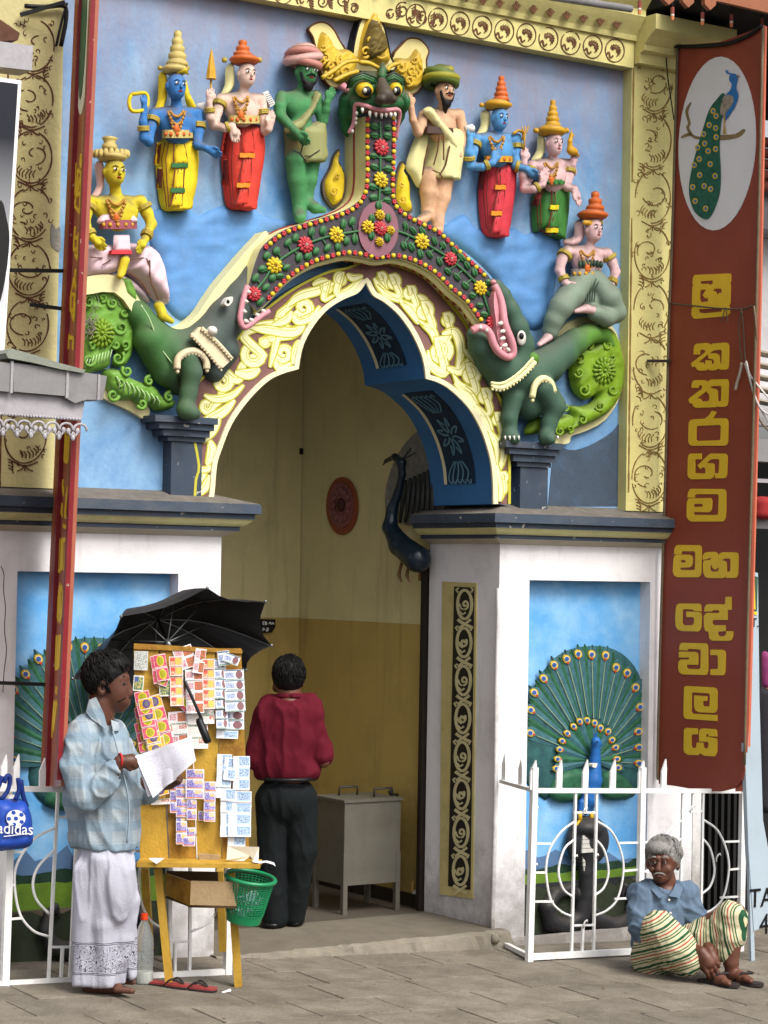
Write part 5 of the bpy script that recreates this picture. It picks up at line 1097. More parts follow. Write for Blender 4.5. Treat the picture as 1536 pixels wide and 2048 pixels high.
for cxx, w in ((765,1.0),(968,.78)):
    for i in range(3):
        MB().tube([f(cxx-(118-i*14)*w, 590-i*4, .19+.03*i), f(cxx-(90-i*10)*w, 520+i*10, .24+.02*i), f(cxx-10*w, 486+i*16, .26+.02*i), f(cxx+(70-i*8)*w, 520+i*12, .25+.02*i), f(cxx+(84-i*8)*w, 570, .22+.02*i)], [7*u,10*u,11*u,10*u,6*u], 7).build('brow_ridge', mGrnD if i == 0 else mGrn, msk, True)
    e = MB().ball(f(cxx, 600, .275), (62*w*u,.045,50*u), 16, 10).build('eye', mEyeY, msk, True)
    MB().ball(f(cxx+16*w, 610, .315), (34*w*u,.025,34*u), 12, 8).build('iris', mInk, e, True); MB().ball(f(cxx+2*w, 604, .338), (13*w*u,.012,17*u), 8, 6).build('pupil_white', mTooth, e, True)  # white spot is part of the painted black and white pupil
for L in ([(590,585,.10),(625,580,.15),(655,610,.17)], [(1035,630,.12),(1005,655,.16),(980,668,.17)]):
    MB().tube([f(*p) for p in L], [10*u,30*u,12*u], 8).build('ear', mPink, msk, True)
# mouth: pink gum rim with teeth
gum = [(660,890,.16),(690,830,.18),(698,760,.20),(705,700,.23),(750,700,.27),(830,725,.30),(910,735,.30),(980,730,.27),(1000,760,.24),(985,850,.2),(975,930,.17)]
g = cr(gum, 4); MB().tube([f(*p) for p in g], [14*u]*len(g), 8).build('gum', mPink, msk, True)
roof = MB().ball(f(855,740,.19), (130*u,.08,30*u), 14, 8).build('mouth_roof', mPink, msk, True)
for x, y, o, h in ((750,740,.28,34),(800,765,.30,46),(840,768,.31,30),(878,775,.315,34),(908,772,.31,26),(940,770,.30,30),(968,772,.28,36),(712,760,.24,20),(708,795,.22,18),(706,825,.21,18),(684,880,.19,22)):
    M = MB().tube([f(x, y-h*.45, o), f(x, y, o+.004), f(x+2, y+h*.5, o)], [11*u,10*u,3.5*u], 7).build('tooth', mTooth, msk, True)
# gold flames beside the neck
for side, L in (('l',[(590,1010),(560,1060),(545,1120),(520,1170),(500,1220),(505,1290),(530,1340),(560,1370),(610,1330),(625,1240),(622,1160),(600,1110),(585,1080),(592,1050)]), ('r',[(1020,1090),(1000,1130),(985,1200),(975,1290),(985,1350),(1030,1405),(1075,1400),(1062,1310),(1060,1240),(1045,1180),(1025,1150),(1035,1120)])):
    fl = thing('flame_ornament', 'gold flame ornament ' + ('left' if side == 'l' else 'right') + ' of the garland neck under the demon mask', 'ornament', q(*k2([L[6]])[0], .0))
    pp = k2(L); c = (sum(p[0] for p in pp)/len(pp), sum(p[1] for p in pp)/len(pp))
    prism('backing', cr([(c[0]+(x-c[0])*1.22, c[1]+(y-c[1])*1.1) for x, y in pp],3,True), YW-.025, YW+.01, mInk if False else mat('dust_brown', (100,88,74), .8, .8), fl)
    pillow('flame', cr(pp,3,True), YW-.026, .03, mYelF, fl, 4, 9)
    mb = MB(); b = k2([(565,1275)] if side == 'l' else [(1022,1330)])[0]; curl(mb, b[0], b[1], 9, 1, 1, .07, .006)
    b = k2([(580,1170)] if side == 'l' else [(1010,1230)])[0]; curl(mb, b[0], b[1], 6, 2, -1, .065, .005)
    kind(mb.build('flame_curl', mGold, fl, True), 'stuff')
# ================================================================== the two green beasts at the springings
def mat2(name, a, b, dust=.4, k=.8, rough=.7):
    """paint that changes from colour a to colour b along the painted attribute t"""
    m = mat(name, a, k, rough, .14, 9, .15, 60, dust=dust); t = m.node_tree; bs = t.nodes['Principled BSDF']
    l = [x for x in t.links if x.to_node == bs and x.to_socket.name == 'Base Color'][0]; src = l.from_socket
    # insert colour b at the first colour source
    r = [n for n in t.nodes if n.type == 'VALTORGB'][0]; outl = [x for x in t.links if x.from_node == r]
    at_ = N(t, 'ShaderNodeAttribute', attribute_name='t'); mx = N(t, 'ShaderNodeMix', data_type='RGBA'); t.links.new(at_.outputs['Fac'], mx.inputs['Factor'])
    mx.inputs['B'].default_value = rgb(*b, k)
    tgt = [x.to_socket for x in outl]
    t.links.new(r.outputs['Color'], mx.inputs['A'])
    for s_ in tgt: t.links.new(mx.outputs['Result'], s_)
    return m
mBeast = mat2('beast_paint', (74,122,66), (80,92,88)); mBeastR = mat2('beast_paint_right', (96,146,58), (72,102,84)); mLeafL = mat('tail_leaf_green', (112,162,62), .85, .5, .16, 12, .2, dust=.3); mLeafD = mat('tail_leaf_lime', (124,160,40), .85, .5, .16, 12, .2, dust=.4)
mFringe = mat('collar_cream', (226,212,176), .85, .6, .08, 14, .2, dust=.3, dirt=.3, dcol=(150,120,80), ds=8); mVein = mat('pale_vein', (176,206,150), .85, .5); mPlate2 = mat('relief_edge_cream', (232,226,170), .84, .6, .06, 6, .12, dirt=.3, dcol=(160,150,90))
def fringe(mb, pts, o, w, n=None):
    """two rolls with scalloped beads"""
    P = cr(pts, 5); mb.tube([q(x, y, o) for x, y in P], [w]*len(P), 7)
    for x, y in along(P, 7.5): mb.ball(q(x+1, y+5, o+.004), w*.62, 6, 4)
def rosette(t, cx_, cy_, r, o, m, u):
    for ring, (n, rr, s) in enumerate(((16, .78, .20), (12, .42, .16))):
        mb = MB()
        for k in range(n):
            a = 2*math.pi*k/n; p = q(cx_+r*rr*.85*math.cos(a), cy_+r*rr*math.sin(a), o+.012+.012*ring); M = Matrix.Rotation(-a if False else a, 3, 'Y')
            mb.ball(p, (r*.30*u, .016, r*s*.75*u), 8, 5, Matrix(((math.cos(a),0,math.sin(a)),(0,1,0),(-math.sin(a),0,math.cos(a)))))
        mb.build('rosette', m, t, True)
    MB().ball(q(cx_, cy_, o+.03), (r*.16*u, .02, r*.16*u), 8, 6).build('rosette_boss', m, t, True)
def beast_left():
    t = thing('beast_relief', 'dark green relief beast with curled leafy tail at left of the arch', 'relief', q(374,833,.05)); u = 1/ppm(q(374,750,.1))
    prism('relief_edge', cr([(533,462),(515,478),(490,505),(467,532),(445,558),(425,584),(408,610),(392,632),(372,648),(345,654),(318,644),(288,612),(262,575),(232,552),(190,550),(160,562),(160,590),(230,585),(275,640),(320,700),(400,700),(470,640),(520,570),(540,500)],3,True), -.045, YW+.01, mPlate2, t)
    prism('relief_edge', cr([(190,780),(215,800),(240,812),(268,826),(288,838),(297,832),(298,815),(270,780),(230,750)],3,True), YW-.03, YW+.01, mPlate2, t)
    S = SDF(.02)
    pts = [(236,588,.09),(258,600,.11),(276,628,.13),(300,664,.14),(336,696,.15),(376,700,.15),(412,682,.155),(448,640,.16),(480,598,.155),(508,555,.15),(530,512,.14)]; rs = [14,22,29,37,44,48,50,48,42,36,22]
    S.chain([q(x, y, o-.045) for x, y, o in pts], [r*.86*u for r in rs])
    S.chain([q(372,715,.19), q(383,745,.20), q(377,785,.19), q(372,818,.19)], [26*u,21*u,17*u,17*u]); S.chain([q(372,820,.20), q(385,826,.22), q(394,829,.22)], [19*u,14*u,8*u])
    S.chain([q(300,680,.12), q(330,740,.10), q(352,775,.07)], [34*u,30*u,16*u])
    S.chain([q(440,700,.10), q(425,740,.08)], [40*u,26*u])
    S.mesh('body', .010, mBeast, t, clip=YW+.02, attr=lambda V: np.clip((V[:,0]-q(300,690,.1).x)/(q(400,690,.1).x-q(300,690,.1).x), 0, 1))
    # mouth of the beast swallowing the garland
    MB().tube([q(*p) for p in cr([(495,572,.245),(489,590,.25),(483,615,.25),(480,640,.25),(488,655,.25),(502,648,.255),(520,634,.26),(538,622,.26)],4)], [6*u]*29, 7).build('gum', mPink, t, True)
    for x, y in ((493,583),(488,602),(485,622),(489,642),(500,640),(512,630),(524,622)): MB().tube([q(x, y, .25), q(x+5, y+1, .262), q(x+9, y+2, .262)], [5*u,4*u,1.2*u], 6).build('tooth', mTooth, t, True)
    prism('eye', cr([(449,607),(456,595),(466,594),(464,605),(456,612)],3,True), YW-.262, YW-.22, mEyeW, t); MB().ball(q(456,603,.262), (4*u,.008,4*u), 7, 5).build('pupil', mInk, t, True)
    mb = MB(); fringe(mb, [(354,738),(356,718),(368,706),(386,702),(402,708),(412,722),(413,738)], .245, .020); mb.build('leg_collar', mFringe, t, True)
    mb = MB(); mb.ribbon([(392,662),(420,690),(454,728)], 24, YW-.262, .03); mb.build('belt', mFringe, t)
    mb = MB(); fringe(mb, [(382,668),(410,698),(442,736)], .268, .011); fringe(mb, [(403,656),(434,684),(464,718)], .268, .011); mb.build('belt_edge', mFringe, t, True)
    MB().ball(q(424,662,.275), (11*u,.03,10*u), 9, 7).build('belt_knob', mEyeW, t, True)
    mb = MB()
    for x in (380, 387, 394): mb.tube([q(x, 822, .24), q(x+3, 829, .245)], [2.5*u, 1*u], 5)
    kind(mb.build('claw', mTooth, t, True), 'stuff')
    # tail roundel and curling leaves
    pillow('tail_roundel', cr([(160,572),(205,560),(238,576),(258,604),(266,640),(266,690),(256,722),(240,735),(224,728),(232,706),(222,700),(214,735),(180,745),(160,745)],4,True), YW-.03, .06, mLeafL, t, 5, 22, bumpf=lambda x, y, w: .010*noise.noise((x*.09, y*.09, 1)))
    pillow('tail_crest', cr([(232,560),(252,556),(262,572),(268,590),(270,612),(258,606),(240,590),(236,575)],4,True), YW-.07, .06, mLeafL, t, 4, 10)
    pillow('tail_leaf', cr([(206,742),(232,738),(252,752),(272,762),(300,770),(318,792),(340,798),(346,806),(336,820),(310,822),(294,808),(280,816),(262,800),(240,800),(222,790),(208,770)],4,True), YW-.04, .07, mLeafL, t, 4, 14, bumpf=lambda x, y, w: .008*noise.noise((x*.1, y*.1, 5)))
    rosette(t, 203, 666, 29, .09, mLeafD, u)
    mb = MB(); mv = MB()
    for a in ((242,655,16,1.5,1),(236,716,15,1,-1),(250,690,11,0,1),(225,606,12,2,1),(248,626,10,1,-1),(178,604,13,3,1),(178,720,14,2,-1),(205,596,9,0,1),(232,690,8,1,1),(185,640,8,1,-1),(183,690,8,0,1)): curl(mb, *a, .088, .010)
    for a in ((254,742,12,2,1),(298,762,10,3,1),(226,790,13,2,-1),(284,808,11,1,1),(338,794,10,3,1),(240,765,9,0,1)): curl(mb, *a, .105, .011)
    for i in range(9):
        x = 232+i*10; mv.tube([q(x, 752+i*5, .118), q(x+8, 764+i*5, .124), q(x+5, 780+i*4, .116)], .0035, 4)
        mv.tube([q(170+i*6, 735-i*1.5, .095), q(176+i*6, 715-i*2, .10)], .003, 4); mv.tube([q(176+i*7, 582+i*1.5, .09), q(184+i*7, 596+i*2, .098)], .003, 4)
    mv.tube([q(x, y, .195) for x, y in cr([(282,610),(300,640),(318,690),(345,728)],5)], .004, 4)
    kind(mb.build('leaf_curl', mLeafL, t, True), 'stuff'); kind(mv.build('leaf_vein', mVein, t, True), 'stuff')
    nst = MB(); rn = random.Random(4)
    for i in range(46): a = Vector((rn.uniform(-.045,.045), rn.uniform(-.02,.02), rn.uniform(-.09,.07))); b = a+Vector((rn.uniform(-.05,.05), rn.uniform(-.015,.015), rn.uniform(-.06,.06))); c = q(177,632,.12); nst.tube([c+a, c+(a+b)/2+Vector((0,-.006,.004)), c+b], .0018, 3)
    o = nst.build('bird_nest', mat('dry_grass', (142,134,124), .8, .9, .25, 30)); tag(o, 'wispy grey bird nest tucked in the left beast tail beside the sign', 'nest')
def beast_right():
    t = thing('beast_relief', 'green open mouthed relief beast with curled lime tail at right of the arch', 'relief', q(1069,884,.05)); u = 1/ppm(q(1060,780,.1))
    prism('relief_edge', cr([(1060,720),(1078,700),(1111,670),(1142,642),(1190,632),(1226,654),(1243,698),(1248,744),(1239,796),(1209,841),(1169,863),(1143,872),(1138,886),(1110,886),(1120,850),(1200,800),(1210,700),(1150,690),(1090,740)],3,True), YW-.035, YW+.01, mPlate2, t)
    S = SDF(.02)
    S.chain([q(*p) for p in [(1006,742,.10),(1050,752,.105),(1090,730,.10),(1122,706,.10),(1150,684,.12),(1176,668,.10),(1204,668,.09),(1222,690,.08)]], [r*.84*u for r in (52,54,46,38,31,26,20,12)])
    S.chain([q(1006,742,.12), q(985,715,.14), q(962,690,.17), q(946,668,.18)], [42*u,36*u,26*u,13*u])                # lower jaw
    S.chain([q(1030,720,.13), q(1040,690,.16), q(1034,655,.20), q(1020,620,.20), q(1006,590,.19), q(994,572,.185), q(985,565,.18)], [38*u,28*u,22*u,18*u,15*u,11*u,8*u])   # upper jaw and curled snout
    S.chain([q(1030,770,.09), q(1055,806,.08), q(1075,800,.08)], [36*u,34*u,28*u])
    S.chain([q(1026,796,.13), q(1018,836,.13), q(1021,868,.13)], [22*u,16*u,14*u]); S.chain([q(1020,872,.14), q(1028,876,.16)], [17*u,13*u])
    S.chain([q(1086,776,.19), q(1108,812,.19), q(1098,846,.18), q(1094,872,.18)], [27*u,23*u,16*u,15*u]); S.chain([q(1094,874,.19), q(1100,878,.21)], [18*u,12*u])
    S.mesh('body', .010, mBeastR, t, clip=YW+.02, attr=lambda V: np.clip((q(1165,690,.1).x-V[:,0])/.16, 0, 1))
    MB().tube([q(*p) for p in cr([(944,662,.255),(956,656,.27),(970,657,.275),(980,668,.28),(988,690,.28),(1000,706,.28),(1016,714,.27),(1026,706,.275),(1024,685,.285),(1014,660,.285),(1008,640,.28),(1004,610,.265),(996,585,.255),(988,570,.245)],4)], [8*u]*53, 8).build('gum', mPink, t, True)
    prism('palate', cr([(990,582),(1002,600),(1006,640),(1016,668),(1022,700),(1008,702),(996,680),(992,640),(988,610)],3,True), YW-.262, YW-.2, mPink, t)
    for x, y, dx, dy in ((972,664,3,-10),(984,686,7,-9),(995,702,8,-7),(1008,662,-9,2),(1008,676,-9,3),(1012,690,-9,3),(1018,702,-5,-7),(960,658,2,-8),(1003,646,-8,2)): MB().tube([q(x, y, .285), q(x+dx*.6, y+dy*.6, .29), q(x+dx, y+dy, .285)], [4.5*u,3.6*u,1*u], 6).build('tooth', mTooth, t, True)
    e = MB().ball(q(1043,676,.265), (11*u,.016,15*u), 10, 8).build('eye', mEyeW, t, True); MB().ball(q(1043,672,.278), (6*u,.01,7*u), 8, 6).build('pupil', mInk, e, True)
    MB().ball(q(1066,716,.22), (15*u,.03,12*u), 8, 6, Matrix.Rotation(.5,3,'Y')).build('ear', mBeastR, t, True)
    MB().ball(q(986,564,.25), (6*u,.02,5*u), 8, 6).build('snout_tip', mPink, t, True)
    mb = MB(); fringe(mb, [(984,774),(1002,776),(1020,768),(1045,750),(1070,724)], .262, .014); fringe(mb, [(982,766),(1002,767),(1020,759),(1043,741),(1066,716)], .262, .009); mb.build('neck_collar', mPlate2, t, True)
    mb = MB(); fringe(mb, [(1064,796),(1070,770),(1084,757),(1100,764),(1108,784)], .25, .020); mb.build('leg_collar', mPlate2, t, True)
    mb = MB()
    for x0 in (1010, 1088):
        for x in range(x0, x0+36, 9): mb.tube([q(x, 872, .20), q(x+1, 880, .205)], [2.6*u, 1*u], 5)
    kind(mb.build('claw', mTooth, t, True), 'stuff')
    pillow('tail_roundel', cr([(1150,690),(1176,690),(1186,676),(1176,664),(1200,652),(1224,664),(1238,700),(1243,745),(1236,790),(1212,826),(1180,846),(1150,858),(1128,868),(1120,856),(1140,836),(1136,812),(1160,812),(1182,804),(1188,790),(1168,800),(1146,782),(1138,750),(1140,712)],4,True), YW-.035, .07, mLeafD, t, 5, 20, bumpf=lambda x, y, w: .010*noise.noise((x*.09, y*.09, 1)))
    pillow('tail_leaf', cr([(1049,868),(1056,846),(1072,830),(1092,838),(1110,836),(1134,828),(1146,840),(1140,858),(1120,866),(1090,864),(1070,868)],4,True), YW-.05, .05, mLeafD, t, 4, 12)
    rosette(t, 1209, 741, 27, .10, mLeafD, u); mb = MB()
    for a in ((1160,715,12,0,1),(1158,745,11,1,1),(1168,780,14,1,-1),(1216,690,10,2,1),(1226,780,11,2,-1),(1200,812,11,1,1),(1165,840,10,0,-1),(1140,858,8,0,1),(1180,690,8,0,1),(1225,715,7,1,1),(1120,862,10,2,1),(1132,815,9,2,1)): curl(mb, *a, .10, .009)
    kind(mb.build('leaf_curl', mLeafD, t, True), 'stuff')
beast_left(); beast_right()
# cloud relief: grey brushed cloud edges painted on the wall with a low swell
cl = mat('cloud_paint', (98,150,206), .82, .7, .14, 5, .2, 40, dirt=.45, dcol=(104,112,128), ds=3.5); clg = mat('cloud_grey', (104,112,126), .8, .75, .3, 9, .2)
for L, lab in (([(300,430),(322,418),(345,424),(372,416),(395,432),(420,420),(450,412),(480,420),(505,412),(520,430),(560,440),(590,446),(540,470),(500,492),(455,540),(420,590),(395,628),(360,640),(330,610),(322,570),(316,530),(300,490)], 'left'), ([(880,468),(905,440),(930,430),(955,458),(1000,470),(1025,455),(1050,470),(1075,460),(1110,470),(1130,490),(1115,530),(1108,580),(1095,640),(1072,660),(1050,650),(1010,600),(990,560),(940,510)], 'right')):
    c = thing('cloud_relief', 'low blue and grey cloud swell on the wall at %s of the garland' % lab, 'relief', q(*L[4], 0))
    pillow('cloud', cr(L, 4, True), YW-.002, .028, cl, c, 8, 22, bumpf=lambda x, y, w: .012*noise.noise((x*.03, y*.05, 2))*w)
# ================================================================== painted figures on the wall
mLip = mat('lip_red', (176,44,52), .8, .45); mEyeWh = mat('eye_paint_white', (232,230,224), .85, .4); mHairP = mat('hair_black', (28,26,28), .8, .5); mJew = mat('necklace_ochre', (190,140,60), .85, .6, .2, 30, .3, dust=.3); mHem = mat('hem_green', (52,112,62), .8); mHemO = mat('hem_orange', (226,138,38), .85)
mCrownY = mat('crown_pale_gold', (206,186,112), .85, .55, .14, 18, .2, dust=.55); mCrownO = mat('crown_orange', (214,106,44), .85, .5, .14, 18, .2, dust=.5); mCrownG = mat('crown_gold', (212,160,40), .85, .5, .15, 18, .2, dust=.5); mBand = mat('band_gold_olive', (186,164,66), .85, .55, .15, 20, .2, dust=.4)
def skin(nm, c, d=.8): return mat(nm, c, .84, .75, .15, 13, .25, 60, dust=d, dirt=.35, dcol=(96,84,74), ds=9)
sBlue = skin('skin_blue', (64,128,196)); sBlue2 = skin('skin_sky_blue', (92,158,216)); sPale = skin('skin_cream_pink', (232,200,184)); sPink = skin('skin_pink', (230,190,190)); sGreen = skin('skin_green', (74,142,88), .75); sTan = skin('skin_tan', (222,176,140)); sYel = skin('skin_yellow', (216,200,48))
cYel = mat('cloth_yellow', (236,208,36), .85, .72, .15, 13, .22, dust=.5, dirt=.3, dcol=(110,70,50), ds=8); cRed = mat('cloth_red', (218,66,52), .85, .72, .15, 13, .22, dust=.5, dirt=.3, dcol=(110,70,50), ds=8); cRed2 = mat('cloth_crimson', (208,60,72), .85, .72, .15, 13, .22, dust=.5, dirt=.3, dcol=(110,70,50), ds=8); cGreen = mat('cloth_green', (66,128,58), .85, .5, .1, 10, .1, dust=.3); cOlive = mat('cloth_olive', (150,152,98), .84, .6, .1, 10, .15, dust=.5); cCream = mat('cloth_pale_yellow', (230,222,160), .85, .6, .08, 10, .12, dust=.4); cPink = mat('cloth_rose', (236,208,216), .86, .55, .07, 10, .12, dust=.35); cSage = mat('cloth_sage', (128,146,128), .84, .6, .1, 10, .15, dust=.45)
mPleat = mat('pleat_line', (120,40,36), .8); 
def hand_sdf(S, w, d, up, u, sz=1.0):
    """palm and five fingers: w wrist point, d pointing direction, up = thumb side"""
    d = d.normalized(); up = (up-d*up.dot(d)).normalized(); n = d.cross(up)
    pal = w+d*(11*u*sz); S.cone(w, pal+d*3*u*sz, 6.5*u*sz, 8.0*u*sz, 4*u)
    for i, l in enumerate((15, 18, 16.5, 13)):
        o = up*((1.5-i)*4.6*u*sz); b = pal+o+d*4*u*sz; S.cone(b, b+d*l*u*sz+o*.12, 2.9*u*sz, 2.0*u*sz, 1.2*u)
    b = pal-d*4*u*sz+up*6*u*sz; S.chain([b, b+up*5*u*sz+d*6*u*sz, b+up*6*u*sz+d*13*u*sz], [3.4*u*sz,3.0*u*sz,2.2*u*sz], 1.5*u)
def ringtube(mb, a, b, f, r, w):
    """bangle round the limb a-b at fraction f"""
    a = Vector(a); b = Vector(b); c = a.lerp(b, f); d = (b-a).normalized(); e = d.orthogonal().normalized(); g = d.cross(e)
    mb.tube([c+(e*math.cos(t)+g*math.sin(t))*r for t in [2*math.pi*k/12 for k in range(13)]], w, 6, cap=False)
def face(t, c, rx, ry, o, u, brow=True, moustache=False, beard=None, lipm=None):
    C0 = q(c[0], c[1], o); a, h = rx*u, ry*u
    P = lambda x, z, out=1.0: C0 + Vector((x*a, -math.sqrt(max(.05, 1-x*x-z*z*.8))*a*1.12*out, z*h))
    for s in (-1, 1):
        e = MB().ball(P(.40*s, .06, .99), (.22*a, .10*a, .105*h), 8, 6).build('eye', mEyeWh, t, True); MB().ball(P(.38*s, .06, 1.07), (.10*a, .06*a, .095*h), 7, 5).build('pupil', mInk, e, True)
        MB().tube([P(.14*s, .24, 1.02), P(.40*s, .33, 1.03), P(.68*s, .22, 1.02)], [.035*a,.05*a,.02*a], 5).build('brow', mInk, t, True)
    MB().ball(P(0, -.50, .98), (.25*a, .10*a, .075*h), 8, 5).build('lips', lipm or mLip, t, True)
    if moustache: MB().tube([P(-.5,-.40,1.02), P(-.2,-.30,1.10), P(0,-.33,1.12), P(.2,-.30,1.10), P(.5,-.40,1.02)], [.03*a,.09*a,.07*a,.09*a,.03*a], 6).build('moustache', mHairP, t, True)
    if beard:
        S = SDF(.01); S.ell(P(0,-.95,.75), (.55*a,.42*a,.55*h)); S.chain([P(-.8,-.2,.8), P(-.55,-.75,.9)], [.16*a,.22*a]); S.chain([P(.8,-.2,.8), P(.55,-.75,.9)], [.16*a,.22*a])
        if beard > 1: S.cone(P(0,-1.1,.9), P(0,-1.9,.6), .36*a, .12*a)
        S.mesh('beard', .005, mHairP, t)
def statue(lab, sk, head, o, sh, waist, arms, skirt=None, skm=None, crown=None, hair=None, belt=None, legs=(), pleats=(), extra=None, beard=None, moust=False, jew=True, armlets=(), res=.006, chestw=1.0):
    t = thing('painted_figure', lab, 'statue', q(waist[0], waist[1]+60, 0), 'painted figures on the blue wall') if False else thing('painted_figure', lab, 'statue', q(waist[0], waist[1]+60, 0))
    hx, hy, rx, ry = head; u = 1/ppm(q(hx, hy, o))
    S = SDF(.012); c = q(hx, hy, o+.035); a = rx*u; h = ry*u
    S.ell(c, (a*.96, a*1.05, h)); S.ell(c+Vector((0,-.15*a,-.45*h)), (a*.72, a*.85, h*.6))
    S.chain([c+Vector((0,-a*1.02,.12*h)), c+Vector((0,-a*1.22,-.22*h))], [.10*a,.17*a], .005); 
    for s in (-1, 1): S.ell(c+Vector((s*a*.98, .1*a, -.05*h)), (.14*a,.22*a,.30*h), k=.006)
    L, R = sh; mid = ((L[0]+R[0])/2, (L[1]+R[1])/2); w = abs(R[0]-L[0])
    S.cone(q(hx, hy+ry*.6, o+.02), q(mid[0], mid[1]+2, o), rx*.46*u, rx*.6*u)
    S.chain([q(L[0]+7, L[1]+6, o-.01), q(mid[0], mid[1]+4, o), q(R[0]-7, R[1]+6, o-.01)], [12*u,14*u,12*u])
    S.ell(q(mid[0], mid[1]+24, o), (w*.50*u*chestw, .062, 30*u)); S.ell(q((mid[0]+waist[0])/2, (mid[1]+waist[1])/2+12, o), (w*.35*u, .05, 34*u)); S.ell(q(waist[0], waist[1], o), (waist[2]*u*1.05, .06, 24*u))
    for arm in arms:
        pts, rs, hd = arm; P = [q(*p) for p in pts]; S.chain(P, [r*.86*u for r in rs])
        if hd: hand_sdf(S, P[-1], q(*hd[0])-P[-1], q(*hd[1])-P[-1], u, hd[2] if len(hd) > 2 else .95)
    for pts, rs in legs: S.chain([q(*p) for p in pts], [r*u for r in rs])
    S.mesh('body', res, sk, t, clip=YW+.015)
    C = (hx, hy); face(t, C, rx, ry, o+.035, u, moustache=moust, beard=beard)
    if crown:
        for nm, m, prof, dx in crown:                # profile in px: (radius, y)
            mb = MB(); y0 = prof[0][1]; ax = q(hx+dx, y0, o+.02); mb.lathe(ax, [(r*u, (y0-y)*u) for r, y in prof], 14); mb.build(nm, m, t, True)
    if hair:
        for pts in hair[1]: pillow('hair_fall', cr(pts, 3, True), YW-max(.01, o-.035), .03, hair[0], t, 5, 7)
    if skirt:
        pillow('skirt', cr(skirt, 4, True), YW-.02, o-.005+(.058 if legs else 0), skm, t, 5, 26, openb=14, bumpf=lambda x, y, w: .004*math.sin(x*.55+math.sin(y*.05))*w)
        SP = np.array(cr(skirt, 4, True)); SP[SP[:,1] > SP[:,1].max()-14, 1] += 60; SB = np.roll(SP, -1, 0)-SP
        def hs(x, y, lift=.0):
            p = np.array((x, y)); tt = np.clip(((p-SP)*SB).sum(1)/((SB**2).sum(1)+1e-9), 0, 1); d = math.sqrt((((SP+tt[:,None]*SB)-p)**2).sum(1).min())
            uu = min(1, d/26); return YW-.02-(o-.005)*math.sqrt(max(0, 1-(1-uu)**2))-lift
        mb = MB()
        for f in (-.78,-.55,.5,.76):
            L_ = []
            for g in np.linspace(.06, .95, 9):
                yy = min(p[1] for p in skirt)+g*(max(p[1] for p in skirt)-min(p[1] for p in skirt)); xs_ = [a[0]+(b[0]-a[0])*(yy-a[1])/(b[1]-a[1]) for a, b in zip(skirt, skirt[1:]+skirt[:1]) if (a[1]-yy)*(b[1]-yy) < 0]
                if len(xs_) >= 2: m_ = (min(xs_)+max(xs_))/2; L_.append((m_+(max(xs_)-min(xs_))/2*f*(1-.25*g), yy))
            if len(L_) > 3 and not legs: mb.ribbon(L_, 1.3, lambda x, y: hs(x, y, .003), .004)
        if mb.v: kind(mb.build('fold_line', mPleat, t), 'stuff')
        for k, (strip, hems, hm) in enumerate(pleats):
            (xa, ya, wa), (xb, yb, wb) = strip
            def pf(x, y): return at(x, y, hs(x, y))
            pillow('pleat', [(xa-wa/2,ya),(xa+wa/2,ya),((xa+xb)/2+(wa+wb)/4,(ya+yb)/2),(xb+wb/2,yb),(xb-wb/2,yb),((xa+xb)/2-(wa+wb)/4,(ya+yb)/2)], 0, .010, skm, t, 4, 4, fn=pf)
            mb = MB()
            for f in (-.5, -.17, .17, .5): mb.ribbon([(xa+(xb-xa)*g+(wa+(wb-wa)*g)*f, ya+2+(yb-ya-4)*g) for g in (0,.25,.5,.75,1)], 1.7, lambda x, y: hs(x, y, .011), .004)
            kind(mb.build('pleat_line', mPleat, t), 'stuff')
            if hm: MB().ribbon([(xb-wb/2-3,yb),(xb-wb/4,yb+1),(xb,yb),(xb+wb/4,yb+1),(xb+wb/2+3,yb)], 9, lambda x, y: hs(x, y-4, .014), .008).build('hem', hm, t)
    if belt:
        m, y, hw, hh, stud = belt; n = 9; V = []; 
        P = [q(waist[0]+hw*math.sin(a), y, o+.068*math.cos(a)) for a in [(-1.45+2.9*i/12) for i in range(13)]]
        mb = MB(); 
        for p_, p2 in zip(P[:-1], P[1:]): mb.bar(p_, p2, .012, hh*2*u)
        b = mb.build('belt', m, t)
        for i in range(5): MB().ball(q(waist[0]+hw*math.sin(-.9+.45*i), y, o+.076*math.cos(-.9+.45*i)), (4.2*u,.008,4.6*u), 7, 5).build('belt_stud', stud, b, True)
    if jew:
        for k, (dy, wd) in enumerate(((14,.34),(30,.42),(46,.36))):
            P = [q(mid[0]+w*wd*s, mid[1]-2+dy*(1-s*s*4 if False else 1-(2*s)**2*.9)*1.0, o+.058+.012*(1-abs(2*s))) for s in [(-.5+i/12) for i in range(13)]]
            mb = MB(); mb.tube(P, .0052, 5)
            for p in P[1:-1]: mb.ball(p+Vector((0,-.003,0)), .0085, 6, 4)
            mb.build('necklace', mJew, t, True)
        MB().ball(q(mid[0], mid[1]+36, o+.072), (7*u,.012,10*u), 8, 6).build('pendant', mCrownO, t, True)
    for ai, fr in armlets:
        mb = MB(); pts, rs, _ = arms[ai]; i0 = int(fr); P0, P1 = q(*pts[i0]), q(*pts[i0+1]); rr = (rs[i0]+(rs[i0+1]-rs[i0])*(fr-i0))*u
        for d in (-.10, 0, .10): ringtube(mb, P0, P1, fr-i0+d, rr*1.10, .006)
        mb.build('armlet', mBand, t, True)
    if extra: extra(t, u)
    return t
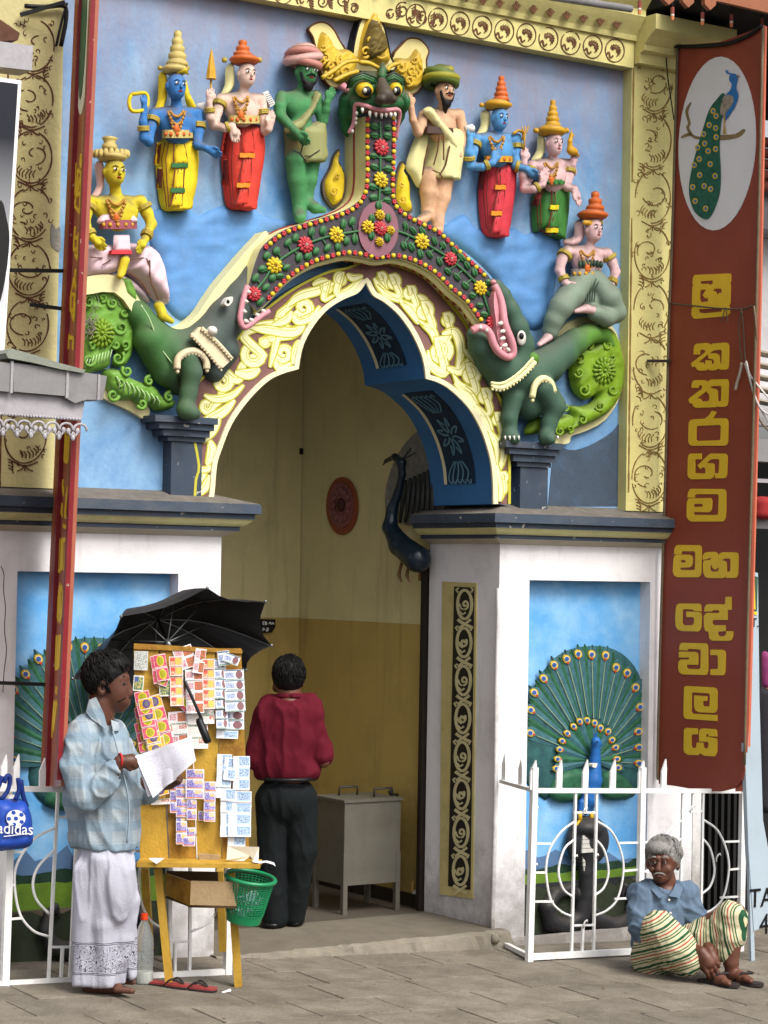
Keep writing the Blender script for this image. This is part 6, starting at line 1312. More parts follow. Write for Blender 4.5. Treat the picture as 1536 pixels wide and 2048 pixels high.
tier = lambda cx, y0, y1, r0, n: sum([[(r0*.86*(1-.8*i/n)*.9, y0+(y1-y0)*i/n), (r0*.86*(1-.8*i/n), y0+(y1-y0)*(i+.35)/n), (r0*.86*(1-.8*i/n)*.96, y0+(y1-y0)*(i+.7)/n), (r0*.86*(1-.8*(i+.9)/n)*.86, y0+(y1-y0)*(i+.95)/n)] for i in range(n)], []) + [(.6, y1)]
brimp = lambda y, r, h: [(r*.62, y+h), (r*.8, y+h*.5), (r*.9, y), (r*.74, y-h*.6), (r*.56, y-h)]
def horns(y, xs, r, m, o=.12):
    def f(t, u):
        for x in xs: MB().ball(q(x, y, o), r*u, 7, 5).build('crown_boss', m, t, True)
    return f
# -- blue figure with yellow skirt
def ex1(t, u):
    MB().tube([q(x, y, .17) for x, y in cr([(262,189),(290,186),(296,202),(289,219),(264,222),(258,205),(262,189)],3)], [4*u]*19, 6).build('held_ring', cYel, t, True)
    pillow('held_shell', [(394,207),(408,204),(416,216),(416,240),(404,234),(398,222)], YW-.10, .03, mEyeWh, t, 4); horns(136, (320,375), 5, mBand)(t, u)
    pillow('brow_plate', [(352,148),(368,132),(378,150),(366,146)], YW-.165, .02, cYel, t, 4)
statue('blue skinned figure in a yellow skirt with tall tiered crown', sBlue, (352,172,20,27), .10, ((310,221),(396,221)), (355,266,27), [([(308,226,.10),(301,256,.12),(297,282,.13)],[13,12,11],None), ([(297,284,.13),(288,276,.15),(286,244,.16),(289,216,.165)],[11,10.5,9,7.5],((288,200,.17),(300,210,.17),.8)), ([(397,226,.10),(397,262,.11),(395,290,.13),(412,296,.17)],[13,12,11,8],((430,306,.18),(424,290,.2),1.05)), ([(398,228,.07),(410,232,.08),(405,215,.10)],[10,8,6],None)],
  [(326,276),(384,276),(391,305),(392,335),(387,380),(373,418),(350,422),(324,418),(315,370),(312,320)], cYel, [('crown_brim', mCrownY, brimp(139,31,9), -2),('crown_tiers', mCrownY, tier(0,134,60,26,5), 2)], (cYel,[[(318,150),(330,146),(334,190),(322,224),(306,224),(316,200)],[(372,160),(380,190),(392,216),(380,222),(370,196)]]), (mCrownY,268,29,8,mCrownO), pleats=[(((358,278,18),(362,330,30)),1,mHem),(((360,336,18),(356,380,22)),1,mHem),(((318,285,8),(313,330,9)),1,None),(((357,384,16),(352,414,24)),1,None),(((320,335,8),(318,378,9)),1,None)], extra=ex1, armlets=((0,.5),(1,1.6),(2,.7)))
# -- pale figure with red skirt and spear
def ex2(t, u):
    MB().tube([q(422,200,.165), q(422,160,.165)], 2.2*u, 6).build('spear_shaft', mCrownG, t, True); MB().lathe(q(422,158,.165), [(11*u,0),(10*u,3*u),(8.5*u,18*u),(5.5*u,38*u),(2*u,55*u),(.2*u,60*u)], 8).build('spear_head', mGoldD if False else mCrownG, t)
    o = prism('held_book', [(526,186),(536,181),(551,208),(541,214)], YW-.12, YW-.08, mEyeWh, t); horns(120, (449,519), 6, mBand)(t, u)
    mb = MB(); [mb.ribbon([(530+i*1.5,190+i*4),(540+i*1.5,186+i*4)], .9, YW-.1215, .0015) for i in range(6)]; kind(mb.build('book_lines', mInk, o), 'stuff')
statue('pale figure in a red skirt raising a gold spear', sPale, (493,149,18.5,25), .10, ((443,193),(521,193)), (488,226,27), [([(442,197,.10),(434,224,.12),(428,250,.13)],[12.5,12,10.5],None), ([(428,250,.13),(421,235,.15),(418,205,.16)],[10.5,9.5,7],((421,180,.17),(430,196,.17),.9)), ([(430,250,.13),(450,256,.18),(464,251,.2)],[10.5,9,7.5],((470,275,.2),(480,262,.2),1.05)), ([(522,198,.10),(527,232,.11),(530,262,.13),(537,258,.16)],[12,11.5,10,7.5],((544,228,.17),(528,240,.18),1.15))],
  [(462,250),(516,250),(523,280),(524,310),(518,350),(505,416),(478,420),(453,412),(445,350),(444,310),(452,270)], cRed, [('crown_brim', mCrownO, brimp(120,35,9), -4),('crown_tiers', mCrownO, tier(0,114,79,22,3), -8)], (cCream,[[(452,135),(466,128),(468,170),(452,192),(440,192),(450,170)]]), (mCrownY,239,30,8,mCrownO), pleats=[(((494,252,20),(497,310,28)),1,mHemO),(((495,316,16),(490,370,26)),1,mHemO),(((452,262,8),(446,314,11)),1,None),(((452,318,8),(450,372,11)),1,None),(((489,376,16),(484,412,28)),1,None)], extra=ex2, armlets=((0,.45),(1,1.5),(2,1.4),(3,.8)))
# -- green turbaned man
def turban(t, u, m1, c, r, o, tilt, m2):
    for i in range(4):
        y = c[1]+8-i*8; k = (1, 1.04, .92, .62)[i]; x0 = c[0]
        MB().tube([q(x0, y, o)+Vector((r*k*u*math.cos(a), r*k*u*1.05*math.sin(a), tilt*r*u*math.sin(a+i*1.3)+.12*r*u*math.cos(a)*(1 if i % 2 else -1))) for a in [2*math.pi*j/16 for j in range(17)]], r*.30*u, 7, cap=False).build('turban_wrap', m1 if i % 2 == 0 else m2, t, True)
    MB().ball(q(c[0], c[1]-8, o), (r*.95*u, r*u, r*.75*u), 12, 8).build('turban_crown', m1, t, True)
tR = mat('turban_rose', (206,140,128), .84, .6, .14, 12, .15, dust=.7); tR2 = mat('turban_pink', (222,176,166), .84, .6, .1, 12, .15, dust=.6); tG = mat('turban_green', (98,120,50), .84, .6, .14, 12, .15, dust=.5); tG2 = mat('turban_olive', (156,152,46), .84, .6, .1, 12, .15, dust=.5)
def ex3(t, u):
    turban(t, u, tR, (606,118), 31, .11, .16, tR2)
    pillow('sash', cr([(630,182),(640,196),(610,250),(600,262),(572,266),(572,250),(600,235),(622,205)],3,True), YW-.15, .03, cOlive, t, 5, 8)
    pillow('drape', cr([(625,246),(648,246),(650,286),(653,318),(632,326),(628,300),(618,298),(612,270)],3,True), YW-.12, .04, cOlive, t, 5, 9)
    mb = MB(); [mb.ribbon(L, 2, YW-.178, .006) for L in ([(592,270),(606,290),(602,306)],[(640,300),(622,312),(610,312)],[(586,300),(600,306),(612,322)])]; kind(mb.build('fold_line', mInk, t), 'stuff')
statue('green skinned bearded man in rose turban and olive cloth, left of the mask', sGreen, (612,145,22,27), .10, ((566,190),(632,187)), (602,262,33), [([(564,194,.10),(560,212,.12),(561,232,.13),(590,262,.18)],[15,14,12.5,9],((604,276,.19),(600,258,.21),1.15)), ([(633,192,.10),(638,220,.11),(645,243,.12),(652,220,.15),(654,205,.16)],[14,12.5,12,9,8],((664,184,.17),(652,188,.17),1.0))],
  [(570,256),(600,246),(634,252),(640,290),(634,326),(606,330),(574,326),(570,290)], cOlive, legs=[([(591,322,.09),(594,360,.09),(599,405,.08),(599,424,.09)],[22,19,15,13]), ([(599,424,.09),(600,436,.13)],[14,12]), ([(621,322,.08),(617,360,.08),(613,392,.07),(614,402,.07)],[20,17,13,12]), ([(614,404,.08),(630,416,.12),(646,420,.13)],[13,11,7])], beard=1, moust=True, jew=False, extra=ex3, chestw=1.05)
# -- tan turbaned man
def ex4(t, u):
    turban(t, u, tG, (882,158), 29, .11, -.12, tG2)
    pillow('sash', cr([(846,222),(862,214),(880,240),(900,262),(914,290),(908,302),(892,282),(868,250)],3,True), YW-.15, .03, cCream, t, 5, 8)
    pillow('cape', cr([(850,236),(862,246),(856,270),(846,330),(838,376),(822,352),(812,332),(826,286)],3,True), YW-.06, .035, cCream, t, 5, 9)
    mb = MB(); [mb.ribbon(L, 2, YW-.178, .006) for L in ([(880,268),(876,300),(868,330)],[(888,268),(888,320)],[(866,340),(880,346),(886,356)],[(858,290),(850,320),(846,350)],[(900,292),(892,330),(880,350)])]; kind(mb.build('fold_line', mBrownL, t), 'stuff')
    prism('waist_wrap', [(856,252),(906,256),(908,268),(855,266)], YW-.168, YW-.10, mat('wrap_brown', (84,66,60), .8, .7), t)
statue('tan bearded man in green turban and pale yellow cloth, right of the mask', sTan, (889,182,19,25), .10, ((849,226),(916,224)), (882,262,28), [([(848,230,.10),(842,250,.12),(836,264,.13),(826,240,.15),(822,216,.16)],[13,12,11,8.5,7.5],((818,195,.17),(830,204,.17),.9)), ([(918,228,.10),(924,252,.11),(926,276,.12),(920,300,.15)],[13,11.5,11,8],((916,320,.16),(908,308,.17),.9))],
  [(857,260),(882,254),(909,264),(914,300),(903,360),(872,362),(842,354),(850,310)], cCream, legs=[([(856,352,.08),(857,385,.08),(855,420,.07),(855,428,.07)],[19,17,12,11.5]), ([(856,430,.08),(846,438,.13),(838,439,.14)],[12,9.5,6]), ([(888,358,.09),(883,395,.09),(876,432,.09),(876,442,.10)],[20,18,12,12]), ([(876,444,.10),(877,460,.14)],[12,10])], beard=2, moust=True, jew=False, extra=ex4)
# -- sky blue figure with crimson skirt
def ex5(t, u):
    pillow('held_shell', [(930,252),(944,248),(950,256),(946,268),(934,268)], YW-.15, .03, mEyeWh, t, 4); horns(210, (963,1020), 5, mCrownG)(t, u)
    MB().tube([q(x, y, .14) for x, y in cr([(1026,268),(1036,261),(1046,266),(1046,280)],3)], 3*u, 6).build('held_ring', mCrownG, t, True)
statue('sky blue figure in a crimson skirt with orange crown, right of the tan turbaned man', sBlue2, (999,237,17,24), .10, ((954,272),(1032,272)), (997,308,26), [([(952,276,.10),(945,304,.12),(941,331,.13)],[12.5,12,10.5],None), ([(939,331,.13),(938,306,.15),(940,282,.16)],[10.5,9,7.5],((941,262,.16),(950,272,.16),.85)), ([(941,332,.13),(964,334,.18),(984,326,.21)],[10.5,9,7.5],((999,304,.21),(984,308,.22),1.1)), ([(1033,276,.10),(1034,305,.11),(1032,332,.13),(1052,337,.17)],[12,11.5,10,8],((1068,350,.18),(1062,334,.2),1.05)), ([(1034,280,.08),(1040,300,.1),(1037,285,.12)],[10,8,7],None)],
  [(969,326),(1022,326),(1025,370),(1019,420),(1009,470),(985,476),(964,462),(957,390),(961,350)], cRed2, [('crown_brim', mCrownG, brimp(210,32,9), -5),('crown_tiers', mCrownO, tier(0,204,151,20,5), 3)], (cCream,[[(962,226),(976,220),(978,250),(968,272),(952,272),(962,250)]]), (mCrownG,318,27,6,mCrownO), pleats=[(((1004,328,16),(1005,374,22)),1,mHemO),(((1003,380,14),(998,426,24)),1,mHemO),(((965,336,8),(962,380,9)),1,None),(((998,430,14),(994,468,24)),1,None)], extra=ex5, armlets=((0,.5),(1,.6),(2,1.5),(3,.6),(3,2.2)))
# -- pink figure with green skirt
def ex6(t, u):
    mb = MB(); mb.tube([q(1048,300,.17), q(1050,262,.17)], 2*u, 6); [mb.tube([q(1050,268,.17), q(1050+d,260,.17), q(1050+d*1.2,252,.17)], 1.6*u, 5) for d in (-5,0,5)]; mb.build('held_trident', mCrownG, t, True)
    S = SDF(.01); S.ell(q(1144,302,.16), (12*u,.025,9*u)); S.chain([q(1140,298,.16), q(1140,282,.165), q(1143,270,.165)], [6*u,4.5*u,4*u]); S.cone(q(1143,270,.165), q(1149,272,.17), 3*u, 1*u); S.chain([q(1142,266,.165), q(1144,258,.165)], [2*u,1*u]); S.chain([q(1150,304,.16), q(1156,312,.15)], [6*u,3*u]); S.mesh('held_bird', .005, cYel if False else mCrownG, t)
    horns(261, (1072,1133), 6, mCrownG)(t, u)
statue('pink figure in a green skirt holding a golden bird', sPink, (1108,287,17,25), .10, ((1067,326),(1138,323)), (1108,358,24), [([(1064,330,.10),(1056,354,.12),(1050,376,.13)],[12,12,11],None), ([(1050,376,.12),(1046,350,.14),(1048,325,.15)],[10.5,9,7],((1049,300,.16),(1058,314,.16),.9)), ([(1051,378,.14),(1068,378,.19),(1084,369,.21)],[10.5,9,7.5],((1092,344,.21),(1078,354,.22),1.1)), ([(1139,328,.10),(1137,352,.11),(1134,374,.13),(1148,377,.16)],[12,11.5,10,7.5],((1156,400,.17),(1146,392,.18),1.1)), ([(1140,328,.08),(1146,345,.11),(1146,330,.13)],[10,8,7],((1147,312,.14),(1154,322,.14),.7))],
  [(1086,368),(1128,368),(1132,410),(1122,476),(1100,474),(1080,464),(1066,460),(1064,400),(1072,384)], cGreen, [('crown_brim', mCrownG, brimp(262,34,10), -5),('crown_tiers', mCrownG, tier(0,255,199,19,5), -3)], (cCream,[[(1076,272),(1086,270),(1088,304),(1076,324),(1062,322),(1074,300)]]), (cGreen,364,24,5,mHem), pleats=[(((1112,372,16),(1116,414,24)),1,cYel),(((1112,420,14),(1108,460,24)),1,cYel),(((1078,384,8),(1070,414,12)),1,None)], extra=ex6, armlets=((0,.5),(2,1.4),(3,.6)))
# -- seated yellow figure
def ex7(t, u):
    for L, o_, th in (([(160,498),(196,488),(238,494),(246,512),(232,530),(222,548),(190,556),(160,552)], .09, .10), ([(232,492),(262,486),(296,498),(316,532),(328,602),(322,610),(300,594),(278,572),(256,552),(240,546),(246,520)], .10, .11), ([(160,545),(220,545),(262,560),(300,606),(250,580),(200,560)], .03, .05)):
        pillow('robe', cr(L, 4, True), YW-.03, o_+.03, cPink, t, 5, 18, bumpf=lambda x, y, w: .004*math.sin(x*.22+y*.12)*w)
    mb = MB(); [mb.ribbon(cr(L,4), 2, YW-.165, .006) for L in ([(300,520),(302,560),(318,600)],[(262,520),(290,516),(300,530)],[(180,514),(206,516)],[(250,540),(280,560),(300,590)],[(205,530),(222,520)])]; kind(mb.build('fold_line', mBrownL, t), 'stuff')
    pillow('apron', [(228,470),(258,470),(262,505),(226,505)], YW-.17, .02, cPink, t, 4, 5); prism('apron_hem', [(224,500),(263,500),(264,508),(223,508)], YW-.195, YW-.16, cRed2, t)
    pillow('bodice', cr([(198,436),(208,428),(222,422),(236,418),(252,424),(268,432),(270,446),(200,448)],3,True), YW-.15, .02, cPink, t, 4, 5)
    MB().lathe(q(219,298,.14), [(12*u,-4*u),(16*u,2*u),(15*u,8*u),(11*u,12*u),(14*u,18*u),(16*u,22*u),(12*u,24*u)], 12).build('top_knot', mCrownY, t, True)
    for i in range(9): a = -1.3+i*.33; MB().ball(q(222+34*math.sin(a), 309-5*math.cos(a), .12+.075*math.cos(a)), (6*u,.012,9*u), 7, 5).build('crown_petal', mCrownY, t, True)
    S = SDF(.008); S.chain([q(250,520,.17), q(243,545,.17), q(240,552,.18)], [10*u,8*u,7*u]); S.chain([q(318,612,.14), q(326,632,.15), q(343,642,.16)], [11*u,10*u,6*u]); kind(S.mesh('feet', .006, sYel, t), 'stuff')
statue('yellow skinned figure in a rose robe sitting on the left beast', sYel, (229,344,22,28), .12, ((184,398),(281,398)), (236,436,36), [([(183,402,.12),(172,428,.13),(170,448,.14),(184,474,.17)],[15,13,12,9],((202,492,.18),(206,476,.2),1.1)), ([(281,402,.12),(294,426,.13),(303,448,.14),(290,478,.17)],[15,14,12,9],((278,500,.18),(274,482,.2),1.1))],
  None, None, [('crown_brim', mCrownY, brimp(314,36,9), -6)], (mat('ear_flap_pink', (232,190,180), .84, .6), [[(190,330),(204,322),(208,370),(196,396),(180,398),(194,370)]]), (mat('belt_mauve', (160,86,96), .84, .6, .1, 10, dust=.3),449,36,9,mCrownG), extra=ex7, armlets=((0,.5),(1,.5),(0,2.7),(1,2.7)))
# -- seated pale figure
def ex8(t, u):
    S = SDF(.015); S.chain([q(1164,562,.12), q(1142,590,.15), q(1122,614,.16), q(1108,640,.14), q(1101,662,.12)], [26*u,27*u,24*u,19*u,17*u]); S.chain([q(1188,565,.12), q(1215,595,.15), q(1230,624,.15), q(1212,634,.16), q(1190,626,.17)], [26*u,27*u,22*u,20*u,16*u]); S.ell(q(1178,562,.12), (36*u,.07,26*u)); S.ell(q(1180,600,.12), (30*u,.05,24*u))
    S.mesh('trousers', .008, cSage, t, clip=YW+.02)
    S = SDF(.008); S.chain([q(1102,664,.12), q(1096,674,.13), q(1078,689,.15)], [9.5*u,9*u,5*u]); S.chain([q(1190,622,.18), q(1172,617,.19), q(1150,622,.19)], [9*u,9*u,5*u]); kind(S.mesh('feet', .006, sPink, t), 'stuff')
    for i in range(7): MB().ball(q(1160+i*7, 529-3*math.sin(i/6*3.1), .18), (4*u,.014,8*u), 7, 5).build('waist_pleat', mat('pleat_dark_green', (56,76,62), .8, .6), t, True)
    mb = MB(); [mb.tube([q(1160+i*8, 556, .19), q(1165+i*5, 580, .20), q(1168+i*4, 604, .195)], .004, 4) for i in range(6)]; kind(mb.build('fold_line', MATS['pleat_dark_green'], t), 'stuff')
    pillow('brow_band', [(1168,440),(1204,440),(1206,449),(1186,452),(1166,449)], YW-.165, .012, mCrownG, t, 4, 4)
statue('pale figure in sage trousers with orange crown sitting on the right beast', sPink, (1187,459,17.5,25), .11, ((1137,498),(1212,502)), (1172,536,27), [([(1135,502,.11),(1123,520,.12),(1119,540,.13),(1130,564,.16)],[13.5,12,11,8],((1146,580,.18),(1150,568,.2),1.05)), ([(1213,506,.11),(1224,524,.12),(1231,544,.13),(1222,572,.16)],[13.5,12,11,8],((1216,598,.18),(1210,584,.19),.95))],
  None, None, [('crown_brim', mCrownO, brimp(430,36,9), -2),('crown_tiers', mCrownO, tier(0,422,382,22,3), 3)], (sPink,[[(1150,446),(1164,440),(1166,475),(1152,492),(1132,492),(1126,480),(1148,472)]]), (mat('belt_grey', (150,146,142), .84, .6, .1, 10, dust=.3),547,29,9,mCrownG), extra=ex8, armlets=((0,.5),(1,.5),(0,2.7),(1,2.7)))
# ================================================================== lottery stall
DS = depth(atG(470,1975))-.02; DB = DS+.06      # axial depth of the stall front
def sp(x, y, d=0.0): return camp(x, y, DS+d)
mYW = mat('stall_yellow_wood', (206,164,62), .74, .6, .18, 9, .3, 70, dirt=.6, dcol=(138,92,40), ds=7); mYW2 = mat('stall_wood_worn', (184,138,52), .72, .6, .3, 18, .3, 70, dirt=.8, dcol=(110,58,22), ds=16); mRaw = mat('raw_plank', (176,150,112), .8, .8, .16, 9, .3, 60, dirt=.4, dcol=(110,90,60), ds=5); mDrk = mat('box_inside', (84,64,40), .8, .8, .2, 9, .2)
nrm_s = -CF.copy(); nrm_s.z = 0; nrm_s.normalize()     # the board faces the street roughly along the view
ext = -nrm_s
stall = thing('ticket_stall', 'yellow wooden lottery stall with plank board, shelf and splayed legs', 'stall', gpt := Vector((sp(400,1975).x, sp(400,1975).y, gz(sp(400,1975).x, sp(400,1975).y))))
# planks of the board (leaning back slightly)
bl = lambda y: .02+.10*(1720-y)/430     # depth lean
bd = lambda o: (lambda x, y: sp(x, y, bl(y)-o))
xs_t = [266, 318, 378, 431, 483]; xs_b = [279, 338, 394, 444, 500]
for i in range(4):
    e = 1.2; plate('plank', [(xs_t[i]+e,1297),(xs_t[i+1]-e,1297),(xs_b[i+1]-e,1722),(xs_b[i]+e,1722)], bd(0), ext*.018, mYW if i % 2 == 0 else mYW2, stall)
plate('top_batten', [(268,1287),(484,1300),(484,1307),(267,1298)], bd(.012), ext*.03, mYW2, stall)
MB().bar(sp(277,1725,-.06), sp(522,1728,-.06), .17, .022, (0,0,1)).build('shelf', mYW, stall)
MB().bar(sp(398,1713,-.0), sp(440,1716,-.0), .02, .03).build('catch', mRaw, stall)
for a, b in (((316,1736,.0),(339,1981,-.03)), ((462,1745,.05),(477,1973,.06)), ((290,1735,.28),(300,1900,.34)), ((440,1740,.30),(446,1900,.36))):
    A, B = sp(*a), sp(*b); B = B.lerp(A, 0); B.z = gz(B.x, B.y) if b[1] > 1950 else B.z; MB().bar(A, B, .055, .036, CR).build('leg', mYW, stall)
# drawer pulled out under the shelf
D_ = [(382,1762),(477,1764),(473,1812),(380,1810)]
plate('drawer_front', D_, lambda x, y: sp(x, y, -.10), ext*.016, mRaw, stall)
plate('drawer_side', [(329,1746),(383,1764),(380,1812),(331,1790)], lambda x, y: sp(x, y, .16-.26*(x-329)/54), Vector((.012,.012,0)), mYW2, stall)
plate('drawer_bottom', [(331,1792),(381,1811),(473,1813),(430,1795)], lambda x, y: sp(x, y, .16-.26*(y-1792)/20), Vector((0,0,-.01)), mDrk, stall)
plate('drawer_back', [(333,1742),(436,1744),(436,1792),(333,1790)], lambda x, y: sp(x, y, .17), ext*.012, mDrk, stall)
# paper scraps on the shelf
mPaper = mat('paper_white', (232,230,232), .86, .6, .04, 12, .06); mPaperY = mat('paper_cream', (228,220,200), .84, .7, .06, 10, .1)
o = plate('paper_sheet', [(455,1692),(518,1694),(517,1722),(507,1720),(500,1712),(488,1722),(470,1722),(453,1720)], lambda x, y: sp(x, y, -.07-.02*math.sin(x*.2)), ext*.002, mPaperY); tag(o, 'blank cream paper hanging over the right end of the stall shelf', 'paper')
mb = MB(); P = [sp(x, y, -.14) for x, y in ((505,1724),(520,1727),(532,1725),(546,1729),(551,1733))]; Q = [sp(x, y, -.06) for x, y in ((505,1719),(520,1722),(534,1721),(545,1724),(549,1726))]
mb.add(P+Q, [(i,i+1,6+i,5+i) for i in range(4)]); o = mb.build('paper_scrap', mPaper); tag(o, 'torn white paper strip sticking out beyond the stall shelf', 'paper')
mb = MB(); mb.add([sp(*p) for p in ((297,1716,-.15),(330,1716,-.15),(313,1728,-.158),(300,1719,-.155))], [(0,1,2,3)]); o = mb.build('paper_scrap', mPaper); tag(o, 'curled white paper corner at the left end of the shelf', 'paper')
# ------------------------------------------------------------------ tickets: thin cards with printed panels
def ticketmat(name, base, blocks):
    """flat print in generated coordinates: blocks of (x0,x1,y0,y1,colour), or ('o',cx,cy,rx,ry,colour)"""
    m = bpy.data.materials.new(name); m.use_nodes = True; t = m.node_tree; L = t.links.new; b = t.nodes['Principled BSDF']; b.inputs['Roughness'].default_value = .45
    at_ = N(t, 'ShaderNodeAttribute', attribute_name='tu'); av = N(t, 'ShaderNodeAttribute', attribute_name='tv'); u, v = at_.outputs['Fac'], av.outputs['Fac']
    def M(op, a, bb=None):
        n = N(t, 'ShaderNodeMath', operation=op)
        for i, x in enumerate((a, bb)):
            if x is None: continue
            if isinstance(x, (int, float)): n.inputs[i].default_value = x
            else: L(x, n.inputs[i])
        return n.outputs[0]
    rgbn = N(t, 'ShaderNodeRGB'); rgbn.outputs[0].default_value = rgb(*base, .86); out = rgbn.outputs[0]
    for bk in blocks:
        if bk[0] == 'o':
            _, cx_, cy_, rx, ry, c = bk; a = M('DIVIDE', M('SUBTRACT', u, cx_), rx); d = M('DIVIDE', M('SUBTRACT', v, cy_), ry); f = M('LESS_THAN', M('ADD', M('MULTIPLY', a, a), M('MULTIPLY', d, d)), 1.0)
        elif bk[0] == 'n':
            _, x0, x1, y0, y1, c, sc = bk; nz = N(t, 'ShaderNodeTexNoise', Scale=sc, Detail=2.0); tc = N(t, 'ShaderNodeTexCoord'); L(tc.outputs['Object'], nz.inputs['Vector'])
            f = M('MULTIPLY', M('MULTIPLY', M('MULTIPLY', M('GREATER_THAN', u, x0), M('LESS_THAN', u, x1)), M('MULTIPLY', M('GREATER_THAN', v, y0), M('LESS_THAN', v, y1))), M('GREATER_THAN', nz.outputs['Fac'], .52))
        else:
            x0, x1, y0, y1, c = bk; f = M('MULTIPLY', M('MULTIPLY', M('GREATER_THAN', u, x0), M('LESS_THAN', u, x1)), M('MULTIPLY', M('GREATER_THAN', v, y0), M('LESS_THAN', v, y1)))
        mx = N(t, 'ShaderNodeMix', data_type='RGBA'); L(f, mx.inputs['Factor']); L(out, mx.inputs['A']); mx.inputs['B'].default_value = rgb(*c, .86); out = mx.outputs['Result']
    L(out, b.inputs['Base Color']); return m
TK = {'pink': ticketmat('ticket_pink', (244,214,214), [(.03,.97,.07,.93,(208,60,96)),('n',.05,.95,.1,.9,(232,120,140),260),('o',.52,.5,.30,.40,(230,210,60)),('o',.52,.5,.24,.32,(170,166,30))]),
 'yellow': ticketmat('ticket_yellow', (246,226,226), [(.03,.97,.07,.93,(236,208,40)),('n',.05,.95,.1,.9,(214,120,60),240),('o',.52,.5,.28,.38,(90,76,140)),('o',.52,.5,.17,.24,(120,110,120))]),
 'orange': ticketmat('ticket_orange', (244,238,232), [(.05,.95,.08,.92,(240,140,100)),('n',.05,.9,.1,.9,(252,222,196),200),('o',.68,.5,.24,.36,(250,190,90)),(.08,.42,.15,.5,(236,96,84))]),
 'red': ticketmat('ticket_red_white', (244,240,240), [(.5,.96,.1,.9,(220,110,84)),('n',.5,.96,.1,.9,(120,110,60),260),(.06,.45,.2,.75,(236,206,206)),('n',.06,.45,.2,.8,(190,120,140),220)]),
 'green': ticketmat('ticket_green_white', (244,244,240), [(.55,.96,.1,.55,(190,90,70)),(.05,.96,.04,.14,(90,140,100)),('n',.05,.9,.1,.9,(232,216,206),200)]),
 'blue': ticketmat('ticket_blue_portrait', (238,240,248), [(.03,.97,.03,.12,(60,110,130)),(.08,.5,.28,.78,(206,216,240)),('n',.08,.5,.28,.78,(120,140,190),240),('o',.76,.5,.17,.40,(140,96,100)),(.03,.97,.9,.97,(110,160,130))]),
 'purple': ticketmat('ticket_purple', (244,240,246), [(.05,.42,.1,.9,(104,96,186)),(.42,.95,.35,.9,(136,116,196)),(.5,.92,.12,.5,(236,200,50)),('n',.05,.95,.1,.9,(200,190,226),230),(.05,.95,.84,.95,(226,130,60))]),
 'pale': ticketmat('ticket_pale_blue', (240,244,250), [(.35,.97,.12,.88,(196,220,242)),('n',.4,.95,.2,.8,(110,130,176),240),(.35,.97,.1,.18,(110,170,220)),(.05,.3,.15,.85,(246,248,252))]),
 'grey': ticketmat('ticket_silver', (206,210,206), [('n',.05,.95,.05,.95,(150,160,150),160)]),
 'teal': ticketmat('ticket_teal', (236,236,226), [(.08,.92,.08,.92,(60,120,100)),('n',.1,.9,.1,.9,(220,200,120),220),(.1,.5,.1,.4,(90,110,170))])}
rt = random.Random(9); lay = [0]
def strip(kindn, x, y, w, h, n, rot, lab, cols=1, mixk=None, sk=.06):
    """hanging strip of n tickets: top-left (x,y) px, ticket w x h px, rot degrees"""
    lay[0] += 1; dep = .012+.0035*lay[0] % .05
    dep = .012 + (lay[0] % 9)*.004
    c, s = math.cos(math.radians(rot)), math.sin(math.radians(rot))
    t = thing('ticket_strip', lab, 'lottery tickets', bd(dep)(x, y), 'strips of lottery tickets on the stall board')
    for j in range(n):
        for k in range(cols):
            jx, jy = rt.uniform(-.8,.8), rt.uniform(-.4,.4); curl_ = .006*math.sin(j*1.3+lay[0])+.010*(j/max(1,n-1))**2
            nu = 3; V = []; tu = []; tv = []
            for b_ in range(3):
                for a_ in range(nu):
                    u, v = a_/(nu-1), b_/2; lx = (k+u*.985)*w+jx*(v*.6+.2); ly = (j+v*.975)*h+jy; px, py = x+lx*c-ly*s, y+lx*s+ly*c
                    V.append(bd(dep+curl_+.003*math.sin(math.pi*u)+.002*j*v)(px, py)); tu.append(u); tv.append(v)
            fs = [(r*nu+a, r*nu+a+1, (r+1)*nu+a+1, (r+1)*nu+a) for r in range(2) for a in range(nu-1)]
            m = TK[(mixk[j % len(mixk)] if mixk else kindn)]
            obj('ticket', V, fs, m, t, attr={'tu': tu, 'tv': tv})
strip('grey', 269,1302,28,39,1,2,'single silver card at the top left corner of the stall board'); strip('teal', 268,1350,21,32,1,4,'small teal picture card at the left edge, below the silver card'); strip('teal', 318,1360,24,34,1,-3,'half hidden teal card in the middle of the pink ticket fans')
strip('pink', 300,1313,25,28,2,-8,'short pair of pink tickets fanned beside the silver card', mixk=['pink']); strip('pink', 306,1311,25,27,2,-10,'upper pink ticket pair on top of the fan beside the silver card'); strip('pink', 316,1348,24,20,1,20,'single pink ticket tilted below the upper pink fan')
strip('pink', 268,1386,30,24,4,-12,'pink ticket strip at the far left, behind the yellow topped fan'); strip('yellow', 276,1400,29,23,5,-12,'yellow and pink strip second in the left fan', mixk=['yellow','yellow','pink']); strip('pink', 268,1416,28,23,5,-12,'low pink strip of the left fan beside the seller', mixk=['pink','yellow']); strip('pink', 268,1448,28,20,3,-12,'lowest pink strip in the left fan beside the seller')
strip('yellow', 308,1368,34,30,3,-48,'tilted strip of one yellow and two pink tickets across the left fan', mixk=['yellow','pink','pink']); strip('yellow', 288,1396,34,26,4,-16,'yellow, pink, pink and yellow strip hanging nearest the paper', mixk=['yellow','pink','pink','pink']); strip('pink', 286,1454,38,24,2,-10,'pink and yellow pair just above the newspaper', mixk=['pink','yellow'])
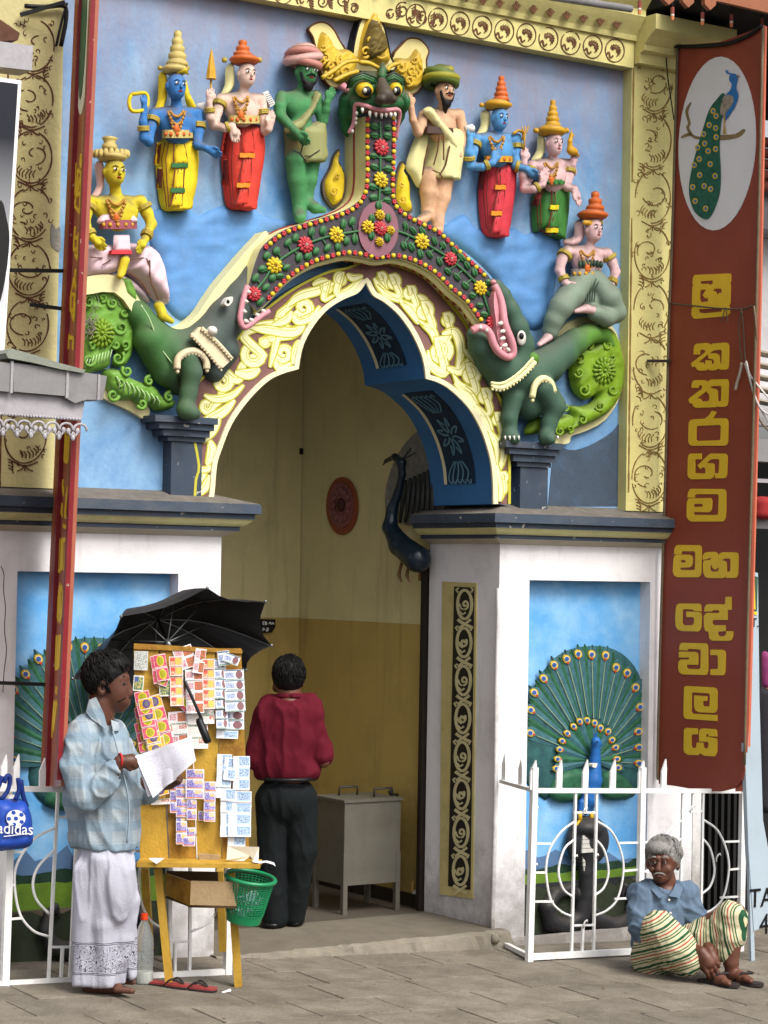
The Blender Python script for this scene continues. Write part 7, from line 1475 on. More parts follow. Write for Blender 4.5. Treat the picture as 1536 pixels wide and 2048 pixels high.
strip('orange', 338,1313,27,20,5,-2,'orange ticket strip left of the umbrella shaft', mixk=['orange','orange','orange']); strip('orange', 404,1318,25,20,5,-1,'orange ticket strip right of the umbrella shaft'); strip('red', 370,1340,36,22,4,-2,'red and white ticket strip behind the umbrella shaft'); strip('red', 392,1296,22,25,2,8,'red and white pair at the top of the board, tucked behind another'); strip('red', 344,1300,40,23,2,-19,'tilted red and white pair at the top beside the shaft'); strip('red', 405,1410,24,19,2,0,'red and green pair low behind the umbrella handle', mixk=['green'])
strip('green', 336,1424,37,23,4,-4,'white and orange strip hanging above the newspaper', mixk=['red','green']); strip('green', 374,1426,42,24,3,-1,'white and orange strip left of the umbrella handle'); strip('green', 330,1450,14,26,1,-8,'edge of a green and white ticket behind the pink fan')
strip('blue', 428,1318,24,20,7,-2,'pale blue portrait strip at the left of the right hand group'); strip('blue', 447,1340,41,21,4,-2.5,'long portrait ticket strip at the right edge of the board'); strip('blue', 434,1303,24,30,1,-6,'portrait ticket at the top right, under another'); strip('blue', 450,1304,34,19,1,20,'tilted portrait ticket poking past the top right corner'); strip('blue', 433,1422,56,19,2,0,'wide portrait pair below the right hand strips'); strip('pale', 434,1445,44,16,2,2,'pale blue pair at the bottom of the right hand group')
strip('purple', 340,1560,22,22,3,0,'purple strip at the left of the lower group'); strip('purple', 352,1558,22,19,5,0,'purple strip second from left of the lower group'); strip('purple', 372,1538,37,20,3,1,'purple and yellow strip at the top of the lower group'); strip('purple', 409,1563,23,20,4,1,'purple and yellow strip at the right of the lower group'); strip('purple', 374,1598,20,21,2,1,'small purple pair in the middle of the lower group'); strip('purple', 352,1643,22,23,2,0,'purple pair at lower left of the lower group'); strip('purple', 366,1655,25,19,2,0,'lowest purple pair of the lower group'); strip('purple', 397,1622,16,20,1,2,'half hidden purple ticket under the right purple strip')
strip('pale', 435,1508,30,22,4,2,'pale blue strip at the left of the lower right group'); strip('pale', 450,1514,24,23,2,5,'tilted pale blue pair in the lower right group'); strip('pale', 466,1512,34,23,3,0,'pale blue strip at the upper right of the lower right group'); strip('pale', 442,1578,30,24,4,1,'pale blue strip at lower left of the lower right group'); strip('pale', 458,1582,46,23,4,1,'wide pale blue strip at the right edge of the lower board'); strip('pale', 456,1670,36,22,1,2,'lowest pale blue ticket on the stall board')
strip('pink', 274,1570,32,26,1,4,'dark pink ticket behind the newspaper foot'); strip('yellow', 296,1580,40,18,1,-14,'yellow ticket stack just under the newspaper', mixk=['yellow']); strip('green', 302,1598,38,12,1,-3,'green and white ticket stack under the newspaper')
# ------------------------------------------------------------------ umbrella tied to the board
mUmb = mat('umbrella_black', (30,30,33), .7, .6, .1, 8, .06, spec=.4); mRib = mat('umbrella_rib_steel', (136,142,140), .8, .35, .1, 20, metal=.7); mGrip = mat('grip_black', (24,24,26), .8, .4)
umb = thing('umbrella', 'open black umbrella tied above the lottery stall with its shaft slanting down', 'umbrella', sp(400,1440,-.09))
tipp = sp(318,1245,.5); axis_b = sp(404,1440,-.09); axis = (tipp-sp(335,1284,.0)).normalized()
# ring of rib ends given in the picture, with depth so the canopy tilts towards the street
RE = [(145,1357,.24),(242,1233,.05),(415,1176,.12),(531,1203,.33),(543,1291,.57),(492,1340,.62),(340,1385,.56),(200,1400,.41)]
top = sp(316,1239,.52); ends = [sp(*r) for r in RE]
# regular canopy: best-fit plane, dome to the crown, scalloped rim
cenr = sum(ends, Vector())/8
V = [top]; fs = []; NR = 6; NS = 32
def rim(a):
    i = int(a) % 8; f = a-int(a); p = ends[i].lerp(ends[(i+1) % 8], f); return p + (cenr-p)*(.16*4*f*(1-f))*.62
domen = (top-cenr)
for r in range(1, NR+1):
    g = r/NR
    for k in range(NS):
        p = rim(k*8/NS); V.append(top.lerp(p, g) + domen*(.42*math.sin(math.pi*g)*.8))
for k in range(NS): fs.append((0, 1+k, 1+(k+1) % NS))
for r in range(NR-1):
    for k in range(NS): a = 1+r*NS+k; b = 1+r*NS+(k+1) % NS; fs.append((a, a+NS, b+NS, b))
obj('canopy', V, fs, mUmb, umb, False)
run = sp(335,1284,.24); hub = top.lerp(run, .12)
MB().tube([top+domen.normalized()*.05, top, run, axis_b], [.006,.007,.008,.008], 7).build('shaft', mGrip, umb, True)
MB().tube([run.lerp(top,.05), run, run.lerp(axis_b,.06)], [.013,.016,.012], 8).build('runner', mRib, umb, True)
h0 = sp(397,1437,-.085); h1 = sp(417,1486,-.12); MB().tube([h0, h0.lerp(h1,.1), h0.lerp(h1,.5), h0.lerp(h1,.95), h1], [.013,.019,.020,.019,.012], 9).build('handle', mGrip, umb, True)
for i in range(8):
    pts = [V[0]] + [V[1+r*NS+i*4]-domen.normalized()*.006 for r in range(NR)]; MB().tube(pts, .0035, 5).build('rib', mRib, umb, True)
    MB().tube([run, V[1+2*NS+i*4]-domen.normalized()*.01], .0032, 5).build('stretcher', mRib, umb, True)
    MB().ball(ends[i], .009, 6, 4).build('rib_tip', mRib, umb, True)
# ------------------------------------------------------------------ green basket hung on the stall end
mBas = mat('basket_green', (18,134,84), .82, .4, .08, 10, .05, spec=.5)
bk = thing('waste_basket', 'green plastic lattice basket hanging at the right end of the stall', 'basket', sp(486,1850,.0))
bt, bb = sp(501,1755,-.02), sp(487,1840,-.0); ax_ = (bt-bb).normalized(); Mq = ax_.to_track_quat('Z', 'Y').to_matrix(); Hh = (bt-bb).length; r0, r1 = .085, .118; ri = r1
def bp(a, f, dr=0): r = r0+(r1-r0)*f+dr; return bb + Mq @ Vector((r*math.cos(a), r*math.sin(a), f*Hh))
mb = MB(); [mb.tube([bp(a*2*math.pi/40, .16), bp(a*2*math.pi/40, .93)], .0028, 4) for a in range(40)]; [mb.tube([bp(a*2*math.pi/24, f) for a in range(25)], .0024, 4, cap=False) for f in np.arange(.2,.95,.055)]; kind(mb.build('lattice', mBas, bk), 'stuff')
MB().tube([bp(a*2*math.pi/28, 1.0, .004) for a in range(29)], .011, 7, cap=False).build('rim', mBas, bk, True)
mb = MB(); n = 28; vs = [bp(a*2*math.pi/n, f) for f in (-.02,.2) for a in range(n)] ; mb.add(vs+[bb], [(a,(a+1)%n,n+(a+1)%n,n+a) for a in range(n)] + [(2*n,(a+1)%n,a) for a in range(n)]); mb.build('base', mBas, bk)
vs = [bp(a*2*math.pi/n, f) for f in (.40,.47) for a in range(n)]; MB().add(vs, [(a,(a+1)%n,n+(a+1)%n,n+a) for a in range(n)]).build('band', mBas, bk)
mb = MB(); r = random.Random(6)
for i in range(26):
    c = bb+Mq @ Vector((r.uniform(-.06,.06), r.uniform(-.06,.06), r.uniform(.02,.13))); M = Matrix.Rotation(r.uniform(0,6),3,'X') @ Matrix.Rotation(r.uniform(0,6),3,'Y'); mb.box(c, (.028,.016,.002), M)
o = mb.build('scrap_paper', mat('scrap_paper', (190,206,220), .86, .6, .3, 30)); kind(o, 'stuff'); tag(o, 'crumpled ticket scraps inside the green basket', 'paper')
# ------------------------------------------------------------------ bottle, slippers, litter
def glassm():
    m = bpy.data.materials.new('clear_plastic'); m.use_nodes = True; b = m.node_tree.nodes['Principled BSDF']; b.inputs['Base Color'].default_value = (.82,.86,.86,1); b.inputs['Roughness'].default_value = .12; b.inputs['Transmission Weight'].default_value = .85; b.inputs['IOR'].default_value = 1.15; return m
pb = atG(286,1967); ub = 1/ppm(pb)
bo = thing('plastic_bottle', 'clear plastic bottle with red cap standing beside the seller', 'bottle', pb)
prof = [(17,0),(20,4),(20,24),(18.5,30),(20,36),(20,62),(19,70),(20,76),(18.5,92),(13,110),(8,122),(6.2,126),(6.2,133)]
MB().lathe(pb, [(r*ub, z*ub) for r, z in prof], 18).build('bottle_body', glassm(), bo, True); MB().lathe(pb, [(7.2*ub,127*ub),(7.4*ub,129*ub),(7.2*ub,139*ub),(5*ub,140*ub)], 14).build('cap', mat('cap_orange', (226,70,30), .85, .4), bo)
MB().lathe(pb, [(16.5*ub,1.5*ub),(18.8*ub,5*ub),(18.8*ub,23*ub),(18*ub,25*ub)], 16).build('water', mat('water_grey', (190,192,184), .8, .2), bo)
mSl = mat('slipper_red', (150,60,58), .8, .7, .12, 12, .15); mSl2 = mat('slipper_sole', (50,44,42), .8, .8)
for i, (x, y, rot) in enumerate(((338,1973,.35),(385,1979,.28))):
    p = atG(x, y); t = thing('slipper', ('left' if i == 0 else 'right')+' red flip flop lying between the stall legs', 'slipper', p)
    d = Vector((CR.x, CR.y, 0)).normalized()*1; d = Matrix.Rotation(-rot, 3, 'Z') @ d; e = Vector((-d.y, d.x, 0)); sl = lambda a, b, z: p+d*a+e*b+Vector((0,0,z+GX*(d*a+e*b).x))
    ol = cr([(-.125,0),(-.115,.034),(-.04,.032),(.04,.042),(.105,.036),(.125,0),(.105,-.036),(.04,-.044),(-.04,-.034),(-.115,-.034)],3,True)
    for nm, z0, z1, m in (('sole',.001,.010,mSl2),('footbed',.010,.019,mSl)): plate(nm, ol, lambda a, b: sl(a, b, z1), (0,0,z0-z1), m, t)
    MB().tube([sl(*q_) for q_ in cr([(-.01,.036,.012),(.03,.030,.042),(.075,0,.022),(.03,-.030,.042),(-.01,-.036,.012)],5)], .0055, 6).build('strap', mSl2 if i else mSl2, t, True)
p = atG(453,1985); mb = MB(); mb.add([p+Vector((a,b,c)) for a,b,c in ((-.03,-.012,.002),(.03,.006,.003),(.034,.02,.012),(-.02,.012,.004))], [(0,1,2,3)]); o = mb.build('paper_scrap', mPaper); tag(o, 'small white paper scrap lying on the paving by the stall leg', 'litter')
# ================================================================== people
ME = Matrix((CR, CF, -CD)).transposed()          # columns: picture right, away, picture up
def skinm(nm, c): 
    m = mat(nm, c, .8, .48, .10, 12, .08, 90, spec=.4); m.node_tree.nodes['Principled BSDF'].inputs['Subsurface Weight'].default_value = .06; m.node_tree.nodes['Principled BSDF'].inputs['Subsurface Radius'].default_value = (.02,.008,.004); return m
kDark = skinm('skin_brown', (94,57,43)); kOld = skinm('skin_weathered', (102,63,47)); kMan = skinm('skin_tanned', (108,66,48))
mHair = mat('hair_black_glossy', (18,16,16), .6, .62, .3, 40, .2, 120, spec=.2); mGreyH = mat('hair_grey', (138,136,132), .8, .6, .25, 60, .5, 140)
mEW = mat('eyeball', (150,136,126), .8, .3); mIr = mat('iris_dark', (24,16,14), .8, .2); mLipP = mat('lips_brown', (96,52,46), .8, .5)
def grip(S, w, d, pn, u, curl=1.1, sz=1.8, spread=1.0, k=None):
    """hand with palm and five fingers: w wrist, d pointing direction, pn palm normal (fingers bend towards it)"""
    d = d.normalized(); pn = (pn-d*pn.dot(d)).normalized(); s_ = d.cross(pn); L = u*sz
    S.chain([w, w+d*9*L, w+d*16*L], [5.6*L, 7.4*L, 7.0*L], 4*L); S.cone(w+d*15*L-s_*4.5*L, w+d*15*L+s_*4.5*L, 4.4*L, 4.0*L, 4*L)
    for i, l in enumerate((12, 14, 13, 10)):
        b = w+d*17*L+s_*((i-1.5)*4.5*L*spread); a1 = curl*.55; a2 = curl*1.25
        m_ = b+(d*math.cos(a1)+pn*math.sin(a1))*l*.55*L; e = m_+(d*math.cos(a2)+pn*math.sin(a2))*l*.55*L; S.chain([b, m_, e], [2.7*L,2.4*L,1.9*L], 1.0*L)
    b = w+d*6*L-s_*6*L; S.chain([b, b+d*6*L-s_*3.5*L+pn*4*L, b+d*12*L-s_*1.5*L+pn*8*L], [3.6*L,3.0*L,2.2*L], 1.5*L)
def strands(t, c, r, n, mt, ok, comb, seed):
    """short combed locks over a hair cap"""
    rn = random.Random(seed); mb = MB(); k = 0
    while k < n:
        v = Vector((rn.gauss(0,1), rn.gauss(0,1), rn.gauss(0,1))).normalized()
        if not ok(v.x, v.y, v.z): continue
        k += 1; cb = Vector(comb)+Vector((rn.uniform(-.4,.4), rn.uniform(-.4,.4), rn.uniform(-.3,.3))); pts = []
        for s_ in range(4):
            w = (v+cb*.16*s_).normalized()*(1.0+.025*s_*rn.random()); pts.append(c+ME @ Vector((w.x*r[0], w.y*r[1], w.z*r[2])))
        mb.tube(pts, [.0028,.0034,.0028,.0008], 4)
    kind(mb.build('hair_locks', mt, t, True), 'stuff')
def clothm(nm, c, k=.84): return mat(nm, c, k, .85, .06, 8, .35, 160, spec=.15)
# ------------------------------------------------------------------ seller
DP = depth(atG(215,1985)); P = lambda x, y, d=0.0: camp(x, y, DP+d); u = DP/F; g0 = atG(212,1985)
sel = thing('person', 'standing man in pale checked shirt and white sarong reading a newspaper', 'person', g0)
S = SDF(.014)
S.ell(P(213,1356), (43*u,35*u,47*u), ME); S.ell(P(230,1380), (31*u,29*u,42*u), ME); S.chain([P(212,1396), P(240,1414)], [22*u,12*u]); S.ell(P(250,1402), (11*u,17*u,14*u), ME)
S.chain([P(254,1364), P(259,1382)], [5*u,7.5*u], .008); S.ell(P(259,1387), (7*u,10*u,5.5*u), ME, .008); S.chain([P(240,1357,-.045), P(253,1355,-.01)], [6*u,6*u], .012)
S.ell(P(254,1400), (6*u,12*u,4*u), ME, .006); S.ell(P(252,1408), (6*u,11*u,4*u), ME, .006)
S.ell(P(203,1377,-.078), (9*u,5*u,15*u), ME, .006); S.ell(P(206,1377,-.09), (4*u,4*u,8*u), ME, .004, '-')
S.chain([P(205,1405), P(196,1445)], [28*u,30*u]); S.chain([P(195,1475), P(200,1560), P(208,1680)], [36*u,40*u,36*u])
S.chain([P(168,1480,-.08), P(168,1540,-.12), P(180,1588,-.15), P(208,1567,-.16), P(240,1523,-.17)], [22*u,20*u,19*u,16*u,12.5*u]); S.chain([P(215,1480,.12), P(262,1570,.12), P(340,1566,.0)], [28*u,22*u,13*u])
grip(S, P(240,1523,-.17), P(290,1519,-.14)-P(240,1523,-.17), P(250,1560,.02)-P(250,1523,-.17), u, 1.5, 1.55); grip(S, P(342,1566,.0), P(372,1548,-.06)-P(342,1566,.0), P(352,1520,-.22)-P(352,1560,-.02), u, 1.2, 1.4)
for hx, hd, fx, fd, fy in ((184,-.02,236,-.06,1980),(205,.14,246,.12,1962)):
    S.chain([P(hx+6,1800,hd), P(hx,1930,hd), P(hx-2,1960,hd)], [32*u,19*u,17*u]); S.chain([P(hx-8,fy-5,hd), P(hx+25,fy-7,hd-.01), P(fx,fy-3,fd)], [13*u,14*u,11*u])
    for i in range(5): a = P(fx-4,fy-1,fd-.035+.02*i); b = P(fx+(28,22,18,14,9)[i] if fd < 0 else fx+(20,17,14,11,8)[i], fy+2,fd-.045+.022*i); S.cone(a, b, (7,5.5,5,4.6,4.2)[i]*u, (6,4.6,4.2,4,3.8)[i]*u, .006)
S.box(P(210,2040), (.5,.5,.118), .001, None, .001, '-') if False else None
S.mesh('body', .0062, kDark, sel)
# hair, brow, eye, moustache
def hairmesh(nm, parts, cuts, mt, t, res, amp, freq, seed):
    H = SDF(.012)
    for c, r in parts: H.ell(c, r, ME)
    for c, r in cuts: H.ell(c, r, ME, .008, '-')
    return H.mesh(nm, res, mt, t, disp=wrinkle(amp, freq, seed, (1,1,.55), amp*.5))
hairmesh('hair', [(P(211,1350), (48*u,40*u,50*u)), (P(228,1328), (32*u,34*u,22*u))], [(P(252,1392), (44*u,60*u,50*u)), (P(205,1412), (60*u,60*u,34*u)), (P(208,1378,-.09), (14*u,20*u,20*u))], mHair, sel, .007, .005, 26, 3); strands(sel, P(213,1348), (50*u,41*u,50*u), 420, mHair, lambda x, y, z: not (x > .25 and z < .55-.2*(y > .3)) and z > -.55+.5*x, (.25,0,-.8), 3)
MB().tube([P(236,1358,-.055), P(246,1353,-.045), P(255,1357,-.02)], [2.4*u,3*u,1.6*u], 6).build('eyebrow', mHair, sel, True); MB().ball(P(245,1367,-.045), (6.5*u,4*u,3.2*u), 8, 5, ME).build('eye', mEW, sel, True); MB().ball(P(248,1368,-.052), (2.6*u,2.6*u,2.6*u), 6, 5).build('iris', mIr, sel, True)
MB().tube([P(238,1369,-.052), P(246,1363,-.054), P(253,1368,-.04)], 1.3*u, 5).build('eyelid', kDark, sel, True)
MB().tube([P(236,1404,-.055), P(248,1396,-.04), P(258,1396,-.012), P(259,1396,.02)], [1.6*u,3.4*u,3.6*u,3*u], 6).build('moustache', mHair, sel, True)
# checked shirt
def plaid():
    m = clothm('checked_shirt', (178,190,197), .68); t = m.node_tree; L = t.links.new; b = t.nodes['Principled BSDF']; g = N(t, 'ShaderNodeNewGeometry')
    src = [x for x in t.links if x.to_node == b and x.to_socket.name == 'Base Color'][0].from_socket; out = src
    def band(vec, per, lo, fac, c, out):
        d = N(t, 'ShaderNodeVectorMath', operation='DOT_PRODUCT'); L(g.outputs['Position'], d.inputs[0]); d.inputs[1].default_value = vec
        m1 = N(t, 'ShaderNodeMath', operation='MULTIPLY'); L(d.outputs['Value'], m1.inputs[0]); m1.inputs[1].default_value = 2*math.pi/per
        s1 = N(t, 'ShaderNodeMath', operation='SINE'); L(m1.outputs[0], s1.inputs[0]); mr = N(t, 'ShaderNodeMapRange', interpolation_type='SMOOTHSTEP'); L(s1.outputs[0], mr.inputs['Value']); mr.inputs['From Min'].default_value = lo; mr.inputs['From Max'].default_value = lo+.35; mr.inputs['To Max'].default_value = fac
        mx = N(t, 'ShaderNodeMix', data_type='RGBA'); L(mr.outputs['Result'], mx.inputs['Factor']); L(out, mx.inputs['A']); mx.inputs['B'].default_value = rgb(*c, .84); return mx.outputs['Result']
    hv = tuple(CR*.9+CF*.35); out = band((0,0,1), .105, .1, .75, (128,152,168), out); out = band(hv, .10, .1, .7, (134,152,166), out); out = band((0,0,1), .052, .75, .3, (120,146,170), out); out = band(hv, .05, .8, .3, (126,150,170), out)
    L(out, b.inputs['Base Color']); return m
mPl = plaid()
S = SDF(.03)
S.chain([P(188,1450,-.02), P(162,1472,-.06)], [28*u,33*u]); S.chain([P(205,1452,.02), P(222,1480,.1)], [26*u,34*u])
S.ell(P(194,1522,.02), (68*u,54*u,80*u), ME); S.ell(P(200,1590,.01), (72*u,56*u,95*u), ME); S.ell(P(208,1660,0), (68*u,58*u,95*u), ME); S.chain([P(212,1500), P(236,1590), P(232,1680)], [44*u,44*u,44*u])
S.chain([P(162,1480,-.09), P(156,1540,-.15), P(170,1592,-.18)], [35*u,33*u,31*u], .012); S.chain([P(170,1592,-.18), P(205,1570,-.18), P(231,1540,-.175)], [30*u,27*u,22*u], .01)
S.chain([P(220,1482,.12), P(258,1560,.13), P(290,1580,.10)], [42*u,36*u,28*u], .02)
S.box(P(212,1760), (.4,.4,.158), .002, None, .004, '-'); S.cone(P(236,1543,-.17), P(300,1500,-.17), 19*u, 22*u, .004, '-'); S.ell(P(206,1420), (30*u,34*u,34*u), ME, .006, '-')
def drape(V):
    V = wrinkle(.011, 7.5, 2, (1,1,.6), .006)(V); r = P(170,1590,-.16)
    return V
folds(S.mesh('shirt', .008, mPl, sel, disp=drape), .011, (11,11,5.5), 3, .5)
for L_ in ([(172,1424,-.075),(178,1400,-.07),(192,1394,-.07),(208,1430,-.09),(216,1462,-.115),(198,1448,-.105),(184,1438,-.095)],): 
    pts = [P(*q_) for q_ in L_]; mb = MB(); mb.add(pts+[p+CF*.012 for p in pts], [(6,5,4,3,2,1,0),(7,8,9,10,11,12,13)]+[(i,(i+1)%7,7+(i+1)%7,7+i) for i in range(7)]); mb.build('collar', mPl, sel)
mb = MB(); pts = [P(*q_) for q_ in ((222,1440,-.06),(238,1446,-.02),(238,1462,-.05),(226,1462,-.11))]; mb.add(pts+[p+CF*.012 for p in pts], [(3,2,1,0),(4,5,6,7)]+[(i,(i+1)%4,4+(i+1)%4,4+i) for i in range(4)]); mb.build('collar', mPl, sel)
MB().tube([P(x, y, d) for x, y, d in cr([(226,1462,-.13),(240,1520,-.15),(256,1590,-.145),(258,1640,-.14),(254,1686,-.13)],4)], .0045, 5).build('placket', mat('placket_blue_grey', (150,164,176), .84), sel, True)  # blue-grey strip down the shirt front, its own cloth colour
# white sarong with printed border
def border():
    m = clothm('sarong_white', (192,192,206), .74); t = m.node_tree; L = t.links.new; b = t.nodes['Principled BSDF']; g = N(t, 'ShaderNodeNewGeometry'); sp_ = N(t, 'ShaderNodeSeparateXYZ'); L(g.outputs['Position'], sp_.inputs[0])
    src = [x for x in t.links if x.to_node == b and x.to_socket.name == 'Base Color'][0].from_socket; z1 = P(200,1884,-.1).z; z0 = P(200,1950,-.1).z
    def rng(a, c): 
        x = N(t, 'ShaderNodeMath', operation='GREATER_THAN'); L(sp_.outputs['Z'], x.inputs[0]); x.inputs[1].default_value = a; y = N(t, 'ShaderNodeMath', operation='LESS_THAN'); L(sp_.outputs['Z'], y.inputs[0]); y.inputs[1].default_value = c
        q_ = N(t, 'ShaderNodeMath', operation='MULTIPLY'); L(x.outputs[0], q_.inputs[0]); L(y.outputs[0], q_.inputs[1]); return q_.outputs[0]
    v = N(t, 'ShaderNodeTexNoise', Scale=22.0, Detail=1.5, Distortion=1.6); L(g.outputs['Position'], v.inputs['Vector']); w = N(t, 'ShaderNodeMath', operation='PINGPONG'); L(v.outputs['Fac'], w.inputs[0]); w.inputs[1].default_value = .06
    ln = N(t, 'ShaderNodeMath', operation='LESS_THAN'); L(w.outputs[0], ln.inputs[0]); ln.inputs[1].default_value = .016
    def mul(a, c): x = N(t, 'ShaderNodeMath', operation='MULTIPLY', use_clamp=True); L(a, x.inputs[0]); L(c, x.inputs[1]); return x.outputs[0]
    def add(a, c): x = N(t, 'ShaderNodeMath', operation='ADD', use_clamp=True); L(a, x.inputs[0]); L(c, x.inputs[1]); return x.outputs[0]
    f = mul(rng(z0+.016, z1-.016), ln.outputs[0])
    for e in (z1-.010, z1-.003, z0+.003, z0+.010): f = add(f, rng(e-.0017, e+.0017))
    mx = N(t, 'ShaderNodeMix', data_type='RGBA'); L(f, mx.inputs['Factor']); L(src, mx.inputs['A']); mx.inputs['B'].default_value = rgb(54,54,70,.8); L(mx.outputs['Result'], b.inputs['Base Color']); return m
S = SDF(.025)
S.chain([P(212,1712), P(208,1770), P(200,1960)], [55*u,57*u,47*u]); S.ell(P(232,1770,-.06), (40*u,44*u,80*u), ME); S.chain([P(240,1735,-.04), P(258,1800,-.04), P(246,1880,-.04), P(236,1965,-.02)], [26*u,20*u,18*u,16*u]); S.chain([P(262,1830,.05), P(262,1950,.06)], [10*u,11*u], .01); S.chain([P(168,1740,-.08), P(166,1965,-.07)], [22*u,20*u])
S.chain([P(200,1720,-.12), P(205,1850,-.11), P(216,1965,-.09)], [16*u,16*u,14*u], .02)
S.box(P(205,2026), (.4,.4,.145), .002, None, .006, '-')
folds(S.mesh('sarong', .0085, border(), sel, disp=wrinkle(.005, 9, 5, (1,1,.25), .002)), .012, (11,11,2.0), 1, .08)
MB().tube([P(240+11*math.sin(a)*.4, 1521-14*math.cos(a), -.17-.032*math.sin(a)) for a in [2*math.pi*i/14 for i in range(15)]], 2.2*u, 5).build('wrist_thread', mat('thread_red', (206,44,44), .85), sel, True)
# newspaper: two folded sheets in his hands
nw = thing('newspaper', 'open folded newspaper held by the seller in front of the stall', 'newspaper', P(330,1530,-.16))
for j, (L_, dd) in enumerate((([(270,1512),(382,1473),(392,1521),(306,1596)], 0), ([(272,1516),(372,1500),(352,1560),(296,1594)], .018))):
    V = []; nn = 8
    for b_ in range(nn+1):
        for a_ in range(nn+1):
            f, h = a_/nn, b_/nn; x = (L_[0][0]*(1-f)+L_[1][0]*f)*(1-h)+(L_[3][0]*(1-f)+L_[2][0]*f)*h; y = (L_[0][1]*(1-f)+L_[1][1]*f)*(1-h)+(L_[3][1]*(1-f)+L_[2][1]*f)*h; V.append(P(x, y, -.17+dd+.018*math.sin(f*6.2)+.02*(1-h)*math.sin(h*4+f*2)))
    mp = ticketmat('newsprint%s' % ('' if j == 0 else '_inner'), (238,236,246), [('n',.06,.46,.1,.9,(196,196,214),320),('n',.54,.95,.1,.9,(204,204,222),320)])
    obj('sheet', V, [(r*(nn+1)+a, r*(nn+1)+a+1, (r+1)*(nn+1)+a+1, (r+1)*(nn+1)+a) for r in range(nn) for a in range(nn)], mp, nw, True, attr={'tu': [i % (nn+1)/nn for i in range(len(V))], 'tv': [i//(nn+1)/nn for i in range(len(V))]})
# ------------------------------------------------------------------ man in maroon, from behind
p0 = atZ(560,1855,.052); DM = depth(p0); Q = lambda x, y, d=0.0: camp(x, y, DM+d); u = DM/F
man = thing('person', 'man in maroon shirt and black trousers seen from behind inside the doorway', 'person', p0)
S = SDF(.014); S.ell(Q(577,1348), (29*u,34*u,34*u), ME); S.ell(Q(575,1366,.03), (25*u,28*u,30*u), ME); S.chain([Q(560,1364,.06), Q(553,1376,.08)], [14*u,9*u]); S.chain([Q(578,1375), Q(579,1402)], [23*u,27*u])
for s_, ex in ((-1,551),(1,604)): S.ell(Q(ex,1364,.02), (5*u,7*u,11*u), ME, .006)
S.chain([Q(578,1430), Q(578,1540)], [40*u,40*u]); S.chain([Q(622,1430), Q(645,1520), Q(626,1532,.12)], [19*u,15*u,11*u]); S.chain([Q(532,1432), Q(510,1525), Q(530,1540,.12)], [19*u,15*u,11*u])
grip(S, Q(626,1532,.12), CF-CR*.4, -CR, u, 1.0, 1.5); grip(S, Q(530,1540,.12), CF+CR*.4, CR, u, 1.0, 1.5)
for x in (548, 596): S.chain([Q(x,1580), Q(x,1700), Q(x-(0 if x < 570 else 8),1838,0 if x < 570 else .06)], [22*u,16*u,12*u])
S.mesh('body', .0075, kMan, man)
hairmesh('hair', [(Q(578,1344), (32*u,36*u,35*u)), (Q(578,1358,-.02), (29*u,28*u,27*u))], [(Q(570,1385,.16), (44*u,50*u,44*u)), (Q(578,1402), (44*u,50*u,20*u))], mHair, man, .007, .004, 30, 8); strands(man, Q(578,1346), (33*u,37*u,38*u), 380, mHair, lambda x, y, z: y < .35 and z > -.75 or z > .5, (0,-.1,-1), 4)
mMar = clothm('maroon_cotton', (118,26,46), .52); S = SDF(.03)
S.chain([Q(540,1412), Q(615,1410)], [24*u,24*u]); S.chain([Q(536,1432), Q(620,1430)], [30*u,30*u]); S.ell(Q(578,1420), (42*u,42*u,26*u), ME); S.ell(Q(577,1465), (64*u,44*u,72*u), ME); S.ell(Q(573,1520), (60*u,46*u,62*u), ME); S.chain([Q(540,1540), Q(610,1540)], [30*u,30*u])
S.chain([Q(618,1432), Q(641,1508)], [28*u,24*u], .012); S.chain([Q(534,1436), Q(512,1514)], [28*u,24*u], .012); S.box(Q(575,1600), (.3,.3,.115), .002, None, .012, '-'); S.ell(Q(579,1372), (26*u,30*u,16*u), ME, .006, '-')
folds(S.mesh('shirt', .009, mMar, man, disp=wrinkle(.006, 8, 4, (1,1,.55), .003)), .010, (9,9,3.2), 5, -.15)
MB().tube([Q(579+27*math.sin(a), 1394-4*math.cos(a)*.6, -.062*math.cos(a)) for a in [2*math.pi*i/18 for i in range(19)]], 6.5*u, 6).build('collar', mMar, man, True)
mTr = clothm('trousers_black', (28,33,35), .6); S = SDF(.02)
S.ell(Q(573,1598), (57*u,46*u,52*u), ME); S.chain([Q(546,1600), Q(545,1720), Q(548,1835)], [33*u,28*u,26*u]); S.chain([Q(602,1600), Q(604,1700), Q(588,1832,.06)], [32*u,28*u,22*u]); S.box(Q(573,1520), (.3,.3,.085), .002, None, .006, '-')
folds(S.mesh('trousers', .009, mTr, man, disp=wrinkle(.005, 9, 6, (1,1,.4), .002)), .008, (10,10,3.0), 2, .2)
MB().ball(Q(545,1846,.02), (26*u,36*u,10*u), 10, 6, ME).build('shoe', mInk, man, True); MB().ball(Q(590,1842,.1), (20*u,34*u,10*u), 10, 6, ME).build('shoe', mInk, man, True)
MB().tube([Q(516,1556,-.0), Q(540,1560,-.11), Q(575,1561,-.135), (Q(610,1560,-.11)), Q(632,1556,0)], 4.5*u, 6).build('belt', mInk, man, True)
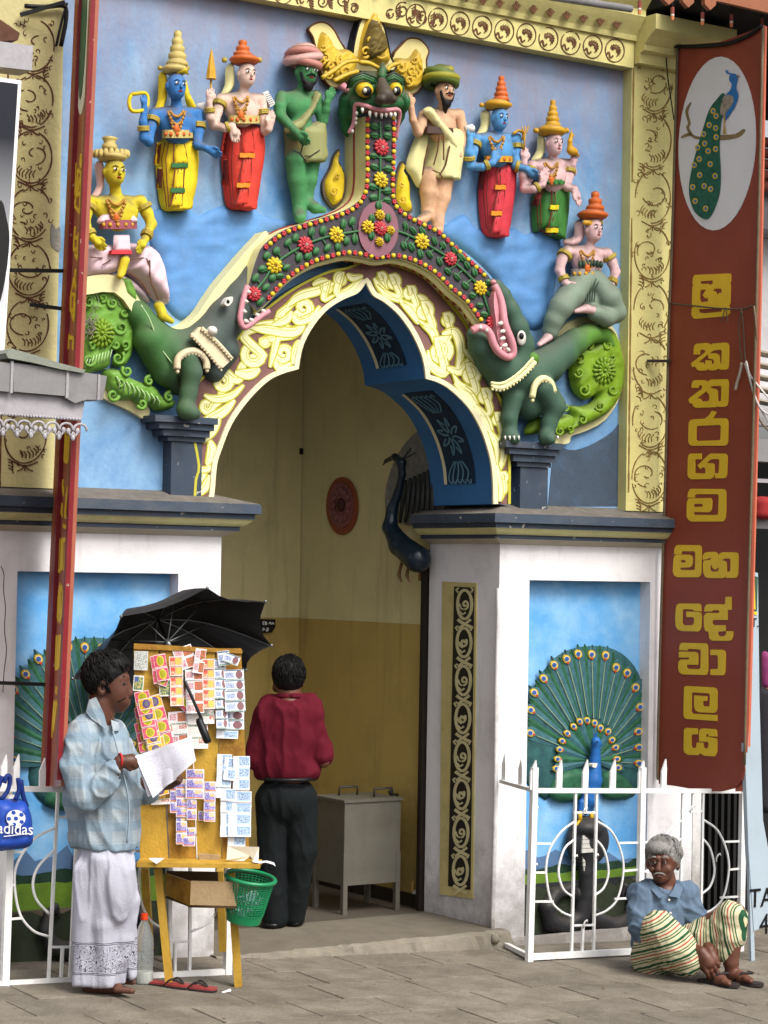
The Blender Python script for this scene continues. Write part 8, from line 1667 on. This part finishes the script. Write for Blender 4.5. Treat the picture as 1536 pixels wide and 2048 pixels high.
# ------------------------------------------------------------------ seated old man
pf = atG(1432,1968); DO = depth(pf)+.06; O = lambda x, y, d=0.0: camp(x, y, DO+d); u = DO/F
old = thing('person', 'grey haired old man in blue shirt and striped sarong sitting on the paving', 'person', atG(1320,1935))
S = SDF(.012)
S.ell(O(1328,1713,.22), (31*u,34*u,35*u), ME); S.ell(O(1324,1734,.20), (24*u,27*u,31*u), ME); S.ell(O(1321,1754,.18), (15*u,18*u,13*u), ME)
S.chain([O(1319,1722,.118), O(1316,1738,.108)], [4*u,5.5*u], .006); S.ell(O(1316,1740,.112), (7*u,6*u,4.6*u), ME, .006)
S.ell(O(1304,1738,.145), (7*u,8*u,8*u), ME); S.ell(O(1336,1738,.145), (7*u,8*u,8*u), ME); S.chain([O(1300,1718,.135), O(1316,1716,.118), O(1334,1718,.13)], [4*u,5*u,4*u], .01)
S.ell(O(1307,1724,.118), (6*u,6*u,4.5*u), ME, .006, '-'); S.ell(O(1329,1724,.115), (6*u,6*u,4.5*u), ME, .006, '-')
S.ell(O(1296,1727,.24), (5*u,7*u,12*u), ME, .006); S.ell(O(1355,1730,.24), (5*u,7*u,12*u), ME, .006); S.ell(O(1318,1750,.118), (9*u,5*u,3*u), ME, .005)
S.chain([O(1330,1752,.24), O(1334,1785,.26)], [20*u,24*u]); S.chain([O(1330,1800,.26), O(1325,1895,.3)], [40*u,44*u])
S.chain([O(1282,1795,.22), O(1290,1865,.14), O(1350,1880,.06), O(1404,1904,-.10)], [22*u,17*u,14*u,10*u]); S.chain([O(1375,1795,.24), O(1402,1862,.2), O(1420,1900,.02)], [22*u,17*u,11*u])
grip(S, O(1404,1904,-.10), O(1430,1942,-.135)-O(1404,1904,-.10), CF*.8-CR*.2, u, .6, 1.6, 1.25); grip(S, O(1418,1900,.02), O(1430,1925,-.03)-O(1418,1900,.02), CF*.8-CR*.3, u, .8, 1.4)
S.chain([O(1310,1905,.22), O(1322,1852,-.02), O(1420,1935,-.06), O(1428,1952,-.06)], [36*u,26*u,15*u,13*u]); S.chain([O(1345,1905,.26), O(1466,1830,.05), O(1462,1925,.03), O(1464,1945,.03)], [36*u,26*u,15*u,13*u])
for x, y, d, dx in ((1430,1953,-.06,18),(1466,1948,.03,26)):
    S.chain([O(x-2,y,d), O(x+dx*.6,y+6,d-.04), O(x+dx,y+10,d-.07)], [14*u,12*u,9*u])
    for i in range(5): a = O(x+dx-2+i*1.5,y+10-i*.8,d-.085+.022*i); S.cone(a, a+(CR*8-CF*8+CD*2)*u*(1.25-.1*i), (6,4.6,4.2,4,3.8)[i]*u, (5,4,3.6,3.4,3.2)[i]*u, .005)
S.mesh('body', .0058, kOld, old)
hairmesh('hair', [(O(1328,1707,.23), (36*u,38*u,36*u)), (O(1318,1696,.17), (26*u,22*u,15*u))], [(O(1320,1745,.10), (36*u,44*u,37*u)), (O(1328,1765,.22), (60*u,60*u,32*u))], mGreyH, old, .0058, .004, 34, 6); strands(old, O(1328,1706,.225), (37*u,38*u,37*u), 460, mGreyH, lambda x, y, z: z > .18+.25*(y < -.3)*(abs(x) < .75) or (y > .0 and z > -.5), (-.35,-.2,-.7), 5)
for x, d in ((1308,.112),(1329,.108)):
    MB().ball(O(x,1725,d+.006), (5*u,3*u,2.8*u), 8, 5, ME).build('eye', mEW, old, True); MB().ball(O(x-1,1725,d-.002), 2.3*u, 6, 5).build('iris', mIr, old, True)
    MB().tube([O(x-7,1724,d+.004), O(x,1720.5,d-.004), O(x+7,1724,d+.004)], 1.3*u, 5).build('eyelid', kOld, old, True); MB().tube([O(x-8,1716,d-.0), O(x,1713,d-.008), O(x+8,1717,d+.002)], [1*u,2*u,1*u], 5).build('eyebrow', mGreyH, old, True)
MB().tube([O(1305,1751,.116), O(1311,1747,.104), O(1317,1746,.10), O(1324,1747,.102), O(1332,1751,.116)], [.8*u,2*u,1.6*u,2*u,.8*u], 6).build('moustache', mGreyH, old, True); MB().ball(O(1318,1752.5,.107), (8*u,3*u,1.8*u), 8, 5, ME).build('lips', mLipP, old, True)
mBl = clothm('shirt_faded_blue', (104,124,146), .72); S = SDF(.03)
S.chain([O(1300,1784,.22), O(1366,1786,.25)], [24*u,24*u]); S.ell(O(1325,1825,.24), (52*u,42*u,52*u), ME); S.ell(O(1325,1878,.26), (58*u,50*u,50*u), ME); S.chain([O(1305,1890,.3), O(1300,1925,.32)], [40*u,34*u])
S.chain([O(1284,1792,.21), O(1284,1850,.14), O(1300,1872,.10)], [30*u,27*u,25*u], .02); S.chain([O(1300,1872,.10), O(1342,1880,.06)], [24*u,19*u], .015); S.chain([O(1372,1794,.24), O(1398,1855,.19), O(1404,1872,.14)], [28*u,23*u,19*u], .02)
S.ell(O(1330,1752,.2), (25*u,34*u,26*u), ME, .006, '-'); folds(S.mesh('shirt', .0078, mBl, old, disp=wrinkle(.006, 10, 7, (1,1,.7), .003)), .014, (11,11,7), 4, .6)
for sgn_, L_ in ((-1, [(1301,1760,.16),(1296,1772,.15),(1318,1796,.10),(1331,1790,.11),(1318,1776,.13)]), (1, [(1352,1766,.2),(1366,1776,.18),(1360,1796,.12),(1338,1792,.11),(1346,1780,.14)])):
    pts = [O(*q_) for q_ in L_]; n = len(pts); MB().add(pts+[p+CF*.01 for p in pts], [tuple(range(n-1,-1,-1)),tuple(range(n,2*n))]+[(i,(i+1)%n,n+(i+1)%n,n+i) for i in range(n)]).build('collar', mBl, old)
for x, y, d in ((1338,1800,.105),(1341,1826,.095),(1344,1850,.085)): MB().ball(O(x,y,d), (2.6*u,1.5*u,2.6*u), 7, 4, ME).build('button', mTooth, old, True)
def stripes():
    m = clothm('sarong_striped', (214,204,168), .74); t = m.node_tree; L = t.links.new; b = t.nodes['Principled BSDF']; a = N(t, 'ShaderNodeAttribute', attribute_name='t'); fr_ = N(t, 'ShaderNodeMath', operation='FRACT'); L(a.outputs['Fac'], fr_.inputs[0]); r = N(t, 'ShaderNodeValToRGB'); r.color_ramp.interpolation = 'CONSTANT'; E = r.color_ramp.elements
    cols = [(0,(230,220,182)),(.12,(46,96,66)),(.26,(228,216,176)),(.34,(46,96,66)),(.40,(230,222,186)),(.52,(190,84,66)),(.60,(232,222,186)),(.72,(52,100,70)),(.78,(226,214,170)),(.86,(60,110,78)),(.93,(230,222,186))]
    while len(E) < len(cols): E.new(.5)
    for e, (p_, c) in zip(E, cols): e.position = p_; e.color = rgb(*c, .68)
    L(fr_.outputs[0], r.inputs['Fac']); L(r.outputs['Color'], b.inputs['Base Color']); return m
mSt = stripes()
def legcloth(axis, prims, cut, seed, per):
    S = SDF(.02); [S.chain(p_, r_) for p_, r_ in prims]
    for c in cut: S.cone(*c, op='-')
    A = [np.array(a) for a in axis]
    def at_(V):
        dv = (A[1]-A[0])/np.linalg.norm(A[1]-A[0]); par = (V-A[0])@dv
        w = np.sin(V[:,0]*23+V[:,2]*17)*.006; return (par+w)/per
    return folds(S.mesh('sarong', .0078, mSt, old, disp=wrinkle(.006, 11, seed, (1,1,.8), .003), attr=at_), .008, (10,10,10), seed)
k1, k2 = O(1318,1853,-.02), O(1470,1826,.05)
legcloth([O(1318,1845,.02), O(1372,1962,-.02)], [([O(1305,1915,.2), O(1318,1866,.02)], [44*u,33*u]), ([O(1318,1856,-.02), O(1350,1890,-.03), O(1382,1920,-.05)], [34*u,36*u,30*u]), ([O(1345,1915,.06), O(1370,1932,.0)], [30*u,20*u])], [(O(1392,1928,-.05), O(1440,1960,-.06), 16*u, 26*u, .006)], 11, .092)
legcloth([O(1372,1870,.22), O(1475,1872,.05)], [([O(1350,1900,.24), O(1410,1872,.14), O(1466,1838,.05)], [40*u,36*u,30*u]), ([O(1462,1832,.05), O(1462,1870,.04), O(1448,1904,.05)], [31*u,27*u,21*u]), ([O(1400,1895,.12), O(1440,1902,.08)], [26*u,18*u])], [(O(1464,1925,.03), O(1464,1890,.03), 15*u, 10*u, .006)], 12, .088)
mSd = mat('sandal_dark', (52,44,42), .8, .7)
for x, y, dx, d in ((1436,1963,22,-.075),(1484,1958,24,.0)):
    c = O(x,y,d); fd = (CR*.75-CF*.66); fd.z = 0; fd.normalize(); sd = Vector((-fd.y, fd.x, 0)); sl = lambda a, b: c+fd*a+sd*b+Vector((0,0,.004))
    z0 = gz(c.x, c.y)-c.z; pl_ = plate('sandal_sole', cr([(-.12,0),(-.1,.036),(0,.036),(.08,.048),(.125,.02),(.125,-.02),(.08,-.046),(0,-.036),(-.1,-.036)],3,True), lambda a, b: sl(a,b)+Vector((0,0,z0+.014)), (0,0,-.016), mSd, old)
    MB().tube([sl(*q_)+Vector((0,0,z0+h)) for q_, h in (((-.02,.042),.015),((.02,.036),.06),((.06,.01),.062),((.02,-.036),.06),((-.02,-.042),.015))], .008, 6).build('sandal_strap', mSd, old, True)
# ================================================================== pier panel, passage fittings
mPanB = mat('panel_black', (34,30,28), .8, .5, .1, 10); mPanC = mat('panel_cream', (206,196,150), .85, .6, .1, 14); mFr = mat('panel_frame_ochre', (206,192,130), .82, .65, .1, 8, dirt=.5, dcol=(140,110,60), ds=6)
pxp = lambda o: (lambda a, b: atX(a, b, XR-o))
pnl = plate('scroll_panel', [(884,1163),(953,1166),(945,1797),(879,1789)], pxp(.008), (.008,0,0), mFr, gate); plate('panel_field', [(908,1173),(948,1175),(940,1780),(896,1772)], pxp(.012), (.004,0,0), mPanB, pnl)
mb = MB(); n_r = 0
for k in range(8):
    y = 1209+76*k; x = 929-.0155*(y-1209)*1.05; s = 1 if k % 2 == 0 else -1
    for pts, w in (([(x+15*math.cos(a)*.95, y+29*math.sin(a)) for a in np.arange(0,6.5,.35)], 5.5), (spiral(x+s*1, y, 2, 10, 1.2, .5, s, 14, .7), 4), ([(x-14,y+30),(x-6,y+36),(x+2,y+40),(x+13,y+46)], 6), ([(x+12,y+30),(x+3,y+37),(x-12,y+48)], 5), ([(x-13,y-24),(x-17,y-30),(x-12,y-33)], 3.5), ([(x+13,y-24),(x+17,y-31),(x+12,y-33)], 3.5), ([(x-10,y+14),(x-4,y+20),(x+2,y+16)], 3.5), ([(x-11,y-2),(x-7,y+8),(x-2,y+10)], 3)):
        n_r += 1; o_ = .0135+.00025*(n_r % 9); mb.ribbon(pts, w, 0, .002, plane=lambda a, b, o_=o_: atX(a, b, XR-o_))
kind(mb.build('panel_scroll', mPanC, pnl), 'stuff')
xw = lambda o: (lambda a, b: atX(a, b, XW-o)); w3 = lambda a, b, o: atX(a, b, XW-o)
plq = thing('wall_plaque', 'round terracotta rosette plaque high on the passage wall', 'plaque', w3(683,1012,0))
plate('plaque_rim', ellp(683,1012,31,58,28), xw(.012), (.012,0,0), mat('plaque_orange', (158,84,52), .8, .6, .1, 10), plq); plate('plaque_dish', ellp(681,1010,24,46,26), xw(.022), (.01,0,0), mat('plaque_rose', (150,92,92), .8, .6, .25, 26), plq)
for k in range(12): a = k*math.pi/6; MB().ball(w3(681+15*math.cos(a), 1010+29*math.sin(a), .026), (.012,.032,.026), 7, 5).build('plaque_petal', MATS['plaque_rose'], plq, True)
MB().ball(w3(681,1010,.03), (.02,.045,.045), 10, 6).build('plaque_boss', mat('plaque_dark', (84,44,44), .8), plq, True)
mDB = mat('statue_dark_blue', (16,36,52), .8, .3, .2, 14, .1, spec=.5); mTailS = mat('statue_tail_grey', (140,138,132), .9, .7, .3, 30, .4)
pc = thing('peacock_statue', 'dark blue peacock statue with grey tail mounted on the passage wall', 'statue', w3(805,1100,.1)); uw = 1/ppm(w3(800,1000,.1))
plate('tail', cr([(852,858),(820,876),(796,908),(778,950),(770,995),(776,1030),(810,1050),(880,1040),(890,900)],4,True), xw(.05), (.045,0,0), mTailS, pc)
mb = MB()
for i in range(7): mb.tube([w3(812+i*9, 960-i*4, .09), w3(806+i*10, 1000, .10), w3(800+i*11, 1045, .09)], [.012,.016,.010], 6)
kind(mb.build('tail_feathers', mat('statue_feather', (60,62,60), .8, .5, .3, 40), pc, True), 'stuff')
S = SDF(.02); S.chain([w3(790,914,.18), w3(803,925,.18), w3(804,950,.17), w3(796,985,.16), w3(784,1020,.17), w3(780,1055,.18), w3(800,1090,.17), w3(835,1118,.15)], [x*uw for x in (8,9,7,8,11,15,22,27)]); S.chain([w3(788,914,.18), w3(772,922,.18), w3(765,931,.18)], [6*uw,4*uw,1.5*uw], .008); S.mesh('body', .009, mDB, pc)
MB().tube([w3(808,915,.18), w3(818,902,.18), w3(822,896,.18)], .005, 5).build('crest', mDB, pc); MB().tube([w3(810,916,.18), w3(830,906,.18)], .005, 5).build('crest', mDB, pc)
for x in (802, 818): MB().tube([w3(x+4,1118,.16), w3(x-3,1142,.16), w3(x-4,1152,.17), w3(x+1,1164,.19)], [.012,.010,.012,.004], 6).build('leg', mat('statue_leg', (130,96,60), .8), pc, True)
mBr = mat('brass_worn', (150,116,60), .8, .45, .2, 20, metal=.3)
for x, y, nm in ((841,1140,'upper'), (826,1762,'lower')):
    h = thing('door_hinge', '%s brass hinge pin on the inner edge of the right pier' % nm, 'hinge', w3(x, y, .05)); MB().tube([w3(x, y, .06), w3(x-1, y+22, .06)], .012, 8).build('pin', mBr, h); MB().bar(w3(x-1, y+22, .06), w3(x+14, y+22, .01), .022, .022).build('strap', mWhite, h)
# grey steel collection box on legs
mSt_ = mat('steel_grey', (140,136,124), .5, .5, .12, 6, .1, metal=.35, dirt=.5, dcol=(96,88,74), ds=5); f0 = atZ(686,1830,.05); f1 = atZ(797,1826,.05); wx = .40; dy = .34; zb, zt = f0.z+.17, f0.z+.66
bx = thing('steel_box', 'grey sheet steel collection box on legs against the passage wall', 'box', f0)
mb = MB(); mb.box((f0.x+wx/2, f0.y+dy/2, (zb+zt)/2), (wx/2, dy/2, (zt-zb)/2)); mb.build('box_body', mSt_, bx); mb = MB(); mb.box((f0.x+wx/2, f0.y+dy/2, zt+.008), (wx/2+.01, dy/2+.01, .008)); mb.build('lid', mSt_, bx)
for a in (.012, wx-.012):
    for b in (.012, dy-.012): mb = MB(); mb.box((f0.x+a, f0.y+b, f0.z+.085+.09), (.015,.015,.175)); mb.build('leg', mSt_, bx)
mIrD = mat('handle_iron', (60,56,50), .8, .5)
for a, b in ((.12,.25),(.26,.08)):
    c = Vector((f0.x+a, f0.y+b, zt+.016)); MB().tube([c, c+Vector((0,0,.05)), c+Vector((.13,0,.05)), c+Vector((.13,0,0))], .008, 6).build('handle', mIrD, bx, True)
c = w3(795,1590,.0); MB().tube([c, c+Vector((-.05,0,0)), c+Vector((-.055,0,-.04)), c+Vector((-.09,-.03,-.05))], .012, 7).build('pipe', mIrD, bx, True); MB().ball(c+Vector((-.05,0,.02)), .018, 7, 5).build('valve', mIrD, bx, True)
ns = thing('notice_board', 'small black notice with white lettering on the back wall beside the umbrella', 'notice', at(530,1252,YB-.03)); prism('board', [(486,1237),(551,1239),(551,1254),(544,1265),(486,1268)], YB-.03, YB-.01, mBlack, ns)
mb = MB(); [mb.ribbon(cr(L,3), 1.6, YB-.032, .002) for L in ([(527,1250),(526,1244),(531,1244),(530,1250)],[(533,1244),(533,1250)],[(538,1248),(541,1244),(543,1249),(546,1245),(548,1249)],[(526,1262),(527,1256),(530,1260)],[(533,1257),(536,1256),(536,1262),(532,1261),(538,1258)],[(500,1247),(504,1243),(508,1248)],[(512,1244),(516,1249),(519,1244)])]; kind(mb.build('lettering', mWhite, ns), 'stuff')
# ================================================================== text helper and the blue bag
def text(body, size, pos, right, up, nm, m, parent, ext_=.001, sx_=1.0):
    c = bpy.data.curves.new(nm, 'FONT'); c.body = body; c.size = size; c.extrude = ext_; c.align_x = 'CENTER'; c.resolution_u = 3; o = bpy.data.objects.new(nm, c); COL.objects.link(o); bpy.context.view_layer.update()
    me = bpy.data.meshes.new_from_object(o); bpy.data.objects.remove(o); r = Vector(right).normalized()*sx_; u_ = Vector(up).normalized(); n = Vector(right).normalized().cross(u_)
    return obj(nm, [Vector(pos)+r*v.co.x+u_*v.co.y+n*v.co.z for v in me.vertices], [tuple(p.vertices) for p in me.polygons], m, parent)
YBg = -.56; mBag = mat('bag_blue', (28,72,170), .82, .5, .1, 10, .2, 60, spec=.4); mBag2 = mat('bag_blue_dark', (18,44,116), .8, .6, .1, 10)
bag = thing('sports_bag', 'blue drawstring bag with white ball print hung on the left fence', 'bag', at(20,1640,YBg))
pillow('bag_body', cr([(-30,1610),(-6,1592),(18,1598),(38,1596),(50,1612),(57,1640),(59,1676),(50,1694),(20,1700),(-20,1702),(-36,1690)],4,True), YBg, .11, mBag, bag, 5, 24, bumpf=lambda x, y, w: .008*noise.noise((x*.05, y*.05, 1))); 
for L in ([(8,1566),(14,1552),(20,1556),(16,1580),(2,1600)],[(36,1556),(38,1580),(30,1600)],[(42,1560),(46,1590),(54,1614)],[(4,1552),(-4,1575),(-20,1600)]): MB().tube([at(x, y, YBg-.05) for x, y in cr(L,4)], .011, 6).build('strap', mBag2, bag, True)
prism('ball_print', ellp(32,1637,19,17,20), YBg-.124, YBg-.118, mWhite, bag)
for a in range(6): b_ = a*1.256; x, y = (32, 1637) if a == 5 else (32+14*math.cos(b_+.6), 1637+12.5*math.sin(b_+.6)); prism('ball_patch', ellp(x, y, 5, 4.6, 5, .3), YBg-.1255, YBg-.123, mBag, bag)
text('adidas', .075, at(30,1668,YBg-.126), (1,0,-.10), (.02,0,1), 'lettering', mWhite, bag, .002); mb = MB(); mb.ribbon([(8,1673),(56,1667)], 1.6, YBg-.126, .004); mb.build('underline', mWhite, bag)
# ================================================================== neighbour on the left: gutter, fretwork, framed poster, lamp box
YN = -.98; mGal = mat('galvanised_grey', (140,138,138), .8, .55, .12, 6, .1, dirt=.5, dcol=(70,66,64), ds=4); mGalL = mat('pressed_tin', (176,172,176), .8, .5, .15, 7, .12, dirt=.6, dcol=(96,88,88), ds=5)
gt = thing('shop_gutter', 'grey metal gutter with tin fretwork on the eave of the left shop', 'gutter', at(60,800,YN))
for L in ([(-60,716),(25,727),(22,784),(-60,776)],[(27,725),(139,741),(132,792),(27,783)],[(139,740),(214,752),(206,800),(174,799),(150,806),(130,795)]): prism('gutter_section', L, YN, YN+.14, mGal, gt, back=True)
for x, y0, y1 in ((25,722,786),(136,739,796),(199,749,800)): mb = MB(); mb.ribbon([(x,y0),(x-2,y1)], 5, YN-.006, .012); mb.build('gutter_joint', mGalL, gt)
prism('roof_sheet', [(12,706),(22,697),(60,707),(120,726),(172,740),(166,746),(120,738),(60,724),(16,716)], YN-.02, YN+.6, mat('asbestos_sheet', (140,144,132), .8, .8, .12, 8, .3), gt, back=True)
prism('fascia_tin', [(-60,776),(170,798),(164,838),(-60,822)], YN+.03, YN+.06, mGalL, gt, back=True); mb = MB()
for i in range(30): mb.ball(at(-18+i*6.1, 827+i*.42, YN+.025), .008, 5, 4)
for i in range(7):
    x = -22+i*28; y = 838+i*1.7; mb.tube([at(a, b, YN+.03) for a, b in cr([(x,y+14),(x+4,y+4),(x+14,y),(x+24,y+4),(x+28,y+14)],4)], .0065, 5); mb.tube([at(a, b, YN+.03) for a, b in cr([(x-9,y+16),(x-4,y+24),(x,y+16),(x+4,y+24),(x+9,y+16)],4)], .005, 5)
    for dx, dy_ in ((-9,14),(9,14),(0,27)): mb.ball(at(x+dx, y+dy_, YN+.03), (.013,.006,.016), 6, 4)
kind(mb.build('fretwork', mGalL, gt, True), 'stuff')
po = thing('framed_poster', 'dark framed poster with white border at the left edge', 'poster', at(10,700,-.7)); prism('frame', [(-90,142),(43,161),(8,718),(-110,724)], -.70, -.67, mWhite, po, back=True)
def grad():
    m = mat('poster_print', (52,64,84), .8, .35, .2, 3, 0); t = m.node_tree; b = t.nodes['Principled BSDF']; at_ = N(t, 'ShaderNodeTexCoord'); s_ = N(t, 'ShaderNodeSeparateXYZ'); t.links.new(at_.outputs['Generated'], s_.inputs[0]); r = N(t, 'ShaderNodeValToRGB'); e = r.color_ramp.elements; e[0].color = rgb(226,228,232,.85); e[1].color = rgb(28,30,42,.8); e[0].position = .05; e[1].position = .8; t.links.new(s_.outputs['Z'], r.inputs['Fac']); t.links.new(r.outputs['Color'], b.inputs['Base Color']); return m
prism('print', [(-84,152),(36,168),(2,706),(-104,712)], -.706, -.70, grad(), po); prism('print_figure', cr([(-80,460),(-20,440),(2,400),(14,440),(19,480),(10,560),(-10,620),(-80,660)],3,True), -.71, -.706, mBlack, po)
lb_ = thing('lamp_housing', 'grey metal floodlight box at the upper left edge', 'lamp', at(30,120,-.6)); prism('box', [(-30,78),(66,92),(64,141),(-30,130)], -.64, -.5, mGalL, lb_, back=True); prism('hood', [(-30,20),(8,44),(40,66),(36,80),(2,82),(-30,78)], -.62, -.52, mat('rust_brown', (92,60,46), .8, .8, .3, 20), lb_, back=True)
mb = MB(); mb.tube([at(x, y, -.03) for x, y in cr([(50,12),(90,14),(128,12),(132,40),(122,92)],4)], .012, 6); mb.tube([at(x, y, -.03) for x, y in cr([(112,92),(124,40),(134,6)],4)], .007, 5); o = mb.build('cable_tie', mBlack, smooth=True); tag(o, 'black cables knotted over the top of the left pilaster', 'cable'); kind(o, 'stuff')
# ================================================================== eave and lights at top right
ev = thing('eave', 'dark shop eave with toothed timber fascia over the brown sign', 'eave', (2.6,-.5,5.6)); zs = at(1262,20,-.15).z; mSo = mat('soffit_dark', (34,32,34), .8, .8, .2, 6)
mb = MB(); mb.box((3.3,-.15,zs+.07), (1.4,.85,.03)); mb.build('soffit', mSo, ev); mb = MB(); mb.box((3.6,.45,zs-.12), (1.05,.02,.22)); mb.build('back_board', mSo, ev)
mTm = mat('fascia_timber', (156,98,68), .82, .6, .12, 8, .15); prism('fascia', [(1290,-40),(1580,0),(1580,34),(1536,25),(1450,5),(1290,-26)], -1.02, -.99, mTm, ev, back=True)
for x, y in ((1338,10),(1377,15),(1421,20)): prism('fascia_tooth', [(x-12,y-28),(x+12,y-26),(x+11,y-10),(x,y),(x-11,y-12)], -1.03, -1.0, mTm, ev, back=True)
mRb = mat('bulb_red', (150,70,60), .8, .35); mOb = mat('bulb_orange', (226,140,90), .85, .35)
for i, (x, y) in enumerate(((1279,18),(1345,30),(1405,40),(1463,44),(1524,52))):
    b = thing('festoon_lamp', ['unlit red and white festoon lamp nearest the pilaster corner','unlit festoon lamp second from the pilaster above its capital','unlit festoon lamp above the left edge of the brown sign','unlit festoon lamp above the middle of the brown sign','unlit festoon lamp at the outer corner of the brown sign'][i], 'lamp', at(x, y, -.55), 'festoon lamps under the eave'); c = at(x, y, -.55)
    MB().tube([c+Vector((0,0,.045)), c+Vector((0,0,.005))], .011, 8).build('socket', mRb, b); MB().ball(c, .011, 8, 6).build('collar', mTooth, b, True); MB().tube([c-Vector((0,0,.008)), c-Vector((0,0,.03))], [.011,.008], 8).build('bulb', mOb, b); MB().tube([c+Vector((0,0,.045)), c+Vector((0,0,.2))], .003, 4).build('flex', mBlack, b)
mb = MB(); mb.tube([at(820,-24,-.28), at(1000,0-22,-.28), at(1262,18,-.28)], .022, 8); o = mb.build('gutter_pipe', mGal, smooth=True); tag(o, 'dark grey batten running under the top edge of the frieze', 'guttering')  # plain grey gutter pipe above the frieze, gives no light
# ================================================================== shop on the right behind the brown sign
sh = thing('shop', 'dark shop front with ribbed doors, gutter and tiled roof at right edge', 'shop', (3.4,.6,-.1)); mShut = mat('shutter_black', (30,30,30), .75, .6, .2, 8)
zz = lambda y, Y=.6: at(1515, y, Y).z
mb = MB(); mb.box((4.0,.62,1.3), (1.5,.03,1.6)); mb.build('shutter', mShut, sh)
for i in range(16): mb = MB(); mb.box((2.52+i*.055,.57,.6), (.012,.02,.95)); mb.build('shutter_rib', mShut, sh)
mb = MB(); mb.box((2.46,.3,1.1), (.035,.3,1.3)); mb.build('door_jamb', mWhiteD, sh)
mb = MB(); mb.box((4.0,.66,(zz(900)+zz(480))/2+.1), (1.5,.05,(zz(480)-zz(860))/2)); mb.build('upper_wall', mWhite, sh); mb = MB(); mb.box((4.0,.5,(zz(370)+zz(480))/2), (1.5,.2,(zz(370)-zz(470))/2)); mb.build('upper_band', mGal, sh)
mTile = mat('roof_tile_red', (150,84,70), .8, .7, .25, 12, .3)
for i in range(5):
    y = 282+i*22; c = at(1515, y, .45-.06*i); MB().tube([c+Vector((-.4,0,0)), c+Vector((2.2,0,.0))], .035, 8).build('roof_tile', mTile, sh, True)
for i in range(5): y = 716+i*26; c = at(1505+i*6, y, .15-.06*i); MB().bar(c+Vector((-.2,.3,.12)), c+Vector((1.5,-.2,-.12)), .17, .012).build('awning_sheet', mat('awning_beige', (186,176,160), .8, .8, .12, 8), sh)
mb = MB(); mb.box(at(1530,902,-.1)+Vector((.3,0,0)), (.6,.05,.07)); mb.build('gutter', mGal, sh); mb = MB(); mb.box(at(1530,962,-.05)+Vector((.3,0,0)), (.6,.02,.012)); mb.build('pipe', mGalL, sh); mb = MB(); mb.box(at(1530,1048,-.05)+Vector((.3,0,0)), (.6,.03,.03)); mb.build('shelf', mGal, sh)
for x, y, w, h, c, lab in ((1530,1016,40,44,(150,40,40),'red and cream printed cloth folded under the shop awning'),(1531,1340,12,70,(140,60,110),'magenta garment edge hanging in the dark shop'),(1534,1385,10,40,(214,120,60),'orange garment edge hanging in the dark shop'),(1530,1500,34,230,(36,34,40),'black garment hanging at the right edge of the frame')):
    o = pillow('garment', cr([(x-w/2,y-h/2),(x+w/2,y-h/2+3),(x+w/2+2,y),(x+w/2-2,y+h/2),(x-w/2+1,y+h/2-3),(x-w/2-1,y)],3,True), -.12, .04, mat('cloth_%d' % y, c, .8, .8, .2, 9, .3), None, 6, 8); tag(o, lab, 'garment')
# white board standing by the shop with black lettering
ab = atG(1503,1922); bo_ = thing('standing_board', 'white standing board with black letters at the right edge', 'signboard', ab); yb_ = ab.y; mBd = mat('board_white_blue', (186,202,214), .7, .5, .05, 6, .08, dirt=.25)
prism('board', [(1499,1141),(1516,1146),(1519,1400),(1526,1640),(1548,1760),(1552,1846),(1508,1862),(1497,1700),(1490,1500)], yb_, yb_+.03, mBd, bo_, back=True); prism('green_panel', [(1501,1150),(1516,1154),(1514,1222),(1501,1220)], yb_-.005, yb_, mat('panel_green', (60,92,66), .8), bo_); prism('yellow_band', [(1501,1222),(1514,1224),(1514,1230),(1501,1228)], yb_-.005, yb_, mLet, bo_); prism('yellow_spike', [(1506,1218),(1511,1219),(1509,1158)], yb_-.009, yb_-.005, mLet, bo_)
for a, b in (((1497,1690),(1503,1921)), ((1503,1860),(1505,1921))): MB().bar(at(a[0], a[1], yb_+.015), at(b[0], b[1], yb_+.015), .02, .02).build('leg', mBd, bo_)
text('T.', .075, at(1510,1254,yb_-.004), (1,0,0), (.02,0,1), 'lettering', mInk, bo_); text('TAI', .155, at(1527,1813,yb_-.004), (1,0,0), (.02,0,1), 'lettering', mInk, bo_, .002, .95); text('4I', .17, at(1533,1868-.0,yb_-.004), (1,0,0), (.02,0,1), 'lettering', mInk, bo_, .002, .9)
# bundled cables beside the sign
mWc = mat('cable_white', (206,200,194), .84, .6); cb_ = thing('cable_bundle', 'loose pale cables sagging from the brown sign to the right', 'cable', atX(1494,725,XS))
for k, L in enumerate(([(1492,722),(1500,750),(1515,770),(1540,800)],[(1493,724),(1503,770),(1520,815),(1545,835)],[(1490,726),(1500,760),(1512,800),(1540,850)],[(1508,612),(1513,670),(1512,700),(1505,730),(1505,790),(1520,840),(1545,870)])): MB().tube([atX(x, y, XS-.03+.05*i/12) for i, (x, y) in enumerate(cr(L,4))], .006, 5).build('cable', mWc if k < 3 else mPole, cb_, True)
